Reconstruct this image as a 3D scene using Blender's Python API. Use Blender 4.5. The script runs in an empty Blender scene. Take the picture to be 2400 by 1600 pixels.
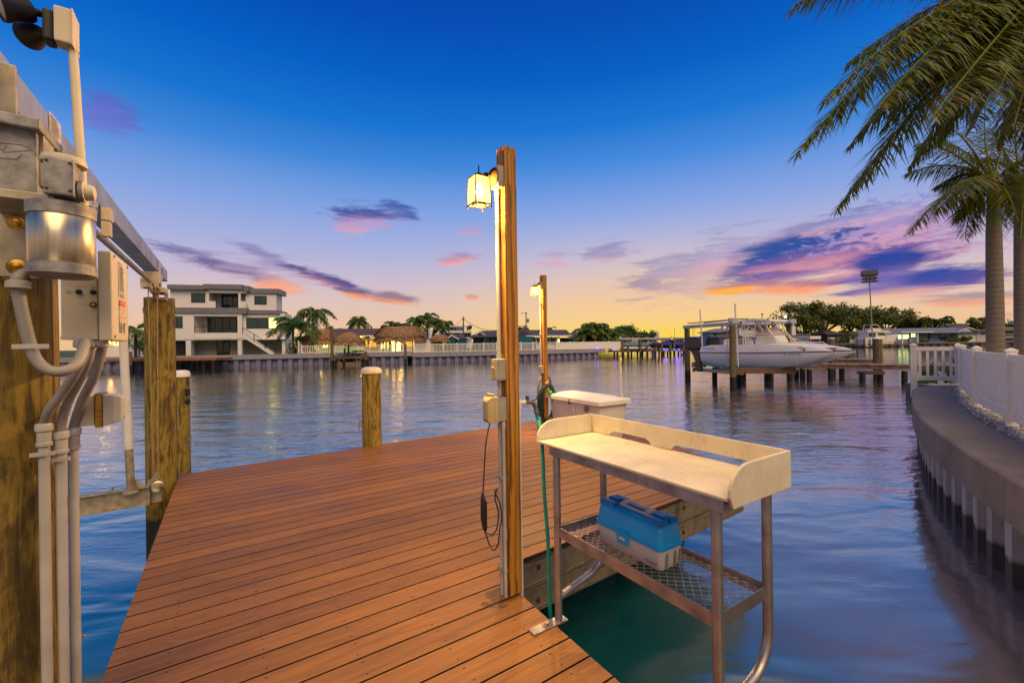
import bpy, bmesh, math, random
from mathutils import Vector, Matrix, noise
R = math.radians
rng = random.Random(7)
scene = bpy.context.scene
COL = scene.collection

# ------------------------------------------------------------------ camera measurements (pixels of the 2400 x 1600 photograph)
F, CZ, ROLL, HOFF = 1010.0, 2.6, 0.0143, 5.0
cR, sR = math.cos(ROLL), math.sin(ROLL)
def unroll(px, py):
    dx, dy = px-1200.0, py-800.0
    return cR*dx - sR*dy, sR*dx + cR*dy - HOFF
def W(px, py, Y):
    a, b = unroll(px, py); return Vector((a/F*Y, Y, CZ - b/F*Y))
def G(px, py, z):
    a, b = unroll(px, py); Y = F*(CZ-z)/b; return Vector((a/F*Y, Y, z))
U = Vector((-.554, .832, 0)).normalized()        # along the dock, away from the camera
V = Vector((U.y, -U.x, 0))                       # across the dock, to the far right
Z = Vector((0, 0, 1))

# ------------------------------------------------------------------ objects
ORG = {}
def tag(o, label=None, cat=None, group=None, kind=None):
    if label: o['label'] = label
    if cat: o['category'] = cat
    if group: o['group'] = group
    if kind: o['kind'] = kind
    return o
def thing(name, label, cat, loc, group=None):
    o = bpy.data.objects.new(name, None); COL.objects.link(o)
    o.empty_display_size = .1
    o.location = loc; ORG[o.name] = Vector(loc)
    return tag(o, label, cat, group)
def kids(o): return [c for c in bpy.data.objects if c.parent == o]
def copy_tree(o, loc=None, rotz=None, scale=None, label=None, parent=None, name=None):
    c = o.copy(); COL.objects.link(c)
    if parent is not None: c.parent = parent
    if loc is not None:
        c.location = loc; ORG[c.name] = Vector(loc)
    if rotz is not None: c.rotation_euler = (0, 0, rotz)
    if scale is not None: c.scale = (scale,)*3 if not hasattr(scale, '__len__') else scale
    if label: c['label'] = label
    for k in kids(o): copy_tree(k, parent=c)
    return c

class MB:
    def __init__(s): s.v = []; s.f = []; s.c = []
    def add(s, vs, fs, col=None):
        b = len(s.v); s.v += [tuple(p) for p in vs]
        s.f += [tuple(b+i for i in f) for f in fs]
        s.c += [col if col is not None else 0.5]*len(fs)
        return s
    def para(s, o, a, b, c, col=None):          # parallelepiped from corner o along a, b, c
        o, a, b, c = Vector(o), Vector(a), Vector(b), Vector(c)
        vs = [o, o+a, o+a+b, o+b, o+c, o+a+c, o+a+b+c, o+b+c]
        return s.add(vs, [(0,3,2,1),(4,5,6,7),(0,1,5,4),(1,2,6,5),(2,3,7,6),(3,0,4,7)], col)
    def box(s, c, size, ax=None, col=None):     # centre, size along axes
        X, Y, Zz = ax if ax else (Vector((1,0,0)), Vector((0,1,0)), Z)
        a, b, d = Vector(X)*size[0], Vector(Y)*size[1], Vector(Zz)*size[2]
        return s.para(Vector(c)-a/2-b/2-d/2, a, b, d, col)
    def prism(s, pts, vec, col=None):
        n = len(pts); vec = Vector(vec); pts = [Vector(p) for p in pts]
        return s.add(pts+[p+vec for p in pts], [tuple(range(n-1,-1,-1)), tuple(range(n,2*n))]+[(i,(i+1)%n,n+(i+1)%n,n+i) for i in range(n)], col)
    def loft(s, rings, cap=True, closed=True, col=None):
        n = len(rings[0]); b = []; vs = [p for r in rings for p in r]; fs = []
        for k in range(len(rings)-1):
            for i in range(n if closed else n-1):
                j = (i+1) % n
                fs.append((k*n+i, k*n+j, (k+1)*n+j, (k+1)*n+i))
        if cap:
            fs.append(tuple(range(n-1,-1,-1))); m = (len(rings)-1)*n; fs.append(tuple(m+i for i in range(n)))
        return s.add(vs, fs, col)
    def tube(s, path, r, n=8, cap=True, col=None):
        path = [Vector(p) for p in path]; m = len(path)
        rr = r if hasattr(r, '__len__') else [r]*m
        up = None; rings = []
        for i, p in enumerate(path):
            t = (path[min(i+1,m-1)]-path[max(i-1,0)]).normalized()
            if up is None:
                up = Vector((0,0,1)) if abs(t.z) < .9 else Vector((1,0,0))
            a = (up - t*up.dot(t)).normalized(); b = t.cross(a); up = a
            rings.append([p + (a*math.cos(2*math.pi*k/n) + b*math.sin(2*math.pi*k/n))*rr[i] for k in range(n)])
        return s.loft(rings, cap, col=col)
    def cyl(s, p0, p1, r0, r1=None, n=16, col=None):
        return s.tube([p0, p1], [r0, r0 if r1 is None else r1], n, col=col)
    def lathe(s, prof, o, axis=Z, n=20, cap=True, col=None):   # prof: (radius, height along axis)
        o, axis = Vector(o), Vector(axis).normalized()
        a = axis.orthogonal().normalized(); b = axis.cross(a)
        return s.loft([[o + axis*h + (a*math.cos(2*math.pi*k/n)+b*math.sin(2*math.pi*k/n))*max(r,1e-4) for k in range(n)] for r, h in prof], cap, col=col)
    def build(s, name, m, parent=None, smooth=False, bevel=0, seg=2, label=None, recalc=True):
        root = parent
        while root is not None and root.parent is not None: root = root.parent
        org = ORG.get(root.name, Vector()) if root else None
        if org is None:
            n = len(s.v); org = Vector((sum(v[0] for v in s.v)/n, sum(v[1] for v in s.v)/n, min(v[2] for v in s.v)))
        me = bpy.data.meshes.new(name)
        me.from_pydata([(v[0]-org.x, v[1]-org.y, v[2]-org.z) for v in s.v], [], s.f)
        if len(set(s.c)) > 1:
            at = me.attributes.new('tone', 'FLOAT', 'FACE')
            at.data.foreach_set('value', s.c)
        if recalc or bevel:
            bm = bmesh.new(); bm.from_mesh(me)
            if recalc: bmesh.ops.recalc_face_normals(bm, faces=bm.faces)
            if bevel:
                es = [e for e in bm.edges if len(e.link_faces) == 2 and e.calc_face_angle(0) > .5]
                bmesh.ops.bevel(bm, geom=es, offset=bevel, segments=seg, profile=.6, affect='EDGES', clamp_overlap=True)
            bm.to_mesh(me); bm.free()
        if smooth:
            me.shade_smooth() if smooth is True else me.set_sharp_from_angle(angle=smooth)
            if smooth is not True: me.polygons.foreach_set('use_smooth', [True]*len(me.polygons))
        o = bpy.data.objects.new(name, me); COL.objects.link(o)
        if m is not None: me.materials.append(m)
        if parent is not None: o.parent = parent
        else: o.location = org; ORG[o.name] = org
        if label: o['label'] = label
        return o
SM = R(40)
def solo(mb, name, m, label, cat, group=None, kind=None, **kw):
    return tag(mb.build(name, m, None, **kw), label, cat, group, kind)
def struct(mb, name, m, kind='structure', **kw):
    return tag(mb.build(name, m, None, **kw), kind=kind)
def bez(p0, p1, p2, n):
    p0, p1, p2 = Vector(p0), Vector(p1), Vector(p2)
    return [p0*(1-t)**2 + p1*2*t*(1-t) + p2*t*t for t in [i/n for i in range(n+1)]]
def smooth_path(pts, k=6):                      # Catmull-Rom
    pts = [Vector(p) for p in pts]; out = []
    for i in range(len(pts)-1):
        a, b, c, d = pts[max(i-1,0)], pts[i], pts[i+1], pts[min(i+2,len(pts)-1)]
        for j in range(k):
            t = j/k
            out.append(.5*((2*b)+(c-a)*t+(2*a-5*b+4*c-d)*t*t+(3*b-a-3*c+d)*t**3))
    return out+[pts[-1]]
def text(body, size, o, xd, yd, m, name, parent, depth=.001, sx=1, align='CENTER', shear=0):
    cu = bpy.data.curves.new(name, 'FONT'); cu.body = body; cu.size = 1; cu.align_x = align; cu.align_y = 'CENTER'
    cu.extrude = 0; cu.shear = shear; cu.resolution_u = 3
    t = bpy.data.objects.new(name, cu); COL.objects.link(t)
    me = bpy.data.meshes.new_from_object(t.evaluated_get(bpy.context.evaluated_depsgraph_get()))
    xd, yd = Vector(xd).normalized(), Vector(yd).normalized(); n = xd.cross(yd); o = Vector(o)
    mb = MB(); mb.add([o + xd*v.co.x*size*sx + yd*v.co.y*size + n*depth for v in me.vertices], [tuple(p.vertices) for p in me.polygons])
    bpy.data.objects.remove(t); bpy.data.curves.remove(cu); bpy.data.meshes.remove(me)
    return mb.build(name, m, parent, recalc=False)

# ------------------------------------------------------------------ materials
def lin(h):
    h = h.lstrip('#'); c = [int(h[i:i+2], 16)/255 for i in (0, 2, 4)]
    return tuple((x/12.92 if x <= .04045 else ((x+.055)/1.055)**2.4) for x in c)
def rgba(c): return (*(lin(c) if isinstance(c, str) else c), 1)
class NT:
    def __init__(s, nt): s.nt = nt
    def n(s, t, **kw):
        nd = s.nt.nodes.new(t)
        for k, v in kw.items(): setattr(nd, k, v)
        return nd
    def put(s, sock, v):
        if isinstance(v, bpy.types.NodeSocket): s.nt.links.new(v, sock)
        elif v is not None: sock.default_value = v
    def math(s, op, a, b=None, c=None, clamp=False):
        nd = s.n('ShaderNodeMath', operation=op, use_clamp=clamp)
        for i, v in enumerate((a, b, c)): s.put(nd.inputs[i], v)
        return nd.outputs[0]
    def mix(s, f, a, b):
        nd = s.n('ShaderNodeMix', data_type='RGBA')
        s.put(nd.inputs[0], f); s.put(nd.inputs[6], a); s.put(nd.inputs[7], b)
        return nd.outputs[2]
    def ramp(s, f, stops, interp='LINEAR'):
        nd = s.n('ShaderNodeValToRGB'); nd.color_ramp.interpolation = interp
        e = nd.color_ramp.elements
        while len(e) > 1: e.remove(e[-1])
        e[0].position, e[0].color = stops[0][0], rgba(stops[0][1])
        for p, c in stops[1:]: x = e.new(p); x.color = rgba(c)
        s.put(nd.inputs[0], f); return nd.outputs[0]
    def maprange(s, v, a, b, c=0., d=1., smooth=False):
        nd = s.n('ShaderNodeMapRange', interpolation_type='SMOOTHSTEP' if smooth else 'LINEAR')
        for i, x in enumerate((v, a, b, c, d)): s.put(nd.inputs[i], x)
        return nd.outputs[0]
    def coords(s, scale=(1,1,1), rot=(0,0,0), kind='Object'):
        tc = s.n('ShaderNodeTexCoord'); mp = s.n('ShaderNodeMapping')
        s.nt.links.new(tc.outputs[kind], mp.inputs[0]); mp.inputs['Scale'].default_value = scale; mp.inputs['Rotation'].default_value = rot
        return mp.outputs[0]
    def noise(s, vec, scale=5, detail=5, rough=.55, dist=0, dims='3D'):
        nd = s.n('ShaderNodeTexNoise', noise_dimensions=dims)
        if vec is not None: s.nt.links.new(vec, nd.inputs['Vector'])
        nd.inputs['Scale'].default_value = scale; nd.inputs['Detail'].default_value = detail
        nd.inputs['Roughness'].default_value = rough; nd.inputs['Distortion'].default_value = dist
        return nd.outputs[0]
def newmat(name):
    m = bpy.data.materials.new(name); m.use_nodes = True
    t = NT(m.node_tree); b = m.node_tree.nodes['Principled BSDF']
    return m, t, b
def bumped(t, b, h, dist=.01, strength=.5):
    bp = t.n('ShaderNodeBump'); bp.inputs['Distance'].default_value = dist; bp.inputs['Strength'].default_value = strength
    t.put(bp.inputs['Height'], h); t.put(b.inputs['Normal'], bp.outputs[0])
def M(name, c, c2=None, rough=.6, metal=0, scale=8, stretch=(1,1,1), rot=(0,0,0), bump=0, detail=5, lo=.35, hi=.65, tone=0, rvar=0, coat=0, spec=.5):
    m, t, b = newmat(name)
    if c2 is None:
        l = lin(c); c2 = tuple(x*.8 for x in l)
    nz = t.noise(t.coords(stretch, rot), scale, detail)
    f = t.maprange(nz, lo, hi)
    col = t.mix(f, rgba(c), rgba(c2))
    if tone:
        at = t.n('ShaderNodeAttribute', attribute_name='tone')
        hs = t.n('ShaderNodeHueSaturation')
        t.put(hs.inputs['Color'], col); t.put(hs.inputs['Value'], t.maprange(at.outputs['Fac'], 0, 1, 1-tone, 1+tone))
        col = hs.outputs[0]
    t.put(b.inputs['Base Color'], col)
    b.inputs['Roughness'].default_value = rough; b.inputs['Metallic'].default_value = metal
    if rvar: t.put(b.inputs['Roughness'], t.maprange(nz, .3, .7, rough-rvar, rough+rvar))
    b.inputs['Coat Weight'].default_value = coat; b.inputs['Specular IOR Level'].default_value = spec
    if bump: bumped(t, b, nz, bump)
    return m
def emis(name, c, strength):
    m, t, b = newmat(name)
    b.inputs['Base Color'].default_value = rgba(c); b.inputs['Emission Color'].default_value = rgba(c)
    b.inputs['Emission Strength'].default_value = strength; return m
def grainwood(name, c1, c2, c3, axis='Z', ring=26, off=(.03,.02,0), rough=.6, long=.12, bump=.002, dirt=None, mixd=.09):
    m, t, b = newmat(name)
    st = {'Z': (1,1,long), 'X': (long,1,1)}[axis]
    tc = t.n('ShaderNodeTexCoord'); mp = t.n('ShaderNodeMapping')
    t.nt.links.new(tc.outputs['Object'], mp.inputs[0]); mp.inputs['Scale'].default_value = st; mp.inputs['Location'].default_value = off
    nz = t.n('ShaderNodeTexNoise'); t.nt.links.new(mp.outputs[0], nz.inputs['Vector']); nz.inputs['Scale'].default_value = 9; nz.inputs['Detail'].default_value = 3
    add = t.n('ShaderNodeMix', data_type='VECTOR'); add.inputs[0].default_value = mixd
    t.nt.links.new(mp.outputs[0], add.inputs[4]); t.nt.links.new(nz.outputs['Color'], add.inputs[5])
    wv = t.n('ShaderNodeTexWave', wave_type='RINGS', rings_direction=axis, wave_profile='SAW')
    t.nt.links.new(add.outputs[1], wv.inputs['Vector']); wv.inputs['Scale'].default_value = ring
    wv.inputs['Distortion'].default_value = 1.2; wv.inputs['Detail'].default_value = 2; wv.inputs['Detail Scale'].default_value = 1.5
    fine = t.noise(t.coords({'Z': (60,60,2.5), 'X': (2.5,60,60)}[axis]), 3, 4)
    col = t.ramp(t.math('ADD', wv.outputs['Fac'], t.math('MULTIPLY', t.math('SUBTRACT', fine, .5), .5)), [(0, c1), (.55, c2), (.9, c3), (1, c1)])
    if dirt:
        dn = t.noise(t.coords((1,1,.5)), 4, 6, .7)
        col = t.mix(t.maprange(dn, .5, .68), col, rgba(dirt))
    ck = t.noise(t.coords({'Z': (16,16,.22), 'X': (.22,16,16)}[axis]), 1.0, 3, .5)
    col = t.mix(t.maprange(t.math('ABSOLUTE', t.math('SUBTRACT', ck, .53)), .012, .004, 0, .8), col, rgba('#1d1208'))
    t.put(b.inputs['Base Color'], col); b.inputs['Roughness'].default_value = rough
    bumped(t, b, fine, bump); return m

mats = {}
def K(name):
    return mats[name]
mats.update(
 post=grainwood('post_pine', '#c08526', '#ab701a', '#613a0a', ring=9, off=(.055,.03,0), long=.05, mixd=.16),
 fascia=grainwood('fascia_pine', '#8a7a62', '#75664f', '#4a4032', axis='X', ring=18, rough=.75, dirt='#4a4438'),
 alu=M('aluminium_tube', '#b9b2ac', '#8f8781', rough=.42, metal=.85, scale=9, bump=.0008, rvar=.1),
 alu_beam=M('aluminium_beam', '#b4b6ba', '#9a9ca2', rough=.5, metal=.6, scale=5, rvar=.08),
 cast=M('cast_aluminium', '#a19c96', '#77736f', rough=.62, metal=.45, scale=30, detail=8, bump=.0015),
 steel=M('brushed_steel', '#d6c8a8', '#b8a684', rough=.3, metal=1, scale=20, stretch=(3,3,.2)),
 galv=M('galvanised', '#b3a78e', '#8b8069', rough=.5, metal=.5, scale=14, bump=.0005),
 brass=M('weathered_bolt', '#b68c3c', '#7d5c22', rough=.4, metal=.9, scale=40),
 pvc=M('grey_pvc', '#b9b3a6', '#a59f92', rough=.5, scale=6),
 pvc_white=M('white_pvc', '#e4e0d8', '#d2cec5', rough=.4, scale=5),
 flex=M('flexible_conduit', '#9b958b', '#827c73', rough=.55, scale=8),
 beige=M('beige_enclosure', '#d8c9a8', '#cbbb99', rough=.5, scale=5),
 greybox=M('grey_electrical_box', '#a29c8e', '#8f897b', rough=.55, scale=12, bump=.0004),
 cover=M('cream_cover', '#c9b27c', '#b59c64', rough=.45, scale=6),
 black=M('black_plastic', '#17161a', '#0e0d10', rough=.45),
 dark=M('dark_bronze', '#241c18', '#15110f', rough=.5, metal=.3),
 white=M('white_gelcoat', '#e4dccb', '#d8d0bf', rough=.3, scale=3, coat=.2),
 vinyl=M('white_vinyl', '#f6eddd', '#ece3d3', rough=.4, scale=4),
 hdpe=M('white_cutting_board', '#dccfae', '#cdbf9d', rough=.45, scale=7, lo=.3, hi=.8),
 hose_teal=M('teal_hose', '#0f9a82', '#0a7f6b', rough=.4),
 hose_dark=M('dark_green_hose', '#1d3a22', '#12281a', rough=.4),
 lime=M('lime_plastic', '#4fc81e', '#3aa812', rough=.4),
 orange=M('orange_plastic', '#d8701a', '#c05a10', rough=.4),
 tackle_blue=M('blue_plastic', '#12a4e2', '#0c96d4', rough=.38, scale=4),
 tackle_grey=M('pale_grey_plastic', '#dcd5c8', '#d0c8bb', rough=.5, scale=5),
 ink=M('dark_ink', '#2b2826', '#1c1a19', rough=.6),
 ink_blue=M('blue_ink', '#1f7fc0', '#1668a6', rough=.5),
 ink_orange=M('orange_ink', '#e2561a', '#d24a10', rough=.5),
 ink_pink=M('pale_orange_ink', '#e9b48e', '#e0a67e', rough=.5),
 sticker=M('pale_sticker', '#d9d2bf', '#cfc7b2', rough=.45),
)
# timber piles: mottled treated wood
def pile_mat(name, a, b_, c, wet=None):
    m, t, b = newmat(name)
    n1 = t.noise(t.coords((1,1,.35)), 7, 6, .65, .8)
    n2 = t.noise(t.coords((14,14,.9)), 2.2, 5, .6, .6)
    col = t.ramp(t.math('ADD', t.math('MULTIPLY', n1, .6), t.math('MULTIPLY', n2, .4)), [(.36, c), (.46, b_), (.54, a), (.66, b_)])
    ck = t.noise(t.coords((11,11,.2)), 1.0, 3, .5)
    col = t.mix(t.maprange(t.math('ABSOLUTE', t.math('SUBTRACT', ck, .5)), .014, .004, 0, .8), col, rgba('#17110a'))
    kn = t.n('ShaderNodeTexVoronoi'); t.nt.links.new(t.coords((1,1,.55)), kn.inputs['Vector']); kn.inputs['Scale'].default_value = 3.2
    col = t.mix(t.maprange(kn.outputs['Distance'], .13, .05, 0, .75), col, rgba('#2a1c0c'))
    if wet is not None:
        g = t.n('ShaderNodeNewGeometry'); sp = t.n('ShaderNodeSeparateXYZ'); t.nt.links.new(g.outputs['Position'], sp.inputs[0])
        col = t.mix(t.maprange(t.math('ADD', sp.outputs[2], t.math('MULTIPLY', n1, .1)), wet, wet+.06), rgba('#14120d'), col)
    t.put(b.inputs['Base Color'], col); b.inputs['Roughness'].default_value = .75
    bumped(t, b, n2, .012, .6); return m
mats['pile'] = pile_mat('treated_pile', '#9a8030', '#665318', '#2c2408', wet=.62)
mats['pile_near'] = pile_mat('old_dark_pile', '#8a7026', '#4f4014', '#1d1806')
mats['pile_far'] = pile_mat('weathered_pile', '#7d6c4a', '#5c4e34', '#332a1b', wet=.75)

def deck_mat():
    m, t, b = newmat('composite_deck')
    ang = math.atan2(V.y, V.x)
    vec = t.coords((1,1,1), (0,0,-ang))
    mp = t.n('ShaderNodeMapping'); t.nt.links.new(vec, mp.inputs[0]); mp.inputs['Scale'].default_value = (2.2,45,45)
    at = t.n('ShaderNodeAttribute', attribute_name='tone')
    cb = t.n('ShaderNodeCombineXYZ'); t.put(cb.inputs[0], t.math('MULTIPLY', at.outputs['Fac'], 37.)); t.put(cb.inputs[2], t.math('MULTIPLY', at.outputs['Fac'], 90.))
    ad = t.n('ShaderNodeVectorMath', operation='ADD'); t.nt.links.new(mp.outputs[0], ad.inputs[0]); t.nt.links.new(cb.outputs[0], ad.inputs[1])
    g = t.noise(ad.outputs[0], 1.0, 5, .6, .9)
    big = t.noise(t.coords((.7,1.6,1), (0,0,-ang)), 1.6, 5, .6)
    st1 = t.noise(t.coords((1,1.4,1), (0,0,-ang)), 4.5, 6, .7); st2 = t.noise(t.coords((1.2,14,1), (0,0,-ang)), 2.6, 4, .6)
    col = t.ramp(g, [(.15, '#6a430a'), (.45, '#86540d'), (.6, '#965f14'), (.9, '#734809')])
    col = t.mix(t.maprange(st2, .62, .75, 0, .4), col, rgba('#b98550')); col = t.mix(t.maprange(st1, .62, .74, 0, .45), col, rgba('#4a2c10'))
    hs = t.n('ShaderNodeHueSaturation'); t.put(hs.inputs['Color'], col)
    t.put(hs.inputs['Value'], t.math('ADD', t.math('MULTIPLY', t.maprange(at.outputs['Fac'], 0, 1, .8, 1.16), t.maprange(at.outputs['Fac'], -.5, 0, .12, 1)), t.maprange(big, .3, .7, -.14, .14)))
    hs.inputs['Saturation'].default_value = 1.0
    hs.inputs['Saturation'].default_value = .95
    t.put(b.inputs['Base Color'], hs.outputs[0])
    t.put(b.inputs['Roughness'], t.maprange(big, .3, .7, .5, .68)); bumped(t, b, g, .0025, .5)
    return m
mats['deck'] = deck_mat()

def leaf_mat(name, a, b_, dry=None, trans=.25, rough=.45):
    m, t, b = newmat(name)
    at = t.n('ShaderNodeAttribute', attribute_name='tone')
    st = [(0, b_), (.6, a)]
    if dry: st += [(.8, a), (.95, dry)]
    col = t.ramp(at.outputs['Fac'], st)
    t.put(b.inputs['Base Color'], col); b.inputs['Roughness'].default_value = rough
    tr = t.n('ShaderNodeBsdfTranslucent'); t.put(tr.inputs[0], col)
    mx = t.n('ShaderNodeMixShader'); mx.inputs[0].default_value = trans
    out = t.nt.nodes['Material Output']
    t.nt.links.new(b.outputs[0], mx.inputs[1]); t.nt.links.new(tr.outputs[0], mx.inputs[2]); t.nt.links.new(mx.outputs[0], out.inputs[0])
    return m
mats['frond'] = leaf_mat('palm_frond', '#7d8a22', '#3c4a12', '#96702e', .4)
mats['frond_far'] = leaf_mat('far_palm_frond', '#5f8434', '#33521d', '#8a7c3c', .4)
mats['oak'] = leaf_mat('oak_leaf', '#7a8434', '#3c461c', '#a88836', .5)
mats['shrub'] = leaf_mat('shrub_leaf', '#527a2f', '#2a481a', None, .4)
mats['bark'] = M('bark', '#5e5140', '#3b3227', rough=.85, scale=6, bump=.02)
def palm_trunk_mat():
    m, t, b = newmat('royal_palm_trunk')
    wv = t.n('ShaderNodeTexWave', bands_direction='Z'); t.nt.links.new(t.coords(), wv.inputs['Vector'])
    wv.inputs['Scale'].default_value = 2.6; wv.inputs['Distortion'].default_value = 2.2; wv.inputs['Detail'].default_value = 4; wv.inputs['Detail Scale'].default_value = 2.5
    n = t.noise(t.coords(), 14, 6)
    f = t.math('ADD', t.math('MULTIPLY', wv.outputs['Fac'], .6), t.math('MULTIPLY', n, .5))
    t.put(b.inputs['Base Color'], t.ramp(f, [(.25, '#6a6053'), (.55, '#86796a'), (.8, '#756959')])); b.inputs['Roughness'].default_value = .8
    bumped(t, b, f, .015, .5); return m
mats['royal'] = palm_trunk_mat()
mats['shaft'] = M('crownshaft', '#6a7a30', '#54632a', rough=.4, scale=4, stretch=(1,1,.2))
def thatch_mat():
    m, t, b = newmat('palm_thatch')
    n = t.noise(t.coords((6,6,1.2)), 3, 6, .7)
    at = t.n('ShaderNodeAttribute', attribute_name='tone')
    c = t.ramp(n, [(.3, '#50382a'), (.5, '#93704f'), (.7, '#b08a64')])
    hs = t.n('ShaderNodeHueSaturation'); t.put(hs.inputs['Color'], c); t.put(hs.inputs['Value'], t.maprange(at.outputs['Fac'], 0, 1, .55, 1.35))
    t.put(b.inputs['Base Color'], hs.outputs[0]); b.inputs['Roughness'].default_value = .9; bumped(t, b, n, .06, .8); return m
mats['thatch'] = thatch_mat()
def concrete(name, a, b_, bump=.004):
    m, t, b = newmat(name)
    n1 = t.noise(t.coords(), 1.3, 7, .65); n2 = t.noise(t.coords(), 60, 4)
    n3 = t.noise(t.coords((3,3,.4)), 2.5, 5, .6)
    col = t.mix(t.maprange(n1, .3, .7), rgba(a), rgba(b_))
    col = t.mix(t.math('MULTIPLY', t.maprange(n3, .52, .75), .45), col, rgba('#3f372e'))
    t.put(b.inputs['Base Color'], col); b.inputs['Roughness'].default_value = .8
    bumped(t, b, t.math('ADD', n2, n1), bump, .6); return m
def board_mat():
    m, t, b = newmat('knife_scarred_board')
    n1 = t.noise(t.coords(), 5, 6, .65); 
    sc = t.noise(t.coords((40,3,3), (0,0,.9)), 2.0, 3, .5); sc2 = t.noise(t.coords((36,2.4,3), (0,0,-.35)), 2.3, 3, .5)
    col = t.mix(t.maprange(n1, .35, .7), rgba('#ded1b0'), rgba('#cbbd9a'))
    f = t.math('MAXIMUM', t.maprange(t.math('ABSOLUTE', t.math('SUBTRACT', sc, .5)), .012, .003), t.maprange(t.math('ABSOLUTE', t.math('SUBTRACT', sc2, .52)), .01, .003))
    col = t.mix(t.math('MULTIPLY', f, t.maprange(n1, .42, .62, 0, .5)), col, rgba('#8d7c5c'))
    col = t.mix(t.maprange(t.noise(t.coords(), 2.2, 5, .7), .6, .78, 0, .22), col, rgba('#9a8460'))
    t.put(b.inputs['Base Color'], col); b.inputs['Roughness'].default_value = .5; bumped(t, b, n1, .002); return m
mats['hdpe'] = board_mat()
mats['concrete'] = concrete('seawall_concrete', '#8b8076', '#71675d')
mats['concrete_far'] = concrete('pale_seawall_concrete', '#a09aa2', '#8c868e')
mats['sheet'] = concrete('sheet_pile_vinyl', '#b2b0b2', '#949192', .001)
def tide(m, z=.34):
    t = NT(m.node_tree); b = m.node_tree.nodes['Principled BSDF']; lk = b.inputs['Base Color'].links[0].from_socket
    g = t.n('ShaderNodeNewGeometry'); sp = t.n('ShaderNodeSeparateXYZ'); t.nt.links.new(g.outputs['Position'], sp.inputs[0])
    nn = t.noise(t.coords((3,3,1)), 3, 6, .7)
    f = t.maprange(t.math('ADD', sp.outputs[2], t.math('MULTIPLY', nn, -.16)), z-.10, z-.16)
    t.put(b.inputs['Base Color'], t.mix(t.math('MULTIPLY', f, .9), lk, rgba('#262419')))
tide(mats['sheet'])
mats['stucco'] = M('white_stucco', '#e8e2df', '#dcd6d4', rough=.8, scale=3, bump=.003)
mats['stucco_cream'] = M('cream_stucco', '#cbbfb2', '#bfb3a6', rough=.8, scale=3)  # duller cream stucco, shared by several houses
mats['roof_grey'] = M('grey_fascia_metal', '#77767a', '#6b6a6e', rough=.5, scale=2)
mats['shingle'] = M('dark_shingles', '#4b4a55', '#3c3b45', rough=.85, scale=10)
mats['shingle_brown'] = M('brown_shingles', '#5d4a48', '#4a3a39', rough=.85, scale=10)
mats['glass'] = M('window_glass', '#1a4446', '#123436', rough=.06, scale=1, spec=.8)
mats['winframe'] = M('dark_window_frame', '#241d22', '#191418', rough=.5)
mats['teal_wall'] = M('teal_siding', '#1f6e80', '#195c6c', rough=.7, scale=3)
mats['green_wall'] = M('pale_green_stucco', '#a6cda0', '#98c092', rough=.8, scale=2)
mats['blue_wall'] = M('pale_blue_siding', '#7fa5c4', '#7196b6', rough=.7, scale=2)
mats['bluegrey_wall'] = M('blue_grey_siding', '#8a9bb4', '#7b8ca6', rough=.75, scale=2)
mats['wood_dock'] = M('weathered_dock_wood', '#82664e', '#5e4937', rough=.8, scale=3, stretch=(1,6,6), bump=.004)
mats['warm_win'] = emis('warm_lit_window', '#ffb02c', 3.4)
mats['warm_bright'] = emis('bright_lit_window', '#ffca5a', 9.)
mats['lime_win'] = emis('greenish_lit_window', '#dce06a', 4.)
mats['amber_win'] = emis('dim_amber_window', '#d8921e', 1.6)
mats['green_win'] = emis('green_white_window', '#d4f09a', 2.2)
mats['blue_led'] = emis('blue_dock_light', '#2a3cff', 14.)
mats['porch'] = emis('porch_light', '#ffb840', 30.)
# ------------------------------------------------------------------ camera
cam = bpy.data.cameras.new('camera'); co = bpy.data.objects.new('camera', cam); COL.objects.link(co)
co.location = (0, 0, CZ)
co.matrix_world = Matrix.Translation((0,0,CZ)) @ Matrix.Rotation(R(90), 4, 'X') @ Matrix.Rotation(-ROLL, 4, 'Z')
cam.sensor_width = 36; cam.lens = 36*F/2400; cam.shift_y = HOFF/2400
cam.clip_start = .05; cam.clip_end = 4000
scene.camera = co
scene.view_settings.view_transform = 'Standard'; scene.view_settings.look = 'None'
scene.view_settings.exposure = 0; scene.view_settings.gamma = 1
try:
    scene.cycles.use_denoising = True; scene.cycles.denoiser = 'OPENIMAGEDENOISE'
except Exception: pass
scene.cycles.max_bounces = 8; scene.cycles.diffuse_bounces = 3; scene.cycles.glossy_bounces = 4
scene.cycles.transparent_max_bounces = 16; scene.cycles.caustics_reflective = False; scene.cycles.caustics_refractive = False
scene.cycles.sample_clamp_direct = 18; scene.cycles.sample_clamp_indirect = 5; scene.cycles.blur_glossy = .5

# ------------------------------------------------------------------ dusk sky
wd = bpy.data.worlds.new('World'); scene.world = wd; wd.use_nodes = True
wt = NT(wd.node_tree)
bg = wd.node_tree.nodes['Background']
tc = wt.n('ShaderNodeTexCoord'); sp = wt.n('ShaderNodeSeparateXYZ'); wd.node_tree.links.new(tc.outputs['Generated'], sp.inputs[0])
X_, Y_, Z_ = sp.outputs
hyp = wt.math('SQRT', wt.math('ADD', wt.math('MULTIPLY', X_, X_), wt.math('MULTIPLY', Y_, Y_)))
T = wt.math('DIVIDE', Z_, wt.math('MAXIMUM', hyp, 1e-4))          # tangent of the elevation
A = wt.math('ARCTAN2', X_, Y_)                                    # azimuth, 0 straight ahead
EL = wt.math('MULTIPLY', wt.math('ARCTANGENT', T), 2/math.pi)      # 0 horizon .. 1 zenith
def skyramp(st): return wt.ramp(EL, [(e/90, c) for e, c in st])
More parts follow.
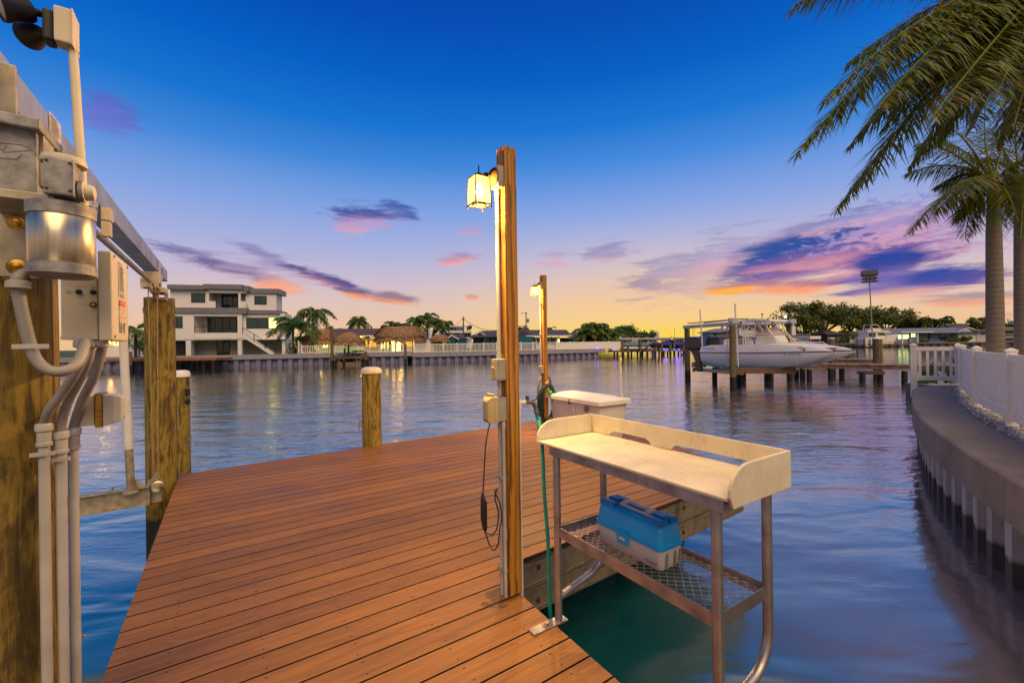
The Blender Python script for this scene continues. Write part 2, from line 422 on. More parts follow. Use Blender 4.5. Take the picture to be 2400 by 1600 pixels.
left = skyramp([(0,'#eec08a'),(2.5,'#eac3a0'),(5,'#dfc3b8'),(8,'#cbbccd'),(11,'#b0b3da'),(16,'#86a4e1'),(19,'#6a98de'),(22,'#3f86d8'),(26,'#1473d0'),(31,'#0060c4'),(36,'#004db6'),(42,'#0042a6'),(60,'#053a96'),(90,'#08348a')])
right = skyramp([(0,'#fcd84a'),(1.4,'#fbd463'),(3,'#f8cf8a'),(5.5,'#f0c89e'),(8,'#e2c4b4'),(11,'#c6bcd0'),(16,'#8ea7e2'),(19,'#7099e0'),(22,'#468add'),(26,'#1a76d2'),(31,'#0060c4'),(36,'#004fb4'),(42,'#0044a6'),(60,'#063a92'),(90,'#0a3486')])
back = skyramp([(0,'#a8957e'),(4,'#c9a98e'),(10,'#b8a8b0'),(18,'#7f94c4'),(30,'#2a65b8'),(45,'#0a48a4'),(60,'#063a92'),(90,'#0a3486')])
wR = wt.maprange(wt.math('ABSOLUTE', wt.math('SUBTRACT', A, .30)), .62, .03, smooth=True)
sky = wt.mix(wR, left, right)
wB = wt.maprange(wt.math('ABSOLUTE', A), 1.1, 2.3, smooth=True)
sky = wt.mix(wB, sky, back)
# drifting cloud streaks, placed by azimuth and elevation
cb = wt.n('ShaderNodeCombineXYZ'); wt.put(cb.inputs[0], A); wt.put(cb.inputs[1], T)
def cvec(sx, sy, rot):
    mp = wt.n('ShaderNodeMapping'); wd.node_tree.links.new(cb.outputs[0], mp.inputs[0]); mp.inputs['Rotation'].default_value = (0,0,rot); mp.inputs['Scale'].default_value = (sx, sy, 1)
    return mp.outputs[0]
nzH = wt.math('SUBTRACT', wt.noise(cvec(5, 32, 0), 2.0, 9, .68, .25, '2D'), .5)
nzL = wt.math('SUBTRACT', wt.noise(cvec(5, 30, .42), 2.0, 9, .68, .25, '2D'), .5)
nzR = wt.math('SUBTRACT', wt.noise(cvec(4, 30, -.30), 2.0, 9, .68, .25, '2D'), .5)
nzM = wt.math('SUBTRACT', wt.noise(cvec(26, 60, -.25), 2.0, 4, .55, .25, '2D'), .5)
def at_(px, py):
    a, b = unroll(px, py); az = math.atan(a/F); return az, -b/F*math.cos(az)
def cloud(p0, p1, thick, top, bot, op=1., nz=None, amp=1.6, edge=1.5, split=0., soft=.5, flip=1):
    global sky
    nz = nz if nz is not None else nzH
    a0, t0 = at_(*p0); a1, t1 = at_(*p1)
    ca, ct = (a0+a1)/2, (t0+t1)/2; L = math.hypot(a1-a0, t1-t0)/2; th = math.atan2(t1-t0, a1-a0); w = thick/F
    c, s = math.cos(th), math.sin(th)
    du = wt.math('SUBTRACT', A, ca); dv = wt.math('SUBTRACT', T, ct)
    u = wt.math('ADD', wt.math('MULTIPLY', du, c/L), wt.math('MULTIPLY', dv, s/L))
    v = wt.math('ADD', wt.math('MULTIPLY', du, -s/w), wt.math('MULTIPLY', dv, c/w))
    r = wt.math('SQRT', wt.math('ADD', wt.math('MULTIPLY', u, u), wt.math('MULTIPLY', v, v)))
    x = wt.math('ADD', wt.math('MULTIPLY', wt.math('SUBTRACT', 1., r), edge), wt.math('MULTIPLY', nz, amp*2))
    m = wt.math('MULTIPLY', wt.maprange(x, 0., .9, 0., op, True), wt.maprange(r, 1.7, 1.05, smooth=True))
    sh = wt.math('ADD', wt.math('MULTIPLY', v, flip), wt.math('MULTIPLY', nz, 1.6))
    colr = wt.mix(wt.maprange(sh, split-soft, split+soft, smooth=True), rgba(bot), rgba(top))
    sky = wt.mix(m, sky, colr)
DK, PK, OR, GR, PL = '#5a5796', '#dc9dae', '#f6a98c', '#a39aae', '#8f7fb4'
cloud((150,225),(350,300), 45, '#5d63c0','#6f6fcc', .75, nzH, 1.0)
cloud((330,570),(690,668), 22, '#6a5f98', '#b08aa6', .95, nzL, 1.3, 1.4, -.5)
cloud((570,660),(730,668), 24, '#c98fa0', '#fca888', 1., nzH, 1.4, 1.3, .2)
cloud((520,560),(740,655), 20, '#7d7bb4', '#b09cc0', .9, nzL, 1.5, 1.3)
cloud((420,600),(760,640), 30, '#a79cc4', '#d0b0c0', .5, nzL, 1.9, 1.1)
cloud((650,615),(880,690), 19, '#5f5590', '#c98f9c', 1., nzL, 1.3, 1.4, -.35)
cloud((770,678),(905,703), 15, '#80698c', '#fb9f6c', 1., nzL, 1.2, 1.5, 0)
cloud((840,690),(1000,708), 17, '#97808f', '#fba476', 1., nzH, 1.0, 1.6, -.2)
cloud((745,500),(975,508), 34, '#46559f', '#c79cc4', .95, nzH, 1.5, 1.3, -.15)
cloud((880,470),(990,515), 24, '#4a63ad', '#6a74b8', .9, nzH, 1.3, 1.3)
cloud((780,535),(880,538), 14, '#c79cc4', '#e0a9b4', .8, nzH, 1.4, 1.2)
cloud((1010,612),(1130,600), 20, '#a992b4', '#f3a9a4', .95, nzH, 1.2, 1.4, -.1)
cloud((1060,545),(1140,540), 18, '#b49cc8', '#c8a4c4', .55, nzH, 1.2)
cloud((1240,612),(1360,600), 24, '#b39cc0', '#e2a8bc', .7, nzH, 1.6, 1.1)
cloud((1350,600),(1495,580), 30, '#8b88b8', '#cfa6b8', .75, nzH, 1.6, 1.2, -.2)
cloud((1085,695),(1130,697), 9, '#c09a98', '#f8a684', .95, nzH, .8)
cloud((1460,665),(1560,668), 22, '#a0948f', '#e8a98c', .8, nzH, 1.5, 1.2, -.35)
cloud((1440,690),(1900,560), 76, '#9089a6', '#d0acae', .8, nzR, 1.5, 1.2)
cloud((1560,640),(1780,590), 26, '#8a82aa', '#b598ac', .7, nzR, 1.4, 1.3)
cloud((1480,655),(2250,448), 48, '#b0a6cc', '#e4b2ba', .85, nzR, 1.1, 1.3)
cloud((1650,668),(2180,492), 66, '#2d4f9c', '#8a64a0', 1., nzR, .95, 1.8, -.15)
cloud((1880,590),(2420,490), 70, '#8b8fd0', '#c79ac2', .9, nzM, 1.7, 1.2)
cloud((1860,655),(2280,550), 50, '#7e62a2', '#d08fa6', .95, nzR, 1.5, 1.4)
cloud((1950,560),(2300,500), 40, '#a78fc4', '#d8a4bc', .8, nzM, 1.6, 1.3)
cloud((1700,640),(2120,575), 20, '#b57aa6', '#ee9fa4', .7, nzR, 1.9, 1.0)
cloud((1780,560),(2240,470), 16, '#b6a6d0', '#e8b4c0', .7, nzR, 1.8, 1.0)
cloud((1630,684),(1830,668), 13, '#c98a7a', '#ffb04e', 1., nzH, 1.1, 1.5, .3)
cloud((1720,676),(2010,668), 20, '#b07c92', '#fb9f74', 1., nzH, 1.3, 1.4, .1)
cloud((1960,630),(2230,585), 27, '#21439c', '#3f4596', 1., nzR, 1.0, 1.7)
cloud((1900,690),(2440,620), 36, '#6a62ac', '#c48aa8', .95, nzR, 1.4, 1.3, -.35)
cloud((2090,662),(2420,628), 21, '#2f489e', '#5d519c', .95, nzR, 1.0, 1.6)
cloud((1980,700),(2250,672), 12, '#c79aa6', '#f6b096', .8, nzR, 1.2, 1.3)
cloud((2110,712),(2440,690), 16, '#a68f9c', '#f5a684', .9, nzR, 1.2, 1.4, 0)
cloud((2280,745),(2420,738), 8, '#d8aa9a', '#f2ae90', .7, nzR, 1.0)
# added lilac veil overhead right, out of frame, to tint and lighten near water
nzT = wt.noise(cvec(3, 3, .3), 1.2, 5, .6, .4, '2D')
wV = wt.math('MULTIPLY', wt.maprange(EL, .428, .48, 0, 1., True), wt.maprange(A, -.35, .45, smooth=True))
sky = wt.mix(wt.math('MULTIPLY', wV, wt.maprange(nzT, .2, .5)), sky, rgba('#d2c8d2'))
below = wt.maprange(EL, -.004, -.03)
sky = wt.mix(below, sky, rgba('#2a3038'))
nish = wt.n('ShaderNodeTexSky', sky_type='NISHITA', sun_disc=False)
nish.sun_elevation = R(-2.); nish.sun_rotation = R(19.); nish.altitude = 0; nish.air_density = 1.2; nish.dust_density = 1.5
ad = wt.n('ShaderNodeMix', data_type='RGBA', blend_type='ADD'); ad.inputs[0].default_value = .02
wt.put(ad.inputs[6], sky); wt.put(ad.inputs[7], nish.outputs[0])
wt.put(bg.inputs[0], ad.outputs[2]); bg.inputs[1].default_value = 1.0
try:
    wd.cycles.sampling_method = 'MANUAL'; wd.cycles.sample_map_resolution = 256
except Exception: pass
# warm fill lamp added behind the camera; the dusk glow itself lies ahead right
sl = bpy.data.lights.new('fill_sun', 'SUN'); so = bpy.data.objects.new('fill_sun', sl); COL.objects.link(so)
sl.energy = 2.6; sl.angle = R(50); sl.color = (1, .70, .33)
so.rotation_euler = Vector((.25, -.75, .9)).to_track_quat("Z", "Y").to_euler()

# ------------------------------------------------------------------ water
def water_mat():
    m, t, b = newmat('canal_water')
    g = t.n('ShaderNodeNewGeometry')
    def nz(sx, sy, rot, sc, det, rough=.5, dist=0.):
        mp = t.n('ShaderNodeMapping'); t.nt.links.new(g.outputs['Position'], mp.inputs[0]); mp.inputs['Scale'].default_value = (sx, sy, 1); mp.inputs['Rotation'].default_value = (0,0,rot)
        return t.noise(mp.outputs[0], sc, det, rough, dist)
    swell = nz(.55, 1.3, .25, .85, 2, .45, .5)
    rip = nz(.7, 1.7, -.1, 3.2, 3, .55, .8)
    fine = nz(.8, 1.6, .3, 11, 2)
    patch = t.maprange(nz(1, 1, 0, .22, 3), .42, .62)
    dv = t.n('ShaderNodeVectorMath', operation='LENGTH'); t.nt.links.new(g.outputs['Position'], dv.inputs[0])
    far = t.maprange(dv.outputs['Value'], 4., 13., 0., 1., True)
    farf = t.maprange(dv.outputs['Value'], 9., 70., 1., .24, True)
    h = t.math('ADD', t.math('MULTIPLY', swell, .11), t.math('MULTIPLY', t.math('MULTIPLY', rip, t.math('ADD', t.math('MULTIPLY', far, .034), .004)), t.math('ADD', t.math('MULTIPLY', patch, .7), .45)))
    h = t.math('ADD', h, t.math('MULTIPLY', t.math('MULTIPLY', fine, far), .007))
    h = t.math('MULTIPLY', h, farf)
    bp = t.n('ShaderNodeBump'); bp.inputs['Distance'].default_value = 1.0; bp.inputs['Strength'].default_value = .6
    t.put(bp.inputs['Height'], h)
    nt = t.nt; nt.nodes.remove(b); out = nt.nodes['Material Output']
    df = t.n('ShaderNodeBsdfDiffuse'); df.inputs[0].default_value = (.005, .062, .074, 1); nt.links.new(bp.outputs[0], df.inputs['Normal'])
    sx = t.n('ShaderNodeSeparateXYZ'); nt.links.new(g.outputs['Position'], sx.inputs[0])      # lilac sky sheen painted into the body colour of the right-hand water
    lilac_sheen = t.maprange(t.math('ADD', sx.outputs[0], t.math('MULTIPLY', nz(1, 1, 0, .5, 4), 1.2)), 1.5, 4.2, 0, 1, True)
    t.put(df.inputs[0], t.mix(lilac_sheen, (.004,.075,.088,1), (.150,.135,.138,1)))
    gl = t.n('ShaderNodeBsdfGlossy'); gl.inputs['Color'].default_value = (1,.97,.93,1); t.put(gl.inputs['Roughness'], t.maprange(dv.outputs['Value'], 3., 14., .17, .06, True)); nt.links.new(bp.outputs[0], gl.inputs['Normal'])
    lw = t.n('ShaderNodeLayerWeight'); lw.inputs[0].default_value = .5; nt.links.new(bp.outputs[0], lw.inputs['Normal'])
    fr = t.math('ADD', t.math('MULTIPLY', t.math('POWER', lw.outputs['Facing'], 2.2), .88), .11)
    mx = t.n('ShaderNodeMixShader'); t.put(mx.inputs[0], fr); nt.links.new(df.outputs[0], mx.inputs[1]); nt.links.new(gl.outputs[0], mx.inputs[2])
    nt.links.new(mx.outputs[0], out.inputs[0]); return m
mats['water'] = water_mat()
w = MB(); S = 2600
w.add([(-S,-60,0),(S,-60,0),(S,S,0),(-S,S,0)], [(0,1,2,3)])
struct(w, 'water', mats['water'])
# ================================================================== THE DOCK
DZ = 1.0
def uv(p): return Vector((Vector(p).dot(U), Vector(p).dot(V)))
def xy(u, v, z=DZ): q = U*u + V*v; return Vector((q.x, q.y, z))
a_near = G(237,1600,DZ); a_far = G(420,1112,DZ); b_far = G(1232,990,DZ)
b_dir = (b_far-a_far).normalized(); c_far = b_far + b_dir*.95; d_far = Vector((2.35,7.3,DZ))
f0 = G(1282,1287,DZ); f1 = G(1600,1165,DZ); f_dir = (f1-f0).normalized(); e_cor = f0 + f_dir*3.15
n0 = G(1235,1405,DZ); n1 = G(1455,1600,DZ); n_dir = (n1-n0).normalized()
inner = f0 - f_dir*.42
start_l = a_near + (a_near-a_far).normalized()*4.2
n_end = n1 + n_dir*2.9
n_top = n0 - n_dir*.34
main_poly = [a_far, b_far, c_far, d_far, e_cor, inner]
deck_poly = [start_l, a_far, b_far, c_far, d_far, e_cor, inner, n_top, n_end]
def clip(poly, lo, hi):            # part of a polygon between two u values (uv plane)
    for val, keep in ((lo, 1), (hi, -1)):
        out = []
        for i in range(len(poly)):
            p, q = poly[i], poly[(i+1) % len(poly)]
            pi, qi = (p.x-val)*keep >= 0, (q.x-val)*keep >= 0
            if pi: out.append(p)
            if pi != qi:
                t = (val-p.x)/(q.x-p.x); out.append(p+(q-p)*t)
        poly = out
        if not poly: break
    return poly
dock = thing('dock', 'brown composite plank dock in the foreground, over the canal water', 'dock', (0,2,DZ))
P2 = [uv(p) for p in deck_poly]
us = [p.x for p in P2]; u0 = min(us); boards = MB(); screws = MB(); nb = 0; bw, gap = .153, .011
uu = u0
joists = [-6+i*.41 for i in range(40)]
while uu < max(us):
    c = clip(P2, uu, uu+bw)
    if len(c) >= 3:
        tone = rng.random()
        # keep each board as a simple strip: the clipped outline stays monotone in v
        boards.prism([xy(p.x, p.y, DZ-.034) for p in c], (0,0,.034), tone); boards.c[-len(c):] = [-.5]*len(c)
        vs = [p.y for p in c]
        mid = clip(P2, uu+bw/2-.001, uu+bw/2+.001)
        if len(mid) >= 3:
            lo, hi = min(p.y for p in mid)+.04, max(p.y for p in mid)-.04
            for jv in joists:
                if lo < jv < hi:
                    for du in (.03, bw-.03):
                        cpt = xy(uu+du, jv+rng.uniform(-.006,.006), DZ+.0006)
                        if cpt.y < 4.6:
                            screws.add([cpt+Vector((.0058*math.cos(k*1.047), .0058*math.sin(k*1.047), 0)) for k in range(6)], [tuple(range(6))])
    uu += bw+gap
boards.build('deck_boards', mats['deck'], dock)
tag(screws.build('screw_heads', mats['ink'], dock, recalc=False), kind='stuff')
# structure under the boards, and the two-plank fascia of the seaward edge
def fascia(p, q, top, h, th, inward, name='fascia_board'):
    d = (Vector(q)-Vector(p)); d.z = 0
    mb = MB(); o = Vector((p.x, p.y, top-h)) + inward*.02
    mb.para(o, d, inward*th, Z*h); return mb
inw = Vector((-f_dir.y, f_dir.x, 0))
for k, (tp, hh) in enumerate(((DZ-.037, .225), (DZ-.266, .2))):
    mb = MB(); L = (e_cor-inner).length
    o = Matrix.Identity(4)
    p0 = inner + inw*(.02+.012*k); p0.z = tp-hh
    ob = MB(); ob.para((0,0,0), (L,0,0), (0,.045,0), (0,0,hh))
    f = ob.build('fascia_board', mats['fascia'], None, bevel=.004)
    f.parent = dock; f.location = p0 - ORG[dock.name] + f_dir*(L/2)*0
    f.rotation_euler = (0,0,math.atan2(f_dir.y, f_dir.x))
    f.location = (p0 + f_dir*(L/2) + inw*.0225) - ORG[dock.name]; f.location.z = tp-hh-ORG[dock.name].z
    me = f.data
rbm = M('rusty_bolt', '#5a3018', '#3a1e10', rough=.8, metal=.4, scale=60)
for t_ in (.35, .9, 1.55, 2.3, 2.95):
    for zz in (DZ-.12, DZ-.38):
        bolts = MB(); p = inner + f_dir*t_ + inw*(.02 if zz > .8 else .032); p.z = zz
        bolts.lathe([(.019,0),(.019,.004),(.011,.004),(.011,.014),(.001,.015)], p, -inw, 10); bolts.build('rusty_bolt', rbm, dock)
mb = MB()
for (p, q, inn) in ((a_far, b_far, Vector((b_dir.y,-b_dir.x,0))), (start_l, a_far, V), (n_top, n_end, -V), (c_far, d_far, -V), (b_far, c_far, Vector((b_dir.y,-b_dir.x,0))), (d_far, e_cor, -V)):
    mb.para(Vector((p.x,p.y,DZ-.30))+inn*.03, Vector(q)-Vector(p), inn*.045, Z*.262)
for jv in [-3.6+i*.82 for i in range(9)]:
    m_ = [p for p in P2]
    lo = [p for p in clip([Vector((p.y, p.x)) for p in P2], jv-.01, jv+.01)]
    if len(lo) >= 3:
        a, b_ = min(p.y for p in lo)+.12, max(p.y for p in lo)-.12
        if b_-a > .3: mb.para(xy(a, jv, DZ-.275), U*(b_-a), V*.04, Z*.238)
mb.build('joists', mats['wood_dock'], dock)
wpm = M('wet_black_pile', '#1c1d18', '#0d0e0b', rough=.35, scale=30, bump=.01)
for p in ((1.35,5.35),(.15,4.1),(-.02,2.72),(2.2,5.9),(-2.9,5.2),(-1.2,7.2),(.4,8.8)):
    mb = MB(); mb.cyl((p[0],p[1],-1.5),(p[0],p[1],DZ-.28), .115, n=16); mb.build('support_pile', wpm, dock, smooth=SM)

# ================================================================== TIMBER PILES
def pile(name, label, c, r, z1, mat='pile', cap=None, group=None, z0=-1.5, taper=1.06):
    o = thing(name, label, 'pile', (c[0], c[1], 0), group)
    mb = MB(); n = 22
    rr = random.Random(int(c[0]*977+c[1]*131))
    prof = []
    for k in range(13):
        z = z0+(z1-z0)*k/12
        ring = []
        for i in range(n):
            a = 2*math.pi*i/n
            q = r*(taper-(taper-1)*k/12)*(1+.018*noise.noise(Vector((math.cos(a)*1.4+c[0]*7, math.sin(a)*1.4, z*.9))))
            ring.append((c[0]+q*math.cos(a), c[1]+q*math.sin(a), z))
        prof.append(ring)
    mb.loft(prof); mb.build('shaft', mats[mat], o, smooth=SM)
    if cap:
        MB().lathe([(r*1.04, z1-.075),(r*1.12,z1-.07),(r*1.13,z1-.03),(r*1.0,z1+.012),(r*.6,z1+.03),(.001,z1+.034)], (c[0],c[1],0), Z, 24).build('cap', mats[cap], o, smooth=SM)
    return o
p1c = Vector((-1.79, 1.49, 0)); p1r = .155
pile('timber_pile', 'thick mottled timber pile carrying conduits and the beige switch box at the left', p1c, p1r, W(60,640,1.42).z+.42, mat='pile_near', group='boat lift piles')
p2c = W(378,1000,5.2); p2r = .15
lp2 = pile('timber_pile', 'tall knotty timber pile under the far end of the lift beam', p2c, p2r, W(378,699,5.2).z, group='boat lift piles')
for py in (718, 752): bolts = MB(); bolts.lathe([(.022,0),(.022,.006),(.012,.006),(.012,.02),(.001,.022)], W(370,py,5.05), (.35,-1,0), 10); bolts.build('bolt', mats['brass'], lp2, smooth=SM)
q3 = W(426,1000,6.6)
pl3 = pile('mooring_pile', 'shorter timber pile with white cap and cleat close beside the lift pile', q3, .107, W(426,872,6.6).z, cap='vinyl', group='capped mooring piles')
q4 = W(872,1000,6.95)
pl4 = pile('mooring_pile', 'squat white capped pile standing alone at the dock far edge', q4, .147, W(872,864,6.95).z, cap='hdpe', group='capped mooring piles')
def cleat(o, p, out, s=1.):
    side = Vector(out).cross(Z).normalized(); out = Vector(out).normalized(); mb = MB()
    mb.box(p+out*.004*s, (.012*s,.05*s,.16*s), (out, side, Z))
    for dz in (-.035,.035): mb.tube([p+Z*dz*s, p+out*.05*s+Z*dz*s], .011*s, 8)
    mb.tube(smooth_path([p+out*.072*s-Z*.15*s, p+out*.052*s-Z*.09*s, p+out*.05*s, p+out*.052*s+Z*.09*s, p+out*.072*s+Z*.15*s], 4), [.007*s]*4+[.012*s]*9+[.007*s]*4, 8)
    mb.build('cleat', mats['cast'], o, smooth=SM)
cleat(pl3, q3+Vector((.108,-.02,W(450,1037,6.6).z-q3.z)), (1,-.15,0), .85)
cleat(pl4, q4+Vector((-.147,-.04,W(845,992,6.9).z-q4.z)), (-1,-.35,0), .8)
bc = q3+Vector((.115,-.02,0))
for py in (918, 940): bc.z = W(446,py,6.6).z; mb = MB(); mb.box(bc, (.03,.07,.10 if py == 918 else .07), (Vector((1,-.15,0)).normalized(), Vector((.15,1,0)).normalized(), Z)); mb.build('fender_block', mats['black'], pl3, bevel=.01)

# ================================================================== LAMP POSTS
mats['pane'] = None
def pane_mat():
    m = bpy.data.materials.new('glowing_lantern_glass'); m.use_nodes = True; nt = m.node_tree; nt.nodes.clear(); t = NT(nt)
    out = t.n('ShaderNodeOutputMaterial'); tr = t.n('ShaderNodeBsdfTransparent'); em = t.n('ShaderNodeEmission')
    em.inputs[0].default_value = (1,.56,.13,1); em.inputs[1].default_value = 1.8; tr.inputs[0].default_value = (.6,.55,.42,1)
    ad = t.n('ShaderNodeAddShader'); nt.links.new(tr.outputs[0], ad.inputs[0]); nt.links.new(em.outputs[0], ad.inputs[1]); nt.links.new(ad.outputs[0], out.inputs[0])
    return m
mats['pane'] = pane_mat()
def bulb_mat():
    m = bpy.data.materials.new('lamp_bulb'); m.use_nodes = True; nt = m.node_tree; nt.nodes.clear(); t = NT(nt)
    out = t.n('ShaderNodeOutputMaterial'); tr = t.n('ShaderNodeBsdfTransparent'); em = t.n('ShaderNodeEmission')
    em.inputs[0].default_value = rgba('#ffe6b0'); em.inputs[1].default_value = 14
    ad = t.n('ShaderNodeAddShader'); nt.links.new(tr.outputs[0], ad.inputs[0]); nt.links.new(em.outputs[0], ad.inputs[1]); nt.links.new(ad.outputs[0], out.inputs[0])
    return m
mats['bulb'] = bulb_mat()
mats['lantern'] = M('painted_lantern_frame', (.02,.011,.003), (.014,.008,.002), rough=.6, scale=20, spec=.05)
PW = .092
AX = (U, V, Z)
def lamp_post(base, top, label, full, watts):
    o = thing('lamp_post', label, 'lamp post', base, 'lantern posts on the dock')
    b = Vector(base)
    mb = MB(); mb.box(b+Z*(top-b.z)/2, (PW,PW,top-b.z), AX); mb.build('post', mats['post'], o, bevel=.003)
    L = -V                                  # the lantern hangs on this side
    face = b + L*(PW/2)
    zl = top-.31                            # lantern centre height
    # weatherproof box + round backplate + arm
    jc = face + L*.024 + Z*(top-.20-b.z)
    jb = MB(); jb.box(jc, (.085,.048,.135), AX); jb = jb.build('junction_box', mats['greybox'], o, bevel=.006)
    lt = MB(); pc = jc + L*.025 + Z*.0
    lt.lathe([(.056,0),(.058,.008),(.048,.018),(.024,.026),(.014,.03),(.012,.034)], pc, L, 24)
    lc = face + L*.158; lc.z = zl
    lt.tube(smooth_path([pc+L*.02, pc+L*.06+Z*.012, lc+Z*.085-L*.03, lc+Z*.096], 4), .009, 8)
    # frame: roof, four corner bars, bottom ring
    hw, hh = .048, .083
    def sq(z, s): return [lc+U*s*i+V*s*j+Z*z for i, j in ((-1,-1),(1,-1),(1,1),(-1,1))]
    lt.loft([sq(hh, hw*.98), sq(hh+.006, hw*.98), sq(hh+.022, hw*.55), sq(hh+.028, hw*.3)])
    tops, bots = sq(hh, hw), sq(-hh, hw*1.12)
    for p, q in zip(tops, bots): lt.tube([p, q+(q-p)*.12], .0042, 6)
    for rg in (tops, bots):
        for i in range(4): lt.tube([rg[i], rg[(i+1)%4]], .0042, 6)
    lt.tube([lc-Z*hh+(U*math.cos(a)+V*math.sin(a))*.042 for a in [k*math.pi/9 for k in range(19)]], .004, 6)
    lan = lt.build('lantern', mats['lantern'], o, smooth=SM)
    rg = MB(); rc = lc+Z*(hh+.052)
    rg.tube([rc+(L*math.cos(a)*.3+V.cross(Z)*math.cos(a)*.5)*.022+Z*.026*math.sin(a) for a in [k*math.pi/9 for k in range(19)]], .0035, 6)
    rg.cyl(lc+Z*(hh+.024), lc+Z*(hh+.03), .008, n=8)
    rg.build('hanging_ring', mats['lantern'], lan, smooth=SM)
    gp = MB()
    for i in range(4):
        p, q, r_, s_ = tops[i], tops[(i+1)%4], bots[(i+1)%4], bots[i]
        e = .004
        gp.add([p+(q-p)*.06, q+(p-q)*.06, r_+(s_-r_)*.06, s_+(r_-s_)*.06], [(0,1,2,3)])
    gp.build('glass_pane', mats['pane'], lan, recalc=False)
    bu = MB(); bu.lathe([(.004,.055),(.012,.05),(.014,.03),(.026,0),(.024,-.02),(.012,-.034),(.002,-.037)], lc, Z, 16)
    bu.build('bulb', mats['bulb'], lan, smooth=True)
    pl = bpy.data.lights.new('lantern_light', 'POINT'); po = bpy.data.objects.new('lantern_light', pl); COL.objects.link(po)
    pl.energy = watts; pl.color = (1, .62, .22); pl.shadow_soft_size = .02; po.location = lc - ORG[lan.name] if lan.name in ORG else lc - b; po.parent = lan
    # conduits down the post side
    x1 = face + L*.02 + U*.012; x2 = face + L*.016 - U*.026
    ztop = jc.z-.067
    def zp(py): return CZ - unroll(1168, py)[1]*2.72/F
    cd = MB()
    if full:
        cd.cyl(Vector((x1.x,x1.y,zp(842))), Vector((x1.x,x1.y,ztop)), .0135, n=14)
        cd.cyl(Vector((x1.x,x1.y,zp(845))), Vector((x1.x,x1.y,zp(828))), .0185, n=14)
        cd.cyl(Vector((x1.x,x1.y,ztop-.04)), Vector((x1.x,x1.y,ztop)), .0175, n=14)
        cd.build('conduit', mats['pvc'], o, smooth=SM, label='long cream upper conduit')
        cd = MB(); cd.cyl(Vector((x1.x,x1.y,zp(928))), Vector((x1.x,x1.y,zp(888))), .0125, n=14)
        cd.cyl(Vector((x1.x,x1.y,zp(904))), Vector((x1.x,x1.y,zp(889))), .0165, n=14)
        cd.build('conduit', mats['pvc'], o, smooth=SM, label='short middle conduit between boxes')
        for xx, r_ in ((x1 , .0135), (x2+L*.004, .0115)):
            cd = MB(); cd.cyl(Vector((xx.x,xx.y,b.z)), Vector((xx.x,xx.y,zp(988))), r_, n=14)
            cd.cyl(Vector((xx.x,xx.y,b.z+.36)), Vector((xx.x,xx.y,b.z+.43)), r_*1.3, n=14)
            cd.cyl(Vector((xx.x,xx.y,zp(1004))), Vector((xx.x,xx.y,zp(990))), r_*1.3, n=14)
            cd.build('conduit', mats['pvc'], o, smooth=SM)
        for py in (1122, 1340):
            cl = MB(); cl.box(Vector((x1.x,x1.y,zp(py)))-U*.005, (.075,.034,.02), AX); cl.build('pipe_strap', mats['greybox'], o, bevel=.003)
        sb = MB(); c = face+L*.033; c.z = zp(866); sb.box(c, (.07,.064,.135), AX); sb = sb.build('switch_box', mats['greybox'], o, bevel=.004)
        lv = MB(); f_ = c+L*.0345; lv.box(f_, (.066,.006,.128), AX); lv.tube([f_+Z*.01, f_+L*.018+Z*.012], .006, 8); lv.box(f_+L*.02+Z*.013, (.012,.01,.018), AX)
        for dz in (-.045,.045): lv.lathe([(.004,0),(.003,.003)], f_+L*.003+Z*dz, L, 8)
        lv.build('toggle_plate', mats['cover'], sb, bevel=.002)
        ob = MB(); c = face+L*.034; c.z = zp(959); ob.box(c, (.075,.066,.15), AX); ob = ob.build('outlet_box', mats['greybox'], o, bevel=.004)
        cv = MB(); c2 = c+L*.072
        cv.box(c+L*.045, (.088,.026,.165), AX)
        cv.loft([[c+L*d+U*a*sx+Z*h*sz for a, h in ((-1,-1),(1,-1),(1,1),(-1,1))] for d, sx, sz in ((.058,.043,.082),(.085,.042,.08),(.1,.034,.066),(.104,.026,.055))])
        cv.box(c+L*.062+Z*.09, (.075,.02,.022), AX)
        cv.build('weather_cover', mats['cover'], ob, bevel=.003)
        pv = b+V*(PW/2+.013)-U*.022
        wp = MB(); zt = zp(948)
        wp.cyl(Vector((pv.x,pv.y,b.z-.25)), Vector((pv.x,pv.y,zt)), .0125, n=14); wp.cyl(Vector((pv.x,pv.y,zt-.04)), Vector((pv.x,pv.y,zt+.018)), .0165, n=14)
        wp.cyl(Vector((pv.x,pv.y,zt)), Vector((pv.x,pv.y,zt))+V*.04-U*.02, .0155, n=14)
        wp.build('water_pipe', mats['pvc_white'], o, smooth=SM)
        sp_ = Vector((pv.x,pv.y,zt))+V*.04-U*.02
        tp = MB(); tp.tube(smooth_path([sp_, sp_+V*.03-U*.012, sp_+V*.05-U*.02-Z*.012, sp_+V*.062-U*.025-Z*.045], 4), .013, 10)
        tp.box(sp_+V*.012+Z*.02, (.018,.014,.03), AX); tp.cyl(sp_+V*.012+Z*.035-U*.016, sp_+V*.012+Z*.035+U*.016, .006, n=8)
        tp.build('hose_tap', M('old_brass_tap', '#7d6f5c', '#5d5040', rough=.5, metal=.7, scale=30), o, smooth=SM)
        o['tap'] = 1; del o['tap']
        return o, sp_+V*.062-U*.025-Z*.045, c
    cd.cyl(Vector((x1.x,x1.y,b.z+.9)), Vector((x1.x,x1.y,ztop)), .0125, n=12); cd.cyl(Vector((x1.x,x1.y,2.75)), Vector((x1.x,x1.y,2.8)), .019, n=12)
    cd.build('conduit', mats['pvc'], o, smooth=SM)
    sb = MB(); c = face+L*.03; c.z = CZ-unroll(1262,866)[1]*7.9/F; sb.box(c, (.075,.058,.13), AX); sb.build('switch_box', mats['greybox'], o, bevel=.005)
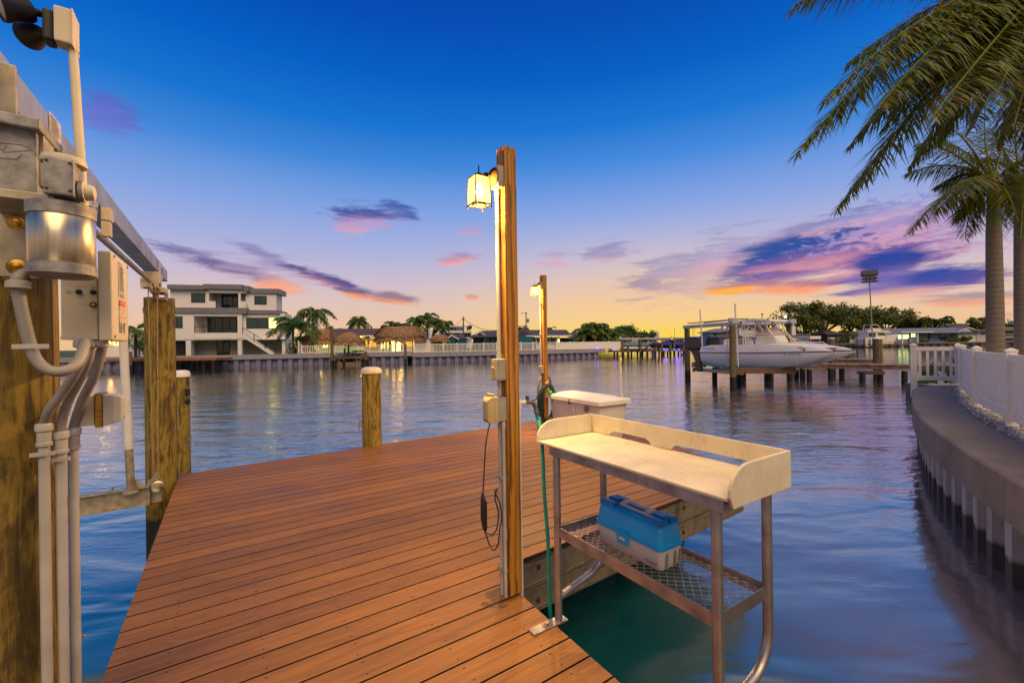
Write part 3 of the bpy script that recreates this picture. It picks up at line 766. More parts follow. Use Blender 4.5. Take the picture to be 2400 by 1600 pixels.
    cd = MB(); cd.cyl(Vector((x1.x,x1.y,b.z)), Vector((x1.x,x1.y,c.z)), .0115, n=12); cd.build('conduit', mats['pvc'], o, smooth=SM)
    return o, None, None
pcorn = G(1196,1398.5,DZ); pbase = pcorn + (U+V)*(PW/2)
post1, tap, outlet = lamp_post(pbase, 3.855, 'tall timber lamp post in the dock centre with switch and outlet boxes', True, 240)
p2x = unroll(1273,645)[0]/F*7.97
post2, _, _ = lamp_post(Vector((p2x,7.99,DZ)), 3.855, 'farther timber lamp post with coiled green hose hung on it', False, 480)

# extension cord hanging from the outlet cover
cdp = [outlet+(-V)*.07-Z*.085]
for px, py, dv in ((1140,1030,.07),(1136,1080,.075),(1133,1140,.08),(1131,1158,.08)): cdp.append(W(px,py,2.66))
cord = thing('extension_cord', 'black cord with an inline plug block dangling from the outlet box', 'cord', W(1133,1290,2.66))
MB().tube(smooth_path(cdp), .0042, 8).build('cable', mats['black'], cord, smooth=SM)
blk = MB(); blk.tube([W(1131,1156,2.66), W(1132,1170,2.66), W(1134,1178,2.66), W(1134,1215,2.66), W(1136,1232,2.66), W(1138,1246,2.66)], [.007,.014,.02,.021,.016,.008], 10)
blk.build('plug_block', mats['black'], cord, smooth=SM)
MB().tube(smooth_path([W(1137,1244,2.66), W(1146,1272,2.64), W(1156,1288,2.63), W(1167,1276,2.63), W(1171,1240,2.64), W(1176,1215,2.65), W(1172,1180,2.65), W(1163,1160,2.63), W(1160,1150,2.63), W(1166,1145,2.64)]), .0042, 8).build('cable', mats['black'], cord, smooth=SM)
MB().tube(smooth_path([W(1137,1244,2.65), W(1150,1252,2.63), W(1164,1240,2.63), W(1168,1200,2.64), W(1160,1165,2.64), W(1166,1147,2.64)]), .0042, 8).build('cable', mats['black'], cord, smooth=SM)

# teal hose from the tap down past the table
hs = thing('garden_hose', 'teal green hose running down from the tap behind the cleaning table', 'hose', tap)
MB().tube(smooth_path([tap, tap-Z*.06+V*.012, W(1268,1010,2.68), W(1272,1060,2.66), W(1276,1160,2.64), W(1284,1260,2.62), W(1287,1350,2.6), W(1290,1440,2.58), W(1300,1500,2.6)]), .0112, 10).build('tube', mats['hose_teal'], hs, smooth=SM)
MB().tube([tap+Z*.004, tap-Z*.028+V*.004], .0165, 8).build('coupling', mats['alu'], hs, smooth=.3)

# coiled hose with spray wand on the far post
hc = Vector((p2x,7.99,0))-V*.02-U*.07; hc.z = CZ-unroll(1262,935)[1]*7.9/F
hose = thing('coiled_hose', 'coil of dark green hose with spray wand hung on the farther lamp post', 'hose', hc)
coil = MB(); rr = random.Random(3)
for k in range(7):
    ra, rb = .165+rr.uniform(-.03,.035), .31+rr.uniform(-.05,.05); off = -U*(.0+.012*k) + V*rr.uniform(-.02,.02)
    pts = []
    for i in range(25):
        a = 2*math.pi*i/24
        pts.append(hc+off+V*ra*math.cos(a)+Z*(rb*math.sin(a)-.05 - .03*k*(math.sin(a) < -.3)) + U*.01*math.sin(2*a+k))
    coil.tube(pts, .0125, 8)
coil.tube(smooth_path([hc-V*.13-Z*.25, hc-V*.1-Z*.42, hc+V*.0-Z*.62, hc+V*.12-Z*.78]), .0125, 8)
coil.build('coil', mats['hose_dark'], hose, smooth=SM)
wnd = MB(); w0 = hc-V*.08+Z*.28-U*.1
wnd.tube([w0, w0-V*.06-Z*.06, w0-V*.2-Z*.22, w0-V*.24-Z*.26], [.013,.018,.016,.01], 8); wnd.tube([w0-V*.23-Z*.25, w0-V*.31-Z*.27], .014, 8)
wnd.build('spray_wand', mats['black'], hose, smooth=SM)
nz_ = MB(); nz_.lathe([(.03,0),(.034,.02),(.024,.05),(.012,.06)], w0+V*.01+Z*.0, V*.6+Z*.8, 12); nz_.build('wand_tip', mats['orange'], hose, smooth=SM)
lm = MB(); l0 = hc+V*.02+Z*.12-U*.12
lm.tube([l0, l0+V*.02-Z*.05, l0+V*.05-Z*.2], [.02,.03,.016], 8); lm.lathe([(.01,0),(.035,.01),(.032,.06),(.012,.08)], l0, -V*.7+Z*.3, 10)
lm.build('spray_nozzle', mats['lime'], hose, smooth=SM)

# ladder grab rail behind the dock box
gr = thing('grab_rail', 'bent tube grab rail bolted to the deck beside the far lamp post', 'handrail', G(1262,1004,DZ))
g0 = G(1262,1005,DZ); MB().tube(smooth_path([g0, g0+Z*.5, g0+Z*.86+V*.02, g0+Z*.98+V*.13, g0+Z*.97+V*.26, g0+Z*.75+V*.33, g0+Z*.2+V*.34]), .021, 10).build('tube', mats['alu'], gr, smooth=SM)
mb = MB(); mb.box(g0+Z*.006, (.22,.09,.01), (V,U,Z)); mb.build('foot_plate', mats['alu'], gr, bevel=.002)

# ================================================================== DOCK BOX
la, lb, lcn = G(1276,931,1.6), G(1405.5,952.6,1.6), G(1486,940.7,1.6)
E1 = (lb-la); E2 = Vector((-E1.y, E1.x, 0)).normalized(); E2 = E2 if E2.dot(lcn-lb) > 0 else -E2; L1 = E1.length; E1 = E1.normalized(); L2 = .74
bx = thing('dock_box', 'white fibreglass dock storage box behind the cleaning table', 'storage box', Vector((la.x,la.y,DZ))+E1*L1/2+E2*L2/2)
cen = Vector(bx.location)
def rr_ring(c, a, b, z, hx, hy, r, n=5):
    out = []
    for sx, sy, a0 in ((1,1,0),(-1,1,90),(-1,-1,180),(1,-1,270)):
        for k in range(n):
            t = R(a0+90*k/(n-1)); out.append(c+a*(sx*(hx-r)+r*math.cos(t))+b*(sy*(hy-r)+r*math.sin(t))+Z*z)
    return out
hx, hy = L1/2, L2/2
mb = MB(); mb.loft([rr_ring(cen,E1,E2,z,hx-i,hy-i,.05) for z, i in ((.01,.12),(.03,.11),(.3,.085),(.58,.06),(.61,.06))])
bdy = mb.build('body', mats['white'], bx, smooth=SM)
mb = MB(); mb.loft([rr_ring(cen,E1,E2,z,hx-i,hy-i,r) for z, i, r in ((.6,.0,.05),(.66,.006,.05),(.672,.02,.06),(.675,.13,.06),(.70,.17,.05),(.715,.22,.05),(.718,.3,.04))])
mb.build('lid', mats['white'], bx, smooth=SM)
fr = cen-E2*(hy-.06)
mb = MB(); lp = fr-E1*.02+Z*.60-E2*.05; mb.box(lp, (.022,.02,.09), (E1,E2,Z)); mb.box(lp-Z*.03-E2*.008, (.03,.014,.03), (E1,E2,Z)); mb.build('latch', mats['black'], bx, bevel=.003)
mb = MB(); mb.lathe([(.055,0),(.055,.006),(.05,.008)], fr+E1*.36+Z*.52-E2*.012, -E2, 24); mb.build('emblem', M('chrome_badge', '#8d8984', '#6f6b66', rough=.3, metal=.8), bx, smooth=SM)
mb = MB(); mb.box(fr+E1*.03+Z*.45-E2*.008, (.075,.012,.14), (E1,E2,Z)); mb.build('latch_plate', mats['white'], bx, bevel=.004)

# ================================================================== FISH CLEANING TABLE
T0 = Vector((.1365, 2.583, 2.02)); e1 = Vector((.541,-.841,0)).normalized(); e2 = Vector((-e1.y, e1.x, 0)); e2 = e2 if e2.x > 0 else -e2
TL, TW = 1.19, .45
def tp(a, b, z): return Vector((T0.x,T0.y,0)) + e1*a + e2*b + Z*z
ct = thing('cleaning_table', 'aluminium fish cleaning table with cream board top overhanging the water', 'table', tp(.6,.22,1.0))
tx = (e1, e2, Z); th = .014
mb = MB(); mb.box(tp(TL/2,TW/2,2.02-th/2), (TL,TW,th), tx); top = mb.build('board_top', mats['hdpe'], ct, bevel=.004)
def end_panel(a):
    pts = [tp(a,.0,2.02+.002)]
    H_ = .115
    for k in range(1, 9):
        t = k/8*math.pi/2; pts.append(tp(a, .135*(1-math.cos(t))+.0, 2.02+.012+ (H_-.012)*math.sin(t)))
    pts += [tp(a,TW,2.02+H_), tp(a,TW,2.02-.04 if a > .5 else 2.02+.002)]
    if a > .5: pts += [tp(a,.02,2.02-.04)]
    m_ = MB(); m_.prism(pts, e1*th); return m_.build('end_panel', mats['hdpe'], ct, bevel=.003)
end_panel(0.002); end_panel(TL+.001)
# back panel with two long openings
pts_b = [(.018,.003),(.17,.003),(.185,.022),(.21,.034),(.45,.034),(.475,.022),(.49,.003),(.62,.003),(.635,.022),(.66,.034),(1.06,.034),(1.085,.022),(1.1,.003),(TL-.002,.003),(TL-.002,.115),(.018,.115)]
mb = MB()
cuts = sorted({p[0] for p in pts_b})
low = lambda a: next((y0+(y1-y0)*(a-x0)/(x1-x0) if x1 > x0 else y1) for (x0,y0),(x1,y1) in zip(pts_b[:13], pts_b[1:14]) if x0 <= a <= x1)
rings = []
for a in cuts:
    z0_ = 2.02+low(a); rings.append([tp(a,TW-th,z0_), tp(a,TW,z0_), tp(a,TW,2.135), tp(a,TW-th,2.135)])
mb.loft(rings); mb.build('back_panel', mats['hdpe'], ct)
fz = 2.02-th
mb = MB()
for b_ in (.012, TW-.03): mb.para(tp(.11,b_,fz-.05), e1*1.06, e2*.006, Z*.05); mb.para(tp(.11,b_+.006,fz-.006), e1*1.06, e2*.03, Z*.006)
for a_ in (.11, 1.164): mb.para(tp(a_,.019,fz-.049), e1*.006, e2*(TW-.05), Z*.046)
mb.build('apron_frame', mats['alu'], ct)
legs = [(.145,.038),(1.125,.038)]
for i, (a, b_) in enumerate(legs):
    m_ = MB(); m_.cyl(tp(a,b_,DZ+.012), tp(a,b_,fz-.002), .021, n=18); m_.build('front_leg', mats['alu'], ct, smooth=SM)
    m_ = MB(); m_.box(tp(a-.0,b_-.075,DZ+.006), (.06,.24,.01), tx); ft = m_.build('foot_bracket', mats['alu'], ct, bevel=.002)
    m_ = MB(); q = tp(a,b_-.09,DZ+.011); m_.lathe([(.024,0),(.024,.003),(.013,.003),(.013,.014),(.0,.015)], q, Z, 6); m_.build('hex_bolt', mats['steel'], ft)
    bb = TW-.045
    m_ = MB(); pth = [tp(a,bb,fz-.002), tp(a,bb,1.5), tp(a,bb,1.36)]
    for k in range(1, 9):
        t = k/8*math.pi*.42; pth.append(tp(a, bb-.17*(1-math.cos(t)), 1.36-.17*math.sin(t)))
    pth.append(tp(a, b_+.01, pth[-1].z-.055))
    m_.tube(pth, .0205, 16); m_.build('rear_leg', mats['alu'], ct, smooth=SM)
shelf_z = 1.53
mb = MB()
for b_ in (.032, TW-.048): mb.para(tp(.15,b_,shelf_z-.04), e1*.98, e2*.005, Z*.058)
for a_ in (.148, 1.122): mb.para(tp(a_,.045,shelf_z-.04), e1*.005, e2*(TW-.09), Z*.056)
for b_ in (.038, TW-.068): mb.para(tp(.155,b_,shelf_z-.012), e1*.965, e2*.02, Z*.004)
mb.build('shelf_rail', mats['alu'], ct)
mb = MB()      # expanded-metal shelf: crossing strands
a0, a1, b0, b1 = .155, 1.122, .04, TW-.05; px_, py_ = .044, .0185
nn = int((a1-a0)/px_)+12
for s in (1, -1):
    for k in range(-14, nn+14):
        # line a = a0 + k*px_ + s*(b-b0)*px_/(2*py_)*1.0 ...
        sl_ = s*px_/(2*py_)/1.35
        pa, pb = (a0+k*px_, b0), (a0+k*px_+sl_*(b1-b0), b1)
        t0_, t1_ = 0., 1.; da = pb[0]-pa[0]
        ta, tb_ = sorted(((a0-pa[0])/da, (a1-pa[0])/da)); t0_, t1_ = max(t0_, ta), min(t1_, tb_)
        if t1_-t0_ < .01: continue
        A_, B_ = (pa[0]+da*t0_, pa[1]+(b1-b0)*t0_), (pa[0]+da*t1_, pa[1]+(b1-b0)*t1_)
        d = (tp(*B_,0)-tp(*A_,0)); nrm = d.normalized().cross(Z)*.0021
        zz = shelf_z-.008+.0015*s
        mb.para(tp(*A_,zz)-nrm, d, nrm*2, Z*.0022)
mb.build('mesh_shelf', mats['alu'], ct)

# ================================================================== TACKLE BOX
tz = shelf_z-.002
def kp(a, b, z): return tp(.367+a, .122+b, tz+z)
KL, KW = .428, .172
tk = thing('tackle_box', 'blue and pale grey tackle box on the mesh shelf of the cleaning table', 'tackle box', kp(KL/2,KW/2,0))
def kr(z, ins, r, ins2=None): return rr_ring(kp(KL/2,KW/2,0)-Z*0, e1, e2, z, KL/2-ins, KW/2-(ins if ins2 is None else ins2), r, 6)
mb = MB(); mb.loft([kr(.0,.02,.02), kr(.006,.014,.024), kr(.075,.006,.024), kr(.098,.002,.024), kr(.104,.006,.022)])
base_ = mb.build('base', mats['tackle_grey'], tk, smooth=SM)
erm = M('grey_rib', '#8d887c', '#807b70', rough=.6)
for bb in (.045,.105,.14): mb = MB(); mb.para(kp(KL-.0045,bb,.012), e1*.003, e2*.012, Z*.07); mb.build('end_rib', erm, base_)
mb = MB(); mb.loft([kr(.100,-.002,.026), kr(.118,-.002,.026), kr(.122,.004,.024), kr(.19,.012,.026), kr(.205,.02,.03), kr(.212,.034,.03), kr(.2185,.045,.028,.062), kr(.219,.06,.02,.07)])
lid = mb.build('lid', mats['tackle_blue'], tk, smooth=SM)
hbm = M('lid_hatch_blue', '#1a86c4', '#1379b6', rough=.35)
for a0_, a1_ in ((.018,.115),(.31,.41)):       # raised twin hatches at the two ends of the lid
    mb = MB()
    for b0_, b1_ in ((.02,.072),(.1,.152)):
        mb.loft([[kp(a,b,z) for a, b in ((a0_+i,b0_+i),(a1_-i,b0_+i),(a1_-i,b1_-i),(a0_+i,b1_-i))] for z, i in ((.203,0),(.222,.0),(.2285,.006),(.2295,.02))])
    mb.loft([[kp(a,b,z) for a, b in ((a0_+.01+i,.0745),(a1_-.01-i,.0745),(a1_-.01-i,.0975),(a0_+.01+i,.0975))] for z, i in ((.208,0),(.232,0),(.236,.01))])
    mb.build('lid_hatch', hbm, lid, bevel=.0015)
mb = MB(); hz = .224
mb.para(kp(.118,.060,.21), e1*.19, e2*.010, Z*.018); 
for (a_, b_, la_, lb_) in ((.118,.105,.195,.026),(.118,.072,.035,.034),(.278,.072,.035,.034)): mb.para(kp(a_,b_,.212), e1*la_, e2*lb_, Z*.02)
mb.build('handle', mats['tackle_grey'], tk, bevel=.004)
mb = MB(); mb.box(kp(.205,.0,.092)-e2*.008, (.068,.012,.062), tx)
for k in range(4): mb.box(kp(.184+k*.014,.0,.112)-e2*.015, (.007,.004,.03), tx)
lt = mb.build('latch', mats['tackle_blue'], tk, bevel=.002)
mb = MB(); mb.box(kp(.205,.0,.088)-e2*.015, (.036,.003,.011), tx); mb.build('latch_mark', mats['sticker'], lt)
text('PLANO', .018, kp(.365,.0,.03)-e2*(-.0085)-e2*.001, e1, Z, mats['ink'], 'lettering', base_, depth=.0, sx=1.15, shear=.2)
# ================================================================== BOAT LIFT (left foreground)
def pface(px0, px1, py0, py1, Y):
    P = W(px0, py0, Y); r = unroll(px1, (py0+py1)/2)[0]/F
    t = (r*P.y-P.x)/(V.x-r*V.y); z1 = CZ-unroll(px0, py1)[1]/F*Y
    return P, t, P.z-z1
def pbox(mb, px0, px1, py0, py1, Y, depth):
    P, t, h = pface(px0, px1, py0, py1, Y)
    mb.para(P-Z*h, V*t, U*depth, Z*h); return P, t, h
lift = thing('boat_lift', 'aluminium boat lift on piles with motor and overhead beam in the left foreground', 'boat lift', (-1.75,1.5,1.2))
B0 = Vector((-4.064,4.95,3.643)); BH, BW_ = .142, .13
def bpt(px, py, off=.003):
    a, b = unroll(px, py); d = Vector((a/F,1,-b/F)); t = (B0-Vector((0,0,CZ))).dot(V)/d.dot(V)
    return Vector((0,0,CZ))+d*t + V*off
mb = MB()
s = B0 - U*4.6
prof = [(0,0),(0,-BH),(-BW_,-BH),(-BW_,-BH+.012),(-.012,-BH+.012),(-.012,-.012),(-BW_,-.012),(-BW_,0)]
mb.prism([s+V*x+Z*z for x, z in prof], U*5.65)
mb.para(s+U*5.0-V*BW_-Z*(BH), U*.65, V*.012, Z*BH)
beam = mb.build('beam', mats['alu_beam'], lift)
mb = MB(); pbox(mb, -80, 37, 126, 246, 1.36, .02); mb.build('beam_end_plate', mats['galv'], lift, bevel=.004)
# stickers on the beam
def sticker(pts, m, name, par):
    mb = MB(); mb.add(pts, [(0,1,2,3)]); return mb.build(name, m, par)
q = [bpt(202,447), bpt(228,452), bpt(228,490), bpt(202,476)]
q[1].z = q[0].z; q[2].z = q[3].z
sticker(q, mats['sticker'], 'sign_plate', beam)
c = (q[0]+q[1]+q[2]+q[3])/4
text('ERS', abs(q[0].z-q[3].z)*.95, c, U, Z, mats['ink_blue'], 'sign_lettering', beam, depth=.001, sx=1.9, shear=.2)
q = [bpt(114,252), bpt(141,290), bpt(141,350), bpt(114,335)]
tl = q[0].z-.012; bl = q[3].z
lab = [bpt(114,300), bpt(141,300)]
for p in lab: pass
pl = [Vector((lab[0].x,lab[0].y,tl)), Vector((lab[1].x,lab[1].y,tl)), Vector((lab[1].x,lab[1].y,tl-.11)), Vector((lab[0].x,lab[0].y,tl-.11))]
sticker(pl, mats['sticker'], 'spec_label', beam)
mb = MB(); d = (pl[1]-pl[0])
for k in range(9):
    ln = rng.uniform(.5,.85); o = pl[0]+d*.08-Z*(.012+.0115*k)+V*.0012; mb.add([o, o+d*ln, o+d*ln-Z*.004, o-Z*.004], [(0,1,2,3)])
mb.build('label_print', mats['ink'], beam)
q = [bpt(371,612), bpt(381,622), bpt(381,650), bpt(371,645)]
q[1].z = q[0].z; q[2].z = q[3].z
sticker(q, mats['sticker'], 'sign_plate', beam)
mb = MB(); d = q[1]-q[0]; h = q[3]-q[0]
mb.add([q[0]+d*.55+h*.2+V*.002, q[0]+d*.92+h*.2+V*.002, q[0]+d*.92+h*.75+V*.002, q[0]+d*.55+h*.75+V*.002], [(0,1,2,3)]); mb.build('label_print', mats['ink_blue'], beam)
# drive shaft and its bearings
far_s, near_s = W(355,662,4.8), W(236,556,2.83)
sd = (near_s-far_s).normalized()
mb = MB(); mb.cyl(far_s-sd*.35, near_s+sd*1.75, .021, n=16); mb.cyl(far_s-sd*.36, far_s-sd*.1, .034, n=16); mb.build('drive_shaft', mats['galv'], lift, smooth=SM)
mb = MB(); pbox(mb, 333, 375, 634, 655, 4.66, .22); pbox(mb, 328, 374, 651, 672, 4.62, .2); pbox(mb, 349, 388, 672, 684, 4.7, .3)
for x in (330, 352, 370): pbox(mb, x, x+6, 672, 676, 4.6, .03)
mb.build('bearing_block', mats['beige'], lift, bevel=.006)
mb = MB(); pbox(mb, 357, 360, 682, 701, 4.8, .3); pbox(mb, 385, 388, 682, 701, 4.88, .3); pbox(mb, 357, 388, 697, 701, 4.8, .3)
mb.build('pile_saddle', mats['galv'], lift)
mb = MB(); pbox(mb, 236, 259, 484, 514, 2.62, .09); pbox(mb, 236, 258, 517, 551, 2.60, .07); pbox(mb, 242, 252, 551, 553, 2.6, .03)
mb.build('bearing_block', mats['beige'], lift, bevel=.004)
# cable, pulley, cradle
mb = MB()
c0, c1 = W(369,690,4.78), W(371,1135,4.82)
mb.cyl(c0, c1, .0055, n=8); mb.cyl(W(347,672,4.75), W(360,1128,4.78), .005, n=8)
mb.tube([W(358,664,4.6), W(364,690,4.72), c0], .009, 8); mb.tube([W(376,664,4.7), W(371,690,4.74), c0], .009, 8)
mb.tube([c0+Z*.02, c0-Z*.05], .014, 8)
mb.build('cable', M('lift_cable', '#c9a878', '#8b7350', rough=.5, metal=.5, scale=80), lift, smooth=SM)
cp = W(377,1130,4.86)
cr = MB(); L = 3.2
prof = [(0,0),(0,-.013),(-.05,-.02),(-.05,-.17),(0,-.18),(0,-.2),(-.11,-.2),(-.11,-.18),(-.06,-.17),(-.06,-.02),(-.11,-.013),(-.11,0)]
cr.prism([cp-V*.09-Z*.0+(-U)*(-x)+Z*z for x, z in prof], -V*L)
cr.para(cp-V*.12-U*.01-Z*.21, V*.13, U*.02, Z*.26); cr.para(cp-V*.42-U*.012-Z*.205, V*.008, U*.125, Z*.212)
cr.prism([cp-V*.12+Z*.0, cp+Z*.0, cp+Z*.12-V*.02, cp-V*.05+Z*.11], U*.018)
cr.build('cradle_beam', mats['galv'], lift, bevel=.003)
mb = MB(); mb.lathe([(.05,0),(.058,.004),(.045,.012),(.045,.02),(.058,.028),(.05,.032)], c1-Z*.01-U*.03, -U, 18); mb.cyl(c1-Z*.01-U*.09, c1-Z*.01+U*.05, .012, n=10)
mb.build('pulley', mats['steel'], lift, smooth=SM)
gb = W(307,1148,4.62); gt = W(284,700,4.5); gm = gb + (gt-gb)*.22
mb = MB(); mb.cyl(gm, gt, .037, n=18); mb.build('guide_pole', mats['pvc_white'], lift, smooth=SM)
mb = MB(); mb.cyl(gb, gm, .036, n=18); mb.lathe([(.07,-.03),(.07,-.015),(.045,0),(.042,.06)], gb, Z, 16); mb.prism([gb+V*.03, gb+V*.14, gb+V*.03+Z*.12], U*.012); mb.build('pole_foot', mats['galv'], lift, smooth=SM)
# pile bracket plate with bolts
mb = MB(); pbox(mb, -80, 90, 436, 643, 1.345, .012); mb.build('bracket_plate', mats['galv'], lift, bevel=.002)
for py in (521, 626): mb = MB(); mb.lathe([(.021,0),(.023,.004),(.02,.006),(.013,.007),(.013,.012),(.006,.016)], W(40,py,1.305), -U, 20); mb.build('plate_bolt', mats['brass'], lift, smooth=SM)
# gear housing
mb = MB(); pbox(mb, -80, 86, 268, 432, 1.21, .17); gh = mb.build('gear_housing', mats['cast'], lift, bevel=.004)
mb = MB(); pbox(mb, -80, 93, 242, 272, 1.19, .24); mb.build('housing_lid', mats['cast'], gh, bevel=.006)
mb = MB(); pbox(mb, -80, 104, 430, 452, 1.2, .22); pbox(mb, 86, 103, 300, 436, 1.3, .1); mb.build('housing_base', mats['galv'], gh, bevel=.003)
mb = MB()
P, t, h = pface(-80, 86, 268, 432, 1.21)
for (a0, z0_, a1, z1_) in ((.42,.33,.78,.30),(.5,.46,.95,.35),(.78,.30,.95,.35),(.42,.55,.70,.53),(.55,.36,.5,.46),(.42,.42,.52,.41),(.7,.53,.78,.45)):
    p, q = P+V*t*a0-Z*h*z0_, P+V*t*a1-Z*h*z1_
    mb.tube([p-U*.0005, q-U*.0005], .0016, 6)
mb.build('cast_mark', mats['cast'], gh)
# gearbox and motor
mb = MB(); P, t, h = pbox(mb, 99, 173, 362, 451, 1.19, .11); gx = mb.build('gearbox', mats['cast'], lift, bevel=.006)
ctr = P+V*t/2+U*.055
for i in (.12,.88):
    for j in (.13,.87): mb = MB(); mb.lathe([(.0045,0),(.0042,.0008)], P+V*t*i-Z*h*j-U*.0006, -U, 10); mb.build('screw_hole', mats['black'], gx)
mb = MB(); mb.lathe([(.048,-.004),(.05,.004),(.046,.016),(.03,.018)], ctr, Z, 28); mb.build('top_cap', mats['beige'], gx, smooth=SM)
kc = P+V*t-Z*h*.74+U*.045
mb = MB(); mb.lathe([(.027,0),(.03,.003),(.03,.011),(.027,.012)], kc, V, 24); mb.build('collar', mats['cast'], gx, smooth=SM)
mb = MB(); mb.lathe([(.031,.012),(.032,.015),(.023,.017),(.023,.028),(.019,.035),(.008,.038)], kc, V, 24); mb.build('shaft_cap', mats['beige'], gx, smooth=SM)
mc = W(146,560,1.27); mr = .0745
def mz(py): return W(146,py,1.27).z
mb = MB(); mb.lathe([(mr*.42, mz(446)),(mr*.5, mz(462)),(mr*.72, mz(478)),(mr*.8, mz(484))], (mc.x,mc.y,0), Z, 28); mb.build('motor_neck', mats['cast'], lift, smooth=SM)
mo = MB(); mo.lathe([(mr*.93, mz(622)),(mr*.97, mz(619)),(mr*.97, mz(512)),(mr*.93, mz(509))], (mc.x,mc.y,0), Z, 48); mot = mo.build('motor', mats['steel'], lift, smooth=SM)
mb = MB(); mb.lathe([(mr*.6, mz(482)),(mr*.96, mz(482)),(mr, mz(484)),(mr, mz(511)),(mr*.9, mz(512))], (mc.x,mc.y,0), Z, 48)
for k in range(4):
    a = k*math.pi/2+.5; mb.lathe([(.006,0),(.006,.006),(.003,.008)], Vector((mc.x+mr*.85*math.cos(a), mc.y+mr*.85*math.sin(a), mz(482))), Z, 6)
mb.build('motor_end_cap', mats['cast'], mot, smooth=SM)
mb = MB(); mb.lathe([(mr*.9, mz(620)),(mr*1.0, mz(621)),(mr*1.0, mz(645)),(mr*.9, mz(650)),(mr*.3, mz(652))], (mc.x,mc.y,0), Z, 48); mb.build('motor_end_cap', mats['cast'], mot, smooth=SM)

# control box with knobs and labels
cbx = thing('control_box', 'beige boat lift switch box with knobs and an orange warning label', 'control box', W(200,797,1.45))
mb = MB(); P, t, h = pbox(mb, 141, 229, 645, 796, 1.40, .2); cb_ = mb.build('enclosure', mats['beige'], cbx, bevel=.004)
mb = MB(); mb.para(P-Z*(h+.0)+V*0-U*.006, V*t, U*.02, Z*.012); mb.build('bottom_lip', mats['beige'], cb_)
def onf(px, py, off=.001):        # point on the side face
    a, b = unroll(px, py); d = Vector((a/F,1,-b/F)); n = -U; tt = (P-Vector((0,0,CZ))).dot(n)/d.dot(n); return Vector((0,0,CZ))+d*tt-U*off
mb = MB(); P2_, t2, h2 = pbox(mb, 228, 263, 586, 798, 1.415, .285); cv = mb.build('cover', mats['beige'], cbx, bevel=.007, seg=3)
for (px, py) in ((185,684),(219,685)):
    m_ = MB(); m_.lathe([(.0085,0),(.0085,.002),(.005,.003),(.0055,.012),(.003,.016)], onf(px,py), -U, 16); m_.build('knob', mats['black'], cb_, smooth=SM)
m_ = MB(); m_.lathe([(.0095,0),(.0095,.003),(.0065,.0035)], onf(219,714), -U, 20); ky = m_.build('key_switch', mats['black'], cb_, smooth=SM)
m_ = MB(); m_.lathe([(.006,.0036),(.006,.0046),(.002,.005)], onf(219,714), -U, 16); m_.build('lock_barrel', mats['brass'], ky)
for (s_, px, py) in (('ON',185,672),('OFF',186,695),('OFF',199,714),('ON',220,728)):
    text(s_, .0045, onf(px,py), V, Z, mats['ink'], 'switch_label', cb_, depth=.0006, sx=1.3)
mb = MB()
for (px, py, w_) in ((160,682,.011),(161,686,.015),(219,671,.014),(219,675,.016)):
    o = onf(px,py,.0012); mb.add([o-V*w_/2, o+V*w_/2, o+V*w_/2-Z*.0012, o-V*w_/2-Z*.0012], [(0,1,2,3)])
mb.build('switch_legend', mats['ink'], cb_)
# label face of the cover (faces across the dock)
LF = P2_ + V*(t2+.0015)          # upper near corner of that face
def lq(mb, a0, a1, z0_, z1_, off=0):
    mb.add([LF+U*a0-Z*z0_+V*off, LF+U*a1-Z*z0_+V*off, LF+U*a1-Z*z1_+V*off, LF+U*a0-Z*z1_+V*off], [(0,1,2,3)])
mb = MB(); lq(mb, .105,.215, h2*.50, h2*.90); lq(mb, .10,.20,.015,h2*.47,.0); mb.build('label', mats['sticker'], cv)
mb = MB()
z_ = .02
while z_ < h2*.46:
    lq(mb, .108, .108+rng.uniform(.06,.085), z_, z_+.0026, .001); z_ += .0058 if rng.random() < .85 else .011
mb.build('label_print', mats['ink'], cv)
for a in (.11,.165):
    mb = MB()
    for k in range(9): lq(mb, a, a+rng.uniform(.028,.042), h2*(.78+.013*k), h2*(.78+.013*k)+.0022, .001)
    mb.build('label_print', mats['ink'], cv)
mb = MB(); lq(mb, .107,.213, h2*.51, h2*.58, .001); mb.build('warning_header', mats['ink_orange'], cv)
text('WARNING', .014, LF+U*.16-Z*h2*.545, U, Z, mats['sticker'], 'warning_text', cv, depth=.0022, sx=1.1)
mb = MB(); lq(mb, .115,.20, h2*.595, h2*.63, .001); lq(mb, .145,.175, h2*.645, h2*.675, .001); lq(mb, .115,.205, h2*.70, h2*.725, .001); lq(mb, .107,.213, h2*.755,h2*.759,.001); mb.build('warning_print', mats['ink_pink'], cv)
mb = MB()
for a, z_ in ((.03,.012),(.265,.012),(.03,h2-.014),(.265,h2-.014)): mb.lathe([(.005,0),(.004,.002),(.001,.0025)], LF+U*a-Z*z_, V, 10)
mb.build('cover_screw', mats['brass'], cv)

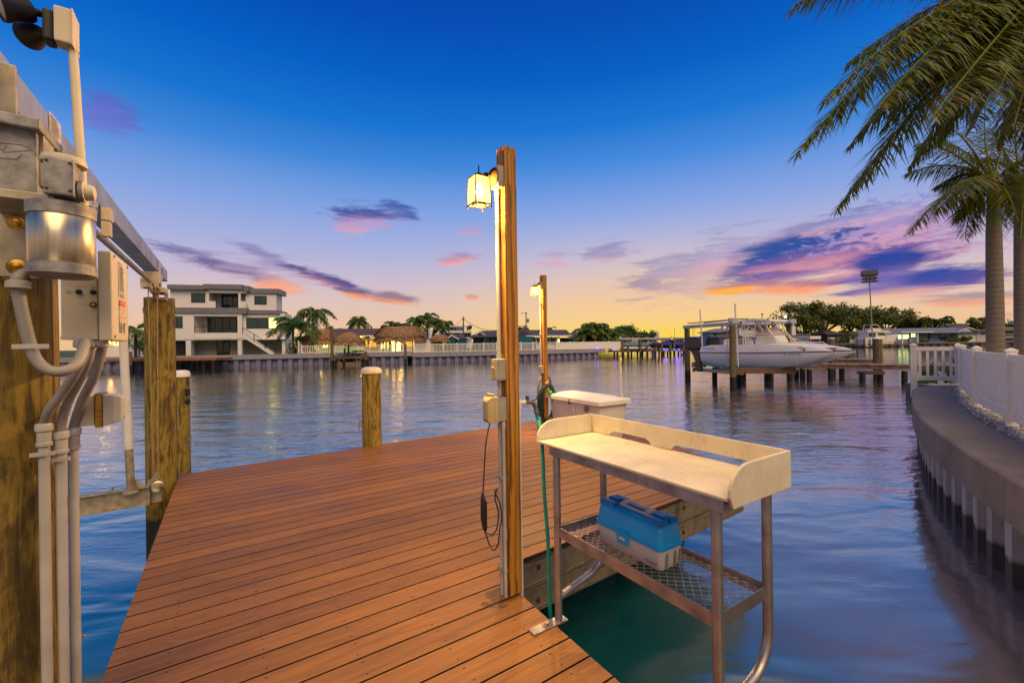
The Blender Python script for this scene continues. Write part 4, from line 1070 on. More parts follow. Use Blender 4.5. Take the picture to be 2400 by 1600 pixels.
# conduits on the near pile
cdt = thing('flexible_conduit', 'bundle of grey flexible and rigid conduits strapped to the near pile', 'conduit', W(140,1500,1.45))
def fx(pts, r, ridges=True, label=None):
    P_ = smooth_path(pts, 10); n = len(P_)
    mb = MB(); mb.tube(P_, [r*(1+(.05 if (i % 2 and ridges) else -.02)) for i in range(n)], 12); return mb.build('flexible_hose', mats['flex'], cdt, smooth=SM, label=label)
fx([W(58,640,1.25), W(44,650,1.23), W(40,668,1.23), W(50,720,1.24), W(66,790,1.25), W(84,840,1.26), W(112,866,1.27), W(150,869,1.29), W(182,850,1.33), W(196,815,1.37), W(198,800,1.39)], .0145, label='hose looping from motor to switch box')
fx([W(200,806,1.41), W(196,835,1.41), W(176,875,1.41), W(146,920,1.42), W(116,960,1.42), W(105,990,1.43), W(103,1005,1.43)], .0135)
fx([W(212,806,1.44), W(207,840,1.44), W(186,890,1.45), W(160,940,1.46), W(146,985,1.47), W(142,1020,1.47)], .0135)
fx([W(240,800,1.5), W(236,830,1.5), W(222,880,1.5), W(196,930,1.51), W(178,980,1.52), W(171,1010,1.52)], .0135, label='darker hose on the outside of the bundle')
def fit(mb): mb.build('fitting', mats['pvc'], cdt, smooth=SM)
mb = MB(); mb.lathe([(.02,-.016),(.026,-.014),(.026,.004),(.02,.008)], W(43,664,1.23), Z, 16); fit(mb)
for px, Y in ((197,1.40),(232,1.47)): mb = MB(); mb.lathe([(.022,-.012),(.026,-.008),(.026,.006),(.02,.018)], W(px,806,Y), Z, 16); fit(mb)
for (px, py, Y) in ((103,1000,1.43),(142,1018,1.47),(171,1010,1.52)):
    c = W(px,py,Y); mb = MB(); mb.lathe([(.019,.012),(.022,.008),(.022,-.012),(.018,-.016),(.018,-.05),(.0205,-.052),(.0205,-.062),(.016,-.064)], c, Z, 14); fit(mb)
for (px, py, Y) in ((103,1030,1.43),(142,1045,1.47),(171,1036,1.52)):
    c = W(px,py,Y); mb = MB(); mb.cyl(Vector((c.x,c.y,.2)), c, .0142, n=16); mb.build('rigid_pipe', mats['pvc'], cdt, smooth=SM)
for (px, py, Y, w_) in ((76,812,1.255,.075),(103,1062,1.425,.06),(142,1075,1.465,.055)):
    c = W(px,py,Y)-U*.014; mb = MB(); mb.box(c, (w_,.004,.014), (V,U,Z)); mb.build('strap', mats['pvc'], cdt, bevel=.0015)
# tab bracket low on the pile
mb = MB(); pbox(mb, 176, 187, 1462, 1600, 1.6, .02); mb.cyl(W(186,1490,1.6), W(200,1488,1.6), .006, n=8)
mb.build('pile_tab', mats['galv'], lift, bevel=.004)
# weatherproof outlet on the far side of the pile
ol = thing('outlet_box', 'small outlet box with clear bubble cover on the near pile side', 'outlet', W(230,965,1.6))
mb = MB(); pbox(mb, 184, 221, 928, 1000, 1.53, .07); ob = mb.build('back_box', mats['beige'], ol, bevel=.003)
mb = MB(); pbox(mb, 221, 240, 922, 1003, 1.54, .085); mb.build('gasket_frame', mats['brass'], ol, bevel=.004)
mb = MB(); P_, t_, h_ = pface(240, 286, 925, 998, 1.55)
q0 = P_-Z*h_
mb.loft([[q0+V*t_*f+U*(g_)+Z*k_, q0+V*t_*f+U*(.09-g_)+Z*k_, q0+V*t_*f+U*(.09-g_)+Z*(h_-k_), q0+V*t_*f+U*g_+Z*(h_-k_)] for f, g_, k_ in ((0,0,0),(.55,.004,.004),(.92,.012,.012),(1.,.024,.024))])
mb.build('bubble_cover', mats['pvc'], ol, bevel=.003)

# flood light on its conduit mast
fl = thing('flood_light', 'twin dark flood lamps on a cream conduit mast above the lift motor', 'flood light', W(194,470,1.42))
mb = MB(); mb.cyl(W(199,520,1.44), W(171,112,1.5), .0125, n=16); mb.build('mast', mats['beige'], fl, smooth=SM)
mb = MB(); mb.cyl(W(171.5,122,1.5), W(169,95,1.5), .0165, n=16); mb.build('mast_collar', mats['beige'], fl, smooth=SM)
mb = MB(); pbox(mb, 124, 168, 9, 92, 1.45, .06); hd = mb.build('junction_box', mats['beige'], fl, bevel=.005)
mb = MB(); pbox(mb, 166, 170, 18, 104, 1.46, .085); mb.build('cover_plate', mats['beige'], hd, bevel=.002)
mb = MB(); pbox(mb, 96, 124, 14, 88, 1.44, .06); plate = mb.build('lamp_base', mats['dark'], fl, bevel=.008)
mb = MB(); a = W(98,32,1.46); d = (W(20,18,1.40)-a).normalized()
mb.lathe([(.006,0),(.012,.004),(.013,.018),(.03,.022),(.033,.03),(.034,.07),(.044,.085),(.046,.1),(.043,.1),(.03,.086)], a, d, 22); l1 = mb.build('lamp_head', mats['dark'], fl, smooth=SM)
mb = MB(); mb.lathe([(.04,.089),(.038,.094),(.015,.099),(.001,.1)], a, d, 22); mb.build('lamp_lens', M('frosted_lens', '#c9b08a', '#b89e78', rough=.4), l1, smooth=True)
mb = MB(); a = W(104,78,1.47); d = (W(50,66,1.50)-a).normalized()
mb.lathe([(.01,0),(.018,.01),(.028,.03),(.04,.06),(.044,.075),(.041,.075),(.03,.05)], a, (d-Z*.25), 22); mb.build('lamp_head', mats['dark'], fl, smooth=SM)
# ================================================================== RIGHT SEAWALL, GRAVEL, FENCE
CAPZ = 1.2
out_px = [(2142.7,909),(2136.5,930),(2142.7,956),(2163,984),(2198,1013),(2232,1035.6),(2284,1071.7),(2335.6,1101),(2383.8,1130)]
outer = [G(*p, CAPZ) for p in out_px]
d_ = (outer[-1]-outer[-3]).normalized()
outer = [outer[0]+Vector((3.2,.7,0)), outer[0]+Vector((1.0,.5,0))] + outer + [outer[-1]+d_*2, outer[-1]+d_*5+Vector((.3,0,0)), outer[-1]+d_*9+Vector((1.0,0,0))]
op = smooth_path(outer, 5)
def side_off(path, w):
    r_ = []
    for i, p in enumerate(path):
        t = (path[min(i+1,len(path)-1)]-path[max(i-1,0)]).normalized(); r_.append(p + Vector((-t.y, t.x, 0))*w)
    return r_
inn = side_off(op, .74)
wall = thing('seawall', 'curved concrete seawall cap over corrugated sheet piles on the right', 'seawall', outer[5].copy()-Z*outer[5].z)
# cap in cast sections with open joints
secs = []; acc = 0; st = 0
for i in range(1, len(op)):
    acc += (op[i]-op[i-1]).length
    if acc > 1.75 or i == len(op)-1: secs.append((st, i)); st = i; acc = 0
ce = .022
for a, b in secs:
    rings = []
    idx = list(range(a, b+1))
    for k in idx:
        p, q = op[k], inn[k]; n = (q-p).normalized(); t = (op[min(k+1,len(op)-1)]-op[max(k-1,0)]).normalized()
        s = t*(.004 if k == a else (-.004 if k == b else 0))
        rings.append([p+s+Z*(-ce), p+s+n*ce, q+s-n*.01, q+s-n*.01-Z*.3, p+s+n*.06-Z*.46, p+s-Z*.46])
    mb = MB(); mb.loft(rings); mb.build('cap_section', mats['concrete'], wall)
mb = MB(); acc = 0; per = .46; line = side_off(op, .09)
pts = []; dist = 0.
cum = [0]
for i in range(1, len(line)): cum.append(cum[-1]+(line[i]-line[i-1]).length)
def along(path, cum, s):
    for i in range(1, len(path)):
        if cum[i] >= s:
            t = (s-cum[i-1])/(cum[i]-cum[i-1]); d = (path[i]-path[i-1]).normalized(); return path[i-1].lerp(path[i], t), Vector((-d.y, d.x, 0))
    d = (path[-1]-path[-2]).normalized(); return path[-1], Vector((-d.y, d.x, 0))
s = 0
while s < cum[-1]-per:
    for f, o in ((0,0),(.34,0),(.5,.17),(.84,.17)):
        p, n = along(line, cum, s+f*per); pts.append(p+n*o)
    s += per
mb.loft([[Vector((p.x,p.y,-1.6)), Vector((p.x,p.y,.78))] for p in pts], cap=False, closed=False)
mb.build('sheet_piles', mats['sheet'], wall, recalc=False)

# ground of the right property, gravel strip
FP = [G(2142,898,CAPZ), G(2246,901,CAPZ), G(2257,918.5,CAPZ), G(2290.8,953,CAPZ), G(2371.7,997.7,CAPZ)]
fd = (FP[4]-FP[3]).normalized(); FP += [FP[4]+fd*2.45, FP[4]+fd*4.9]
gm = M('pale_gravel_base', '#9a9590', '#6f6b68', rough=.9, scale=40, detail=8, bump=.02)
mb = MB(); land = inn[3:-1]
poly = [Vector((p.x,p.y,CAPZ-.03)) for p in land]
far_pts = [Vector((12,-4,CAPZ-.03)), Vector((40,-4,CAPZ-.03)), Vector((40,14.2,CAPZ-.03)), Vector((15.6,14.2,CAPZ-.03))]
mb.add(poly+far_pts, [tuple(range(len(poly)+4))]); struct(mb, 'ground', gm)
stones = MB(); rs = random.Random(5)
def inside_strip():
    k = rs.uniform(6, len(op)-14); i = int(k); t = k-i
    a = inn[i].lerp(inn[i+1], t); nrm = (inn[i]-op[i]).normalized()
    return a + nrm*rs.uniform(.02, 1.15) + Z*rs.uniform(-.03, .005)
for k in range(5200):
    p = inside_strip()
    if p.x < 3: continue
    r_ = rs.uniform(.012,.03); q = [Vector((rs.uniform(.6,1),0,0)), Vector((0,rs.uniform(.6,1),0)), Vector((-rs.uniform(.6,1),0,0)), Vector((0,-rs.uniform(.6,1),0)), Vector((0,0,rs.uniform(.35,.7))), Vector((0,0,-.4))]
    rot = Matrix.Rotation(rs.uniform(0,6.28), 3, 'Z') @ Matrix.Rotation(rs.uniform(-.5,.5), 3, 'X')
    stones.add([p+rot@v*r_*1.3 for v in q], [(0,1,4),(1,2,4),(2,3,4),(3,0,4),(1,0,5),(2,1,5),(3,2,5),(0,3,5)], rs.random())
solo(stones, 'gravel', M('white_gravel', '#c6c2bd', '#9a948f', rough=.8, scale=30, tone=.4), None, None, kind='stuff', recalc=False)

fence = thing('vinyl_fence', 'low white vinyl fence with square posts along the gravel strip at right', 'fence', Vector((FP[3].x,FP[3].y,CAPZ)))
FH = 1.17
def fpost(p, w=.125, h=1.2, z0=CAPZ):
    mb = MB(); d = fd; n = Vector((-d.y,d.x,0)); p = Vector((p.x,p.y,z0))
    mb.box(p+Z*(h-.04-z0+CAPZ)/2, (w,w,h-.04-z0+CAPZ), (d,n,Z)); pz = z0+(h-.04-z0+CAPZ)
    q = Vector((p.x,p.y,pz))
    mb.loft([[q+d*i*s+n*j*s+Z*z for i, j in ((-1,-1),(1,-1),(1,1),(-1,1))] for z, s in ((0,w*.57),(.022,w*.57),(.03,w*.5),(.06,w*.12))])
    mb.build('fence_post', mats['vinyl'], fence, bevel=.003)
fpost(FP[0], .15, 1.2, CAPZ-.42)
for p in FP[1:]: fpost(p)
def panel(p, q, solid):
    p, q = Vector((p.x,p.y,CAPZ)), Vector((q.x,q.y,CAPZ)); d = (q-p); L = d.length; d.normalize(); n = Vector((-d.y,d.x,0)); p = p+d*.06; L -= .12
    for z0_, h in ((.10,.14),(1.0,.12)): mb = MB(); mb.para(p-n*.03+Z*z0_, d*L, n*.06, Z*h); mb.build('fence_rail', mats['vinyl'], fence, bevel=.004)
    mb = MB()
    if solid:
        bw_ = .142; k = 0
        while (k+1)*bw_ < L:
            mb.para(p+d*(k*bw_+.002)-n*.014+Z*.22, d*(bw_-.004), n*.028, Z*.8); mb.para(p+d*(k*bw_-.003)-n*.009+Z*.22, d*.006, n*.018, Z*.8); k += 1
        mb.para(p+d*(k*bw_)-n*.012+Z*.22, d*(L-k*bw_), n*.024, Z*.8)
        mb.build('fence_boards', mats['vinyl'], fence)
    else:
        k = int(L/.17)
        for i in range(k):
            mb.para(p+d*((i+.5)*L/k-.03)-n*.015+Z*.22, d*.06, n*.03, Z*.8)
        mb.build('pickets', mats['vinyl'], fence)
panel(FP[0], FP[1], False)
for i in range(1, 6): panel(FP[i], FP[i+1], True)

# ================================================================== PALMS
def frond(mb, p0, p1, p2, n=70, ll=.5, rs=random, w=.022, hang=.55, dry=0., rach=.022, tone=.5):
    pts = bez(p0, p1, p2, 24)
    m = len(pts)
    mb.tube(pts, [rach*(1-.85*i/(m-1))+.003 for i in range(m)], 5, cap=False, col=.72)
    for i in range(n):
        t = .1+.9*(i+rs.random()*.6)/n
        x = t*(m-1); k = min(int(x), m-2); f = x-k
        base = pts[k].lerp(pts[k+1], f); tan = (pts[k+1]-pts[k]).normalized()
        side = tan.cross(Z)
        side = side.normalized() if side.length > .05 else Vector((1,0,0))
        upv = side.cross(tan)
        prof = max(.28, min(1., 1.25*math.sin(math.pi*min(1,(t*.86+.1)))))
        for s in (-1, 1):
            a = rs.uniform(-.55,.5)
            d = (side*s*rs.uniform(.75,1.)+tan*rs.uniform(.45,.8)+upv*a - Z*rs.uniform(.1,hang)).normalized()
            l = ll*prof*rs.uniform(.75,1.12)
            mid = base+d*l*.5-Z*l*.04; d2 = (d-Z*rs.uniform(.2,.75)*hang*1.5).normalized(); tip = mid+d2*l*.55
            wv = d.cross(Z if abs(d.z) < .9 else side).normalized()*w*rs.uniform(.8,1.2)
            c = min(1,max(0, tone+rs.uniform(-.35,.35))) if rs.random() > dry else rs.uniform(.85,1.)
            mb.add([base-wv*.5, base+wv*.5, mid+wv, mid-wv, tip], [(0,1,2,3),(3,2,4)], c)
def crown(mb, c, n, L, rs, ll, w, per=40, e0=(-.5,1.2), hang=.6, dry=.06, droop=.9, rach=.03, tone=.5):
    for i in range(n):
        az = 2*math.pi*(i+rs.uniform(-.3,.3))/n*1.618*3
        el = e0[0]+(e0[1]-e0[0])*((i*.618+rs.uniform(-.1,.1)) % 1)
        d = Vector((math.cos(az)*math.cos(el), math.sin(az)*math.cos(el), math.sin(el))); l = L*rs.uniform(.85,1.1)
        h = Vector((d.x,d.y,0)); h = h.normalized() if h.length > .01 else Vector((1,0,0))
        p1 = c+d*l*.55; p2 = c+d*l*.45 + h*l*.45 - Z*l*droop*rs.uniform(.35,.75)*(1-.35*max(0,el))
        frond(mb, c, p1, p2, per, ll, rs, w, hang, dry, rach, tone)
def trunk(mb, base, top, r0, r1, bulge=0, n=14, rings=16):
    path, rr = [], []
    b, t = Vector(base), Vector(top)
    for i in range(rings+1):
        f = i/rings; path.append(b.lerp(t, f)+Vector((math.sin(f*2.5)*.0,0,0))); rr.append(r0+(r1-r0)*f+bulge*math.sin(math.pi*min(1,f*1.3)))
    mb.tube(path, rr, n)
def royal(name, label, base, topz, cpx, fr, Y, seed, ll=.62, group='royal palms behind the fence'):
    rs = random.Random(seed); o = thing(name, label, 'palm tree', base, group)
    b = Vector(base); sh = Vector((b.x,b.y,topz-.95))
    mb = MB(); mb.tube([b, b+Z*.25, b+Z*.8, b.lerp(sh,.5), sh-Z*.1, sh], [.19,.165,.15,.147,.128,.12], 24); mb.build('trunk', mats['royal'], o, smooth=SM)
    ct_ = Vector((b.x,b.y,topz))
    mb = MB(); mb.tube([sh, sh+Z*.3, ct_-Z*.15, ct_+Z*.1], [.125,.112,.08,.035], 18); mb.build('crownshaft', mats['shaft'], o, smooth=SM)
    for (cx, cy, tx_, ty_, yo, dens) in fr:
        p1, p2 = W(cx, cy, Y+yo*.5), W(tx_, ty_, Y+yo)
        m_ = MB(); frond(m_, ct_+Vector((rs.uniform(-.06,.06),rs.uniform(-.06,.06),rs.uniform(-.15,.1))), p1, p2, int(dens*1.5), ll*1.15, rs, .0115, .62, .2, .026, .45)
        m_.build('frond', mats['frond'], o, recalc=False)
    return o
b1 = W(2333,800,9.6); b1.z = CAPZ-.05
royal('royal_palm', 'royal palm with smooth ringed trunk just behind the fence, its crown fully in view', b1, W(2322,430,9.6).z, 2322,
  [(2240,400,2128,548,-.3,80),(2220,330,2150,338,.5,70),(2230,360,2120,410,1.2,64),(2275,440,2262,560,.6,70),(2300,330,2310,238,.2,40),(2350,340,2372,250,.4,44),
   (2390,350,2450,380,-.5,60),(2390,420,2440,540,.5,60),(2280,330,2225,300,-.6,60),(2330,400,2350,520,1.2,56),(2250,430,2190,500,1.5,60),(2380,380,2470,470,1.2,50),(2280,380,2190,440,.9,70),(2300,420,2235,520,.3,64),(2360,420,2385,520,-.8,60),(2290,350,2180,320,1.4,64),(2270,400,2215,455,-1.3,64)], 9.6, 11, .5)
b2 = W(2398,800,10.3); b2.z = CAPZ-.05
royal('royal_palm', 'second royal palm trunk at the picture edge, partly cut off', b2, W(2388,425,10.3).z, 2388,
  [(2330,380,2290,470,-.6,60),(2340,330,2320,300,.6,60),(2370,300,2385,215,.2,40),(2440,330,2480,300,.3,50),(2350,420,2330,560,.8,64),(2440,400,2490,500,.4,56),(2400,430,2392,560,-.9,56),(2345,350,2285,380,1.4,54),(2440,360,2520,420,-1,50)], 10.3, 12, .5)
b3 = W(2505,800,6.4); b3.z = CAPZ-.05
royal('royal_palm', 'nearest royal palm whose big ragged fronds hang in from the top right corner', b3, W(2490,-80,6.4).z, 2490,
  [(2140,20,1866,362,-.3,150),(2230,120,1962,492,.2,150),(2130,-190,1855,20,.6,110),(2200,60,1990,345,1.0,120),(2260,0,2060,250,-1.2,120),(2300,100,2130,395,1.4,110),(2250,-60,1985,150,1.6,120),
   (2340,60,2200,330,.8,120),(2380,80,2280,300,-.6,120),(2420,100,2340,340,.7,110),(2450,120,2410,370,.2,100),(2330,-60,2130,120,-.8,120),(2390,-40,2240,210,1.8,120),(2430,0,2330,240,-1.2,120),(2280,-160,2030,-60,.4,90),(2470,60,2400,220,1.2,110),(2360,20,2180,190,.2,130),(2190,-30,1930,240,-.8,130),(2290,30,2070,300,.3,130),(2400,40,2300,200,.9,120),(2330,90,2180,280,-1.5,120),(2440,60,2375,300,-.9,120),(2600,-60,2810,210,.3,80),(2570,40,2660,330,.6,80),(2640,-150,2930,70,-.5,80),(2540,-260,2620,-330,.5,60),(2470,-280,2380,-350,-.4,60),(2600,0,2760,320,-1.2,80)], 6.4, 13, .6)

# plants and the slab past the fence gate
mb = MB(); s0 = W(2185,905,16.5); mb.loft([[s0+Vector((x*1.2,y,z)) for x, y in ((-.1,-.5),(3.4,-.8),(3.4,1.),(-.1,1.))] for z in (-1.0,.05)] )
solo(mb, 'concrete_ramp', mats['concrete'], 'pale concrete slab beyond the picket fence section at the canal', 'slab', bevel=.02)
def bush(name, label, c, r, n, ls, mat='shrub', seed=1, cat='shrub', group=None, stem=True, flat=.8):
    rs = random.Random(seed); o = thing(name, label, cat, c, group); mb = MB(); c = Vector(c)
    clumps = [(Vector((rs.gauss(0,.45)*r[0], rs.gauss(0,.45)*r[1], abs(rs.gauss(.5,.3))*r[2])), rs.uniform(.22,.42)) for _ in range(10)]
    for i in range(n):
        cc, cr_ = clumps[i % len(clumps)]
        d = Vector((rs.gauss(0,1), rs.gauss(0,1), rs.gauss(0,1))).normalized()
        p = c + cc + Vector((d.x*r[0]*cr_, d.y*r[1]*cr_, d.z*r[2]*cr_))*rs.uniform(.6,1.1)
        if p.z < c.z: p.z = c.z+rs.uniform(0,.1)*r[2]
        leaf(mb, p, ls*rs.uniform(.6,1.3), rs, (d+Z*.4))
    mb.build('foliage', mats[mat], o, recalc=False)
    if stem:
        mb = MB()
        for k in range(3): mb.tube([c-Z*.05, c+Vector((rs.uniform(-.2,.2)*r[0], rs.uniform(-.2,.2)*r[1], r[2]*.6))], [.03*r[2], .012*r[2]], 6)
        mb.build('stem', mats['bark'], o)
    return o
def leaf(mb, p, s, rs, nrm=None, tone=None):
    a = Vector((rs.gauss(0,1), rs.gauss(0,1), rs.gauss(0,.7))).normalized()
    b = a.cross(nrm if nrm is not None and nrm.length > .1 else Vector((rs.gauss(0,1),rs.gauss(0,1),1)))
    if b.length < .05: b = a.orthogonal()
    b = b.normalized()
    mb.add([p-a*s*.5, p+b*s*.32, p+a*s*.5, p-b*s*.32], [(0,1,2,3)], tone if tone is not None else rs.uniform(.1,.75))
for k, (px, lab) in enumerate(((2165,'dark leafy plant behind the first fence pickets'),(2195,'leafy plant in the middle behind the fence pickets'),(2228,'leafy plant beside the fence corner post'))):
    c = W(px,897,15.2); bush('leafy_plant', lab, c, (.3,.3,.5), 420, .09, seed=20+k, cat='plant', group='plants behind the pickets')

# ================================================================== RIGHT DOCK, BOAT LIFT AND CATAMARAN
def tpile(name, label, px, Y, ptop, r, cap=None, group=None, mat='pile_far'):
    c = W(px, 880, Y); return pile(name, label, (c.x, c.y, 0), r, W(px, ptop, Y).z, mat, cap, group)
rl = 'boat lift piles across the water'
tpile('timber_pile', 'leftmost lift pile, behind the outboard engines', 1612, 27.5, 770, .165, group=rl)
tpile('timber_pile', 'lift pile standing in front of the catamaran hull', 1718, 22.2, 762, .15, group=rl)
tpile('timber_pile', 'lift pile behind the catamaran near its bow rail', 1851, 29.5, 760, .18, group=rl)
lf = thing('boat_lift', 'pale boat lift frame carrying the white catamaran', 'boat lift', W(1700,860,25.5))
def beam2(mb, p, q, h, th, down=True):
    p, q = Vector(p), Vector(q); d = (q-p); n = Vector((-d.y,d.x,0)).normalized()
    mb.para(p-n*th/2-Z*h, d, n*th, Z*h)
mats['lift_white'] = M('pale_lift_metal', '#c4c2c4', '#aeacb0', rough=.5, metal=.3, scale=3)
mb = MB(); pA, pB = W(1603,763,27.6), W(1742,753,22.2); pB.z = pA.z
beam2(mb, pA, pB, .2, .16); mb.build('top_beam', mats['lift_white'], lf, bevel=.01)
mb = MB(); pC, pD = W(1728,754,29.8), W(1866,752,29.2); pD.z = pC.z
beam2(mb, pC, pD, .22, .16); mb.build('top_beam', mats['lift_white'], lf, bevel=.01)
mb = MB(); a, b_ = W(1612,759,27.4), W(1735,750,23.2); b_.z = a.z+.03
mb.cyl(a+Z*.03, b_+Z*.03, .035, n=8); mb.cyl(W(1650,757,25.8), W(1742,747,23.), .03, n=8); mb.build('drive_shaft', mats['galv'], lf, smooth=SM)
for px, py, Y in ((1721,752,22.3),(1857,753,29.0)):
    mb = MB(); c = W(px,py,Y); mb.box(c, (.36,.3,.30)); mb.box(c+Vector((-.2,0,.05)), (.14,.2,.2)); mb.lathe([(.1,-.28),(.1,-.14)], c+Vector((.05,0,0)), Z, 14); mb.build('lift_motor', mats['lift_white'], lf, bevel=.02)
mb = MB(); c = W(1859,775,28.9); mb.box(c, (.26,.16,.62)); mb.tube([c+Z*.3, c+Z*.8], .03, 8); mb.build('switch_box', mats['white'], lf, bevel=.02)
mb = MB(); c = W(1843,742,29.3); mb.cyl(c-Z*.3, c, .02, n=8); mb.lathe([(.03,0),(.1,.06),(.1,.09)], c+Z*.02, Vector((-1,-.5,-.3)), 12); mb.build('flood_lamp', mats['greybox'], lf, smooth=SM)
mb = MB(); c = W(1843,742,29.3)+Z*.02+Vector((-1,-.5,-.3)).normalized()*.095; mb.lathe([(.08,0),(.05,.02)], c, Vector((-1,-.5,-.3)), 12); mb.build('lamp_glow', emis('lamp_glow', '#ffe9a0', 8), lf, smooth=True)
for pa, pb, Y0, Y1 in (((1625,861),(1740,861),26.6,22.8),((1700,862),(1865,862),24.3,27.5)):
    mb = MB(); a, b_ = W(*pa, Y0), W(*pb, Y1); b_.z = a.z; beam2(mb, a, b_, .2, .16); mb.build('cradle_beam', mats['galv'], lf, bevel=.01)
mb = MB(); a, b_ = W(1712,861,22.6), W(1865,866,21.6); b_.z = a.z; beam2(mb, a, b_, .3, .2); mb.build('cradle_beam', mats['wood_dock'], lf, bevel=.01)
for (xa, ya, xb, yb, Y, r_) in ((1641,729,1649,857,25.6,.04),(1723,715,1730,859,22.6,.04),(1825,756,1827,806,28.4,.05)):
    mb = MB(); a, b_ = W(xa,ya,Y), W(xb,yb,Y); mb.cyl(b_, a, r_, n=10); mb.lathe([(r_*.8,0),(r_*1.05,.02),(r_*1.05,.1)], a-Z*.02, Z, 10); mb.build('guide_pole', mats['pvc_white'], lf, smooth=SM)
for px, Y, y0, y1 in ((1624,27.2,766,860),(1627,27.2,766,860),(1704,23.6,768,862),(1706,23.6,768,862)):
    mb = MB(); mb.cyl(W(px,y1,Y), W(px,y0,Y), .012, n=6); mb.build('cable', mats['galv'], lf)
for px, Y in ((1626,26.2),(1650,25.6),(1676,25.1)):
    mb = MB(); c = W(px,854,Y); mb.box(c, (.2,.2,.3)); mb.build('bunk_bracket', mats['galv'], lf, bevel=.01)

# --- catamaran
catP = W(1657,868,25.4)                        # keel under the transom, near hull
head = -U; perp = Vector((-head.y, head.x, 0))
LB = 6.45
bt = thing('catamaran', 'white twin hulled centre console boat raised on the lift', 'boat', catP+Z*.3)
def hp(x, y, z): return catP + head*x + perp*y + Z*z
def bp(x, y, z): return catP + head*(.62*x+.86) + perp*(y*1.31) + Z*z*.905
zk, zs, zd = .17, 1.08, 1.51                  # keel bottom, rub strake, sheer (relative to catP, raised on bunks)
def hull_ring(x, yc):
    f = x/LB; fw = max(0., (f-.45)/.55)
    kz = zk+.12*max(0,(.14-f)/.14)+ (zs-zk-.02)*fw**2.1
    half = .66*(1-fw**2.8*.95)
    sz = zs+.10*fw
    dz = zd-.0*f + (-.04*fw) - .30*fw**4 - .12*max(0,(.1-f)/.1)
    return [hp(x,yc-half,sz), hp(x,yc-half*.93,kz+(sz-kz)*.45), hp(x,yc-half*.55,kz+(sz-kz)*.08), hp(x,yc,kz), hp(x,yc+half*.55,kz+(sz-kz)*.08), hp(x,yc+half*.93,kz+(sz-kz)*.45), hp(x,yc+half,sz),
            hp(x,yc+half*.9,dz), hp(x,yc-half*.9+.02,dz)]
def hull_mat():
    m, t, b = newmat('hull_gelcoat'); g = t.n('ShaderNodeNewGeometry'); sp = t.n('ShaderNodeSeparateXYZ'); t.nt.links.new(g.outputs['Position'], sp.inputs[0])
    nn = t.noise(t.coords((.35,.35,1)), 1.2, 3)
    zz = t.math('ADD', sp.outputs[2], t.math('MULTIPLY', t.math('SUBTRACT', nn, .5), .55))
    # teal and blue boot-top paint, fading towards the bow as painted on the real boat
    dx = t.math('MULTIPLY', t.math('SUBTRACT', sp.outputs[0], catP.x), .055)
    col = t.ramp(t.maprange(t.math('ADD', zz, dx), catP.z+zk-.1, catP.z+zk+1.0), [(0,'#0b4f92'),(.12,'#0f6fa8'),(.19,'#2b9cba'),(.33,'#7cc4d2'),(.44,'#dcdde0'),(1,'#e4e3e4')])
    t.put(b.inputs['Base Color'], col); b.inputs['Roughness'].default_value = .28; b.inputs['Coat Weight'].default_value = .3; return m
mats['hull'] = hull_mat()
for yc in (0, 2.3):
    mb = MB(); mb.loft([hull_ring(LB*k/22, yc) for k in range(23)]); hl = mb.build('hull', mats['hull'], bt, smooth=R(35))
    mb = MB()
    for s_ in (-1,):
        pth = [hull_ring(LB*k/22, yc)[0] - perp*.012 for k in range(23)]; mb.tube(pth, .022, 6)
    mb.build('rub_rail', M('navy_rub_rail', '#1d2740', '#161d30', rough=.5), hl, smooth=SM)
mb = MB(); mb.loft([[bp(x,-.35,z0_), bp(x,2.1,z0_), bp(x,2.1,z1_), bp(x,-.35,z1_)] for x, z0_, z1_ in ((.1,.85,1.3),(2,.85,1.35),(5.5,.95,1.45),(6.6,1.15,1.55),(7.1,1.35,1.58))]); mb.build('bridge_deck', mats['white'], bt)
mb = MB(); mb.loft([[bp(x,-.5+i,z), bp(x,2.25-i,z), bp(x,2.25-i*2,z2), bp(x,-.5+i*2,z2)] for x, i, z, z2 in ((4.6,.1,1.5,1.72),(5.6,.1,1.5,1.74),(7.2,.3,1.5,1.64),(8.0,.6,1.45,1.5))]); mb.build('foredeck', mats['white'], bt, smooth=SM)
# console, screen, T-top
mb = MB(); mb.loft([[bp(x0,.35,z), bp(x1,.35,z), bp(x1,1.4,z), bp(x0,1.4,z)] for x0, x1, z in ((2.7,4.55,1.5),(2.75,4.45,1.9),(2.9,4.2,2.2),(2.95,3.95,2.22))]); mb.build('console', mats['white'], bt, bevel=.03)
scr = M('tinted_windscreen', '#c7a58c', '#b8967d', rough=.15)
mb = MB(); mb.loft([[bp(x0,.36+i,z), bp(x1,.36+i,z), bp(x1,1.39-i,z), bp(x0,1.39-i,z)] for x0, x1, z, i in ((2.6,4.15,2.225,0),(2.75,3.95,2.5,.03),(2.95,3.72,2.66,.06),(3.05,3.6,2.68,.1))]); mb.build('windscreen', scr, bt, smooth=R(50))
mb = MB(); mb.loft([[bp(x0,.3,z), bp(x1,.3,z), bp(x1,1.45,z), bp(x0,1.45,z)] for x0, x1, z in ((1.95,2.6,1.5),(1.95,2.6,1.85),(1.95,2.2,2.15))]); mb.build('helm_seat', mats['white'], bt, bevel=.05)
mb = MB(); mb.loft([[bp(x,.05+i,z), bp(x,1.7-i,z), bp(x,1.7-i*1.5,z+h), bp(x,.05+i*1.5,z+h)] for x, i, z, h in ((1.55,.2,3.05,.04),(1.7,.05,3.06,.10),(2.9,.0,3.10,.12),(4.2,.05,3.04,.1),(4.5,.25,3.0,.04))]); tt = mb.build('hardtop', mats['white'], bt, smooth=SM)
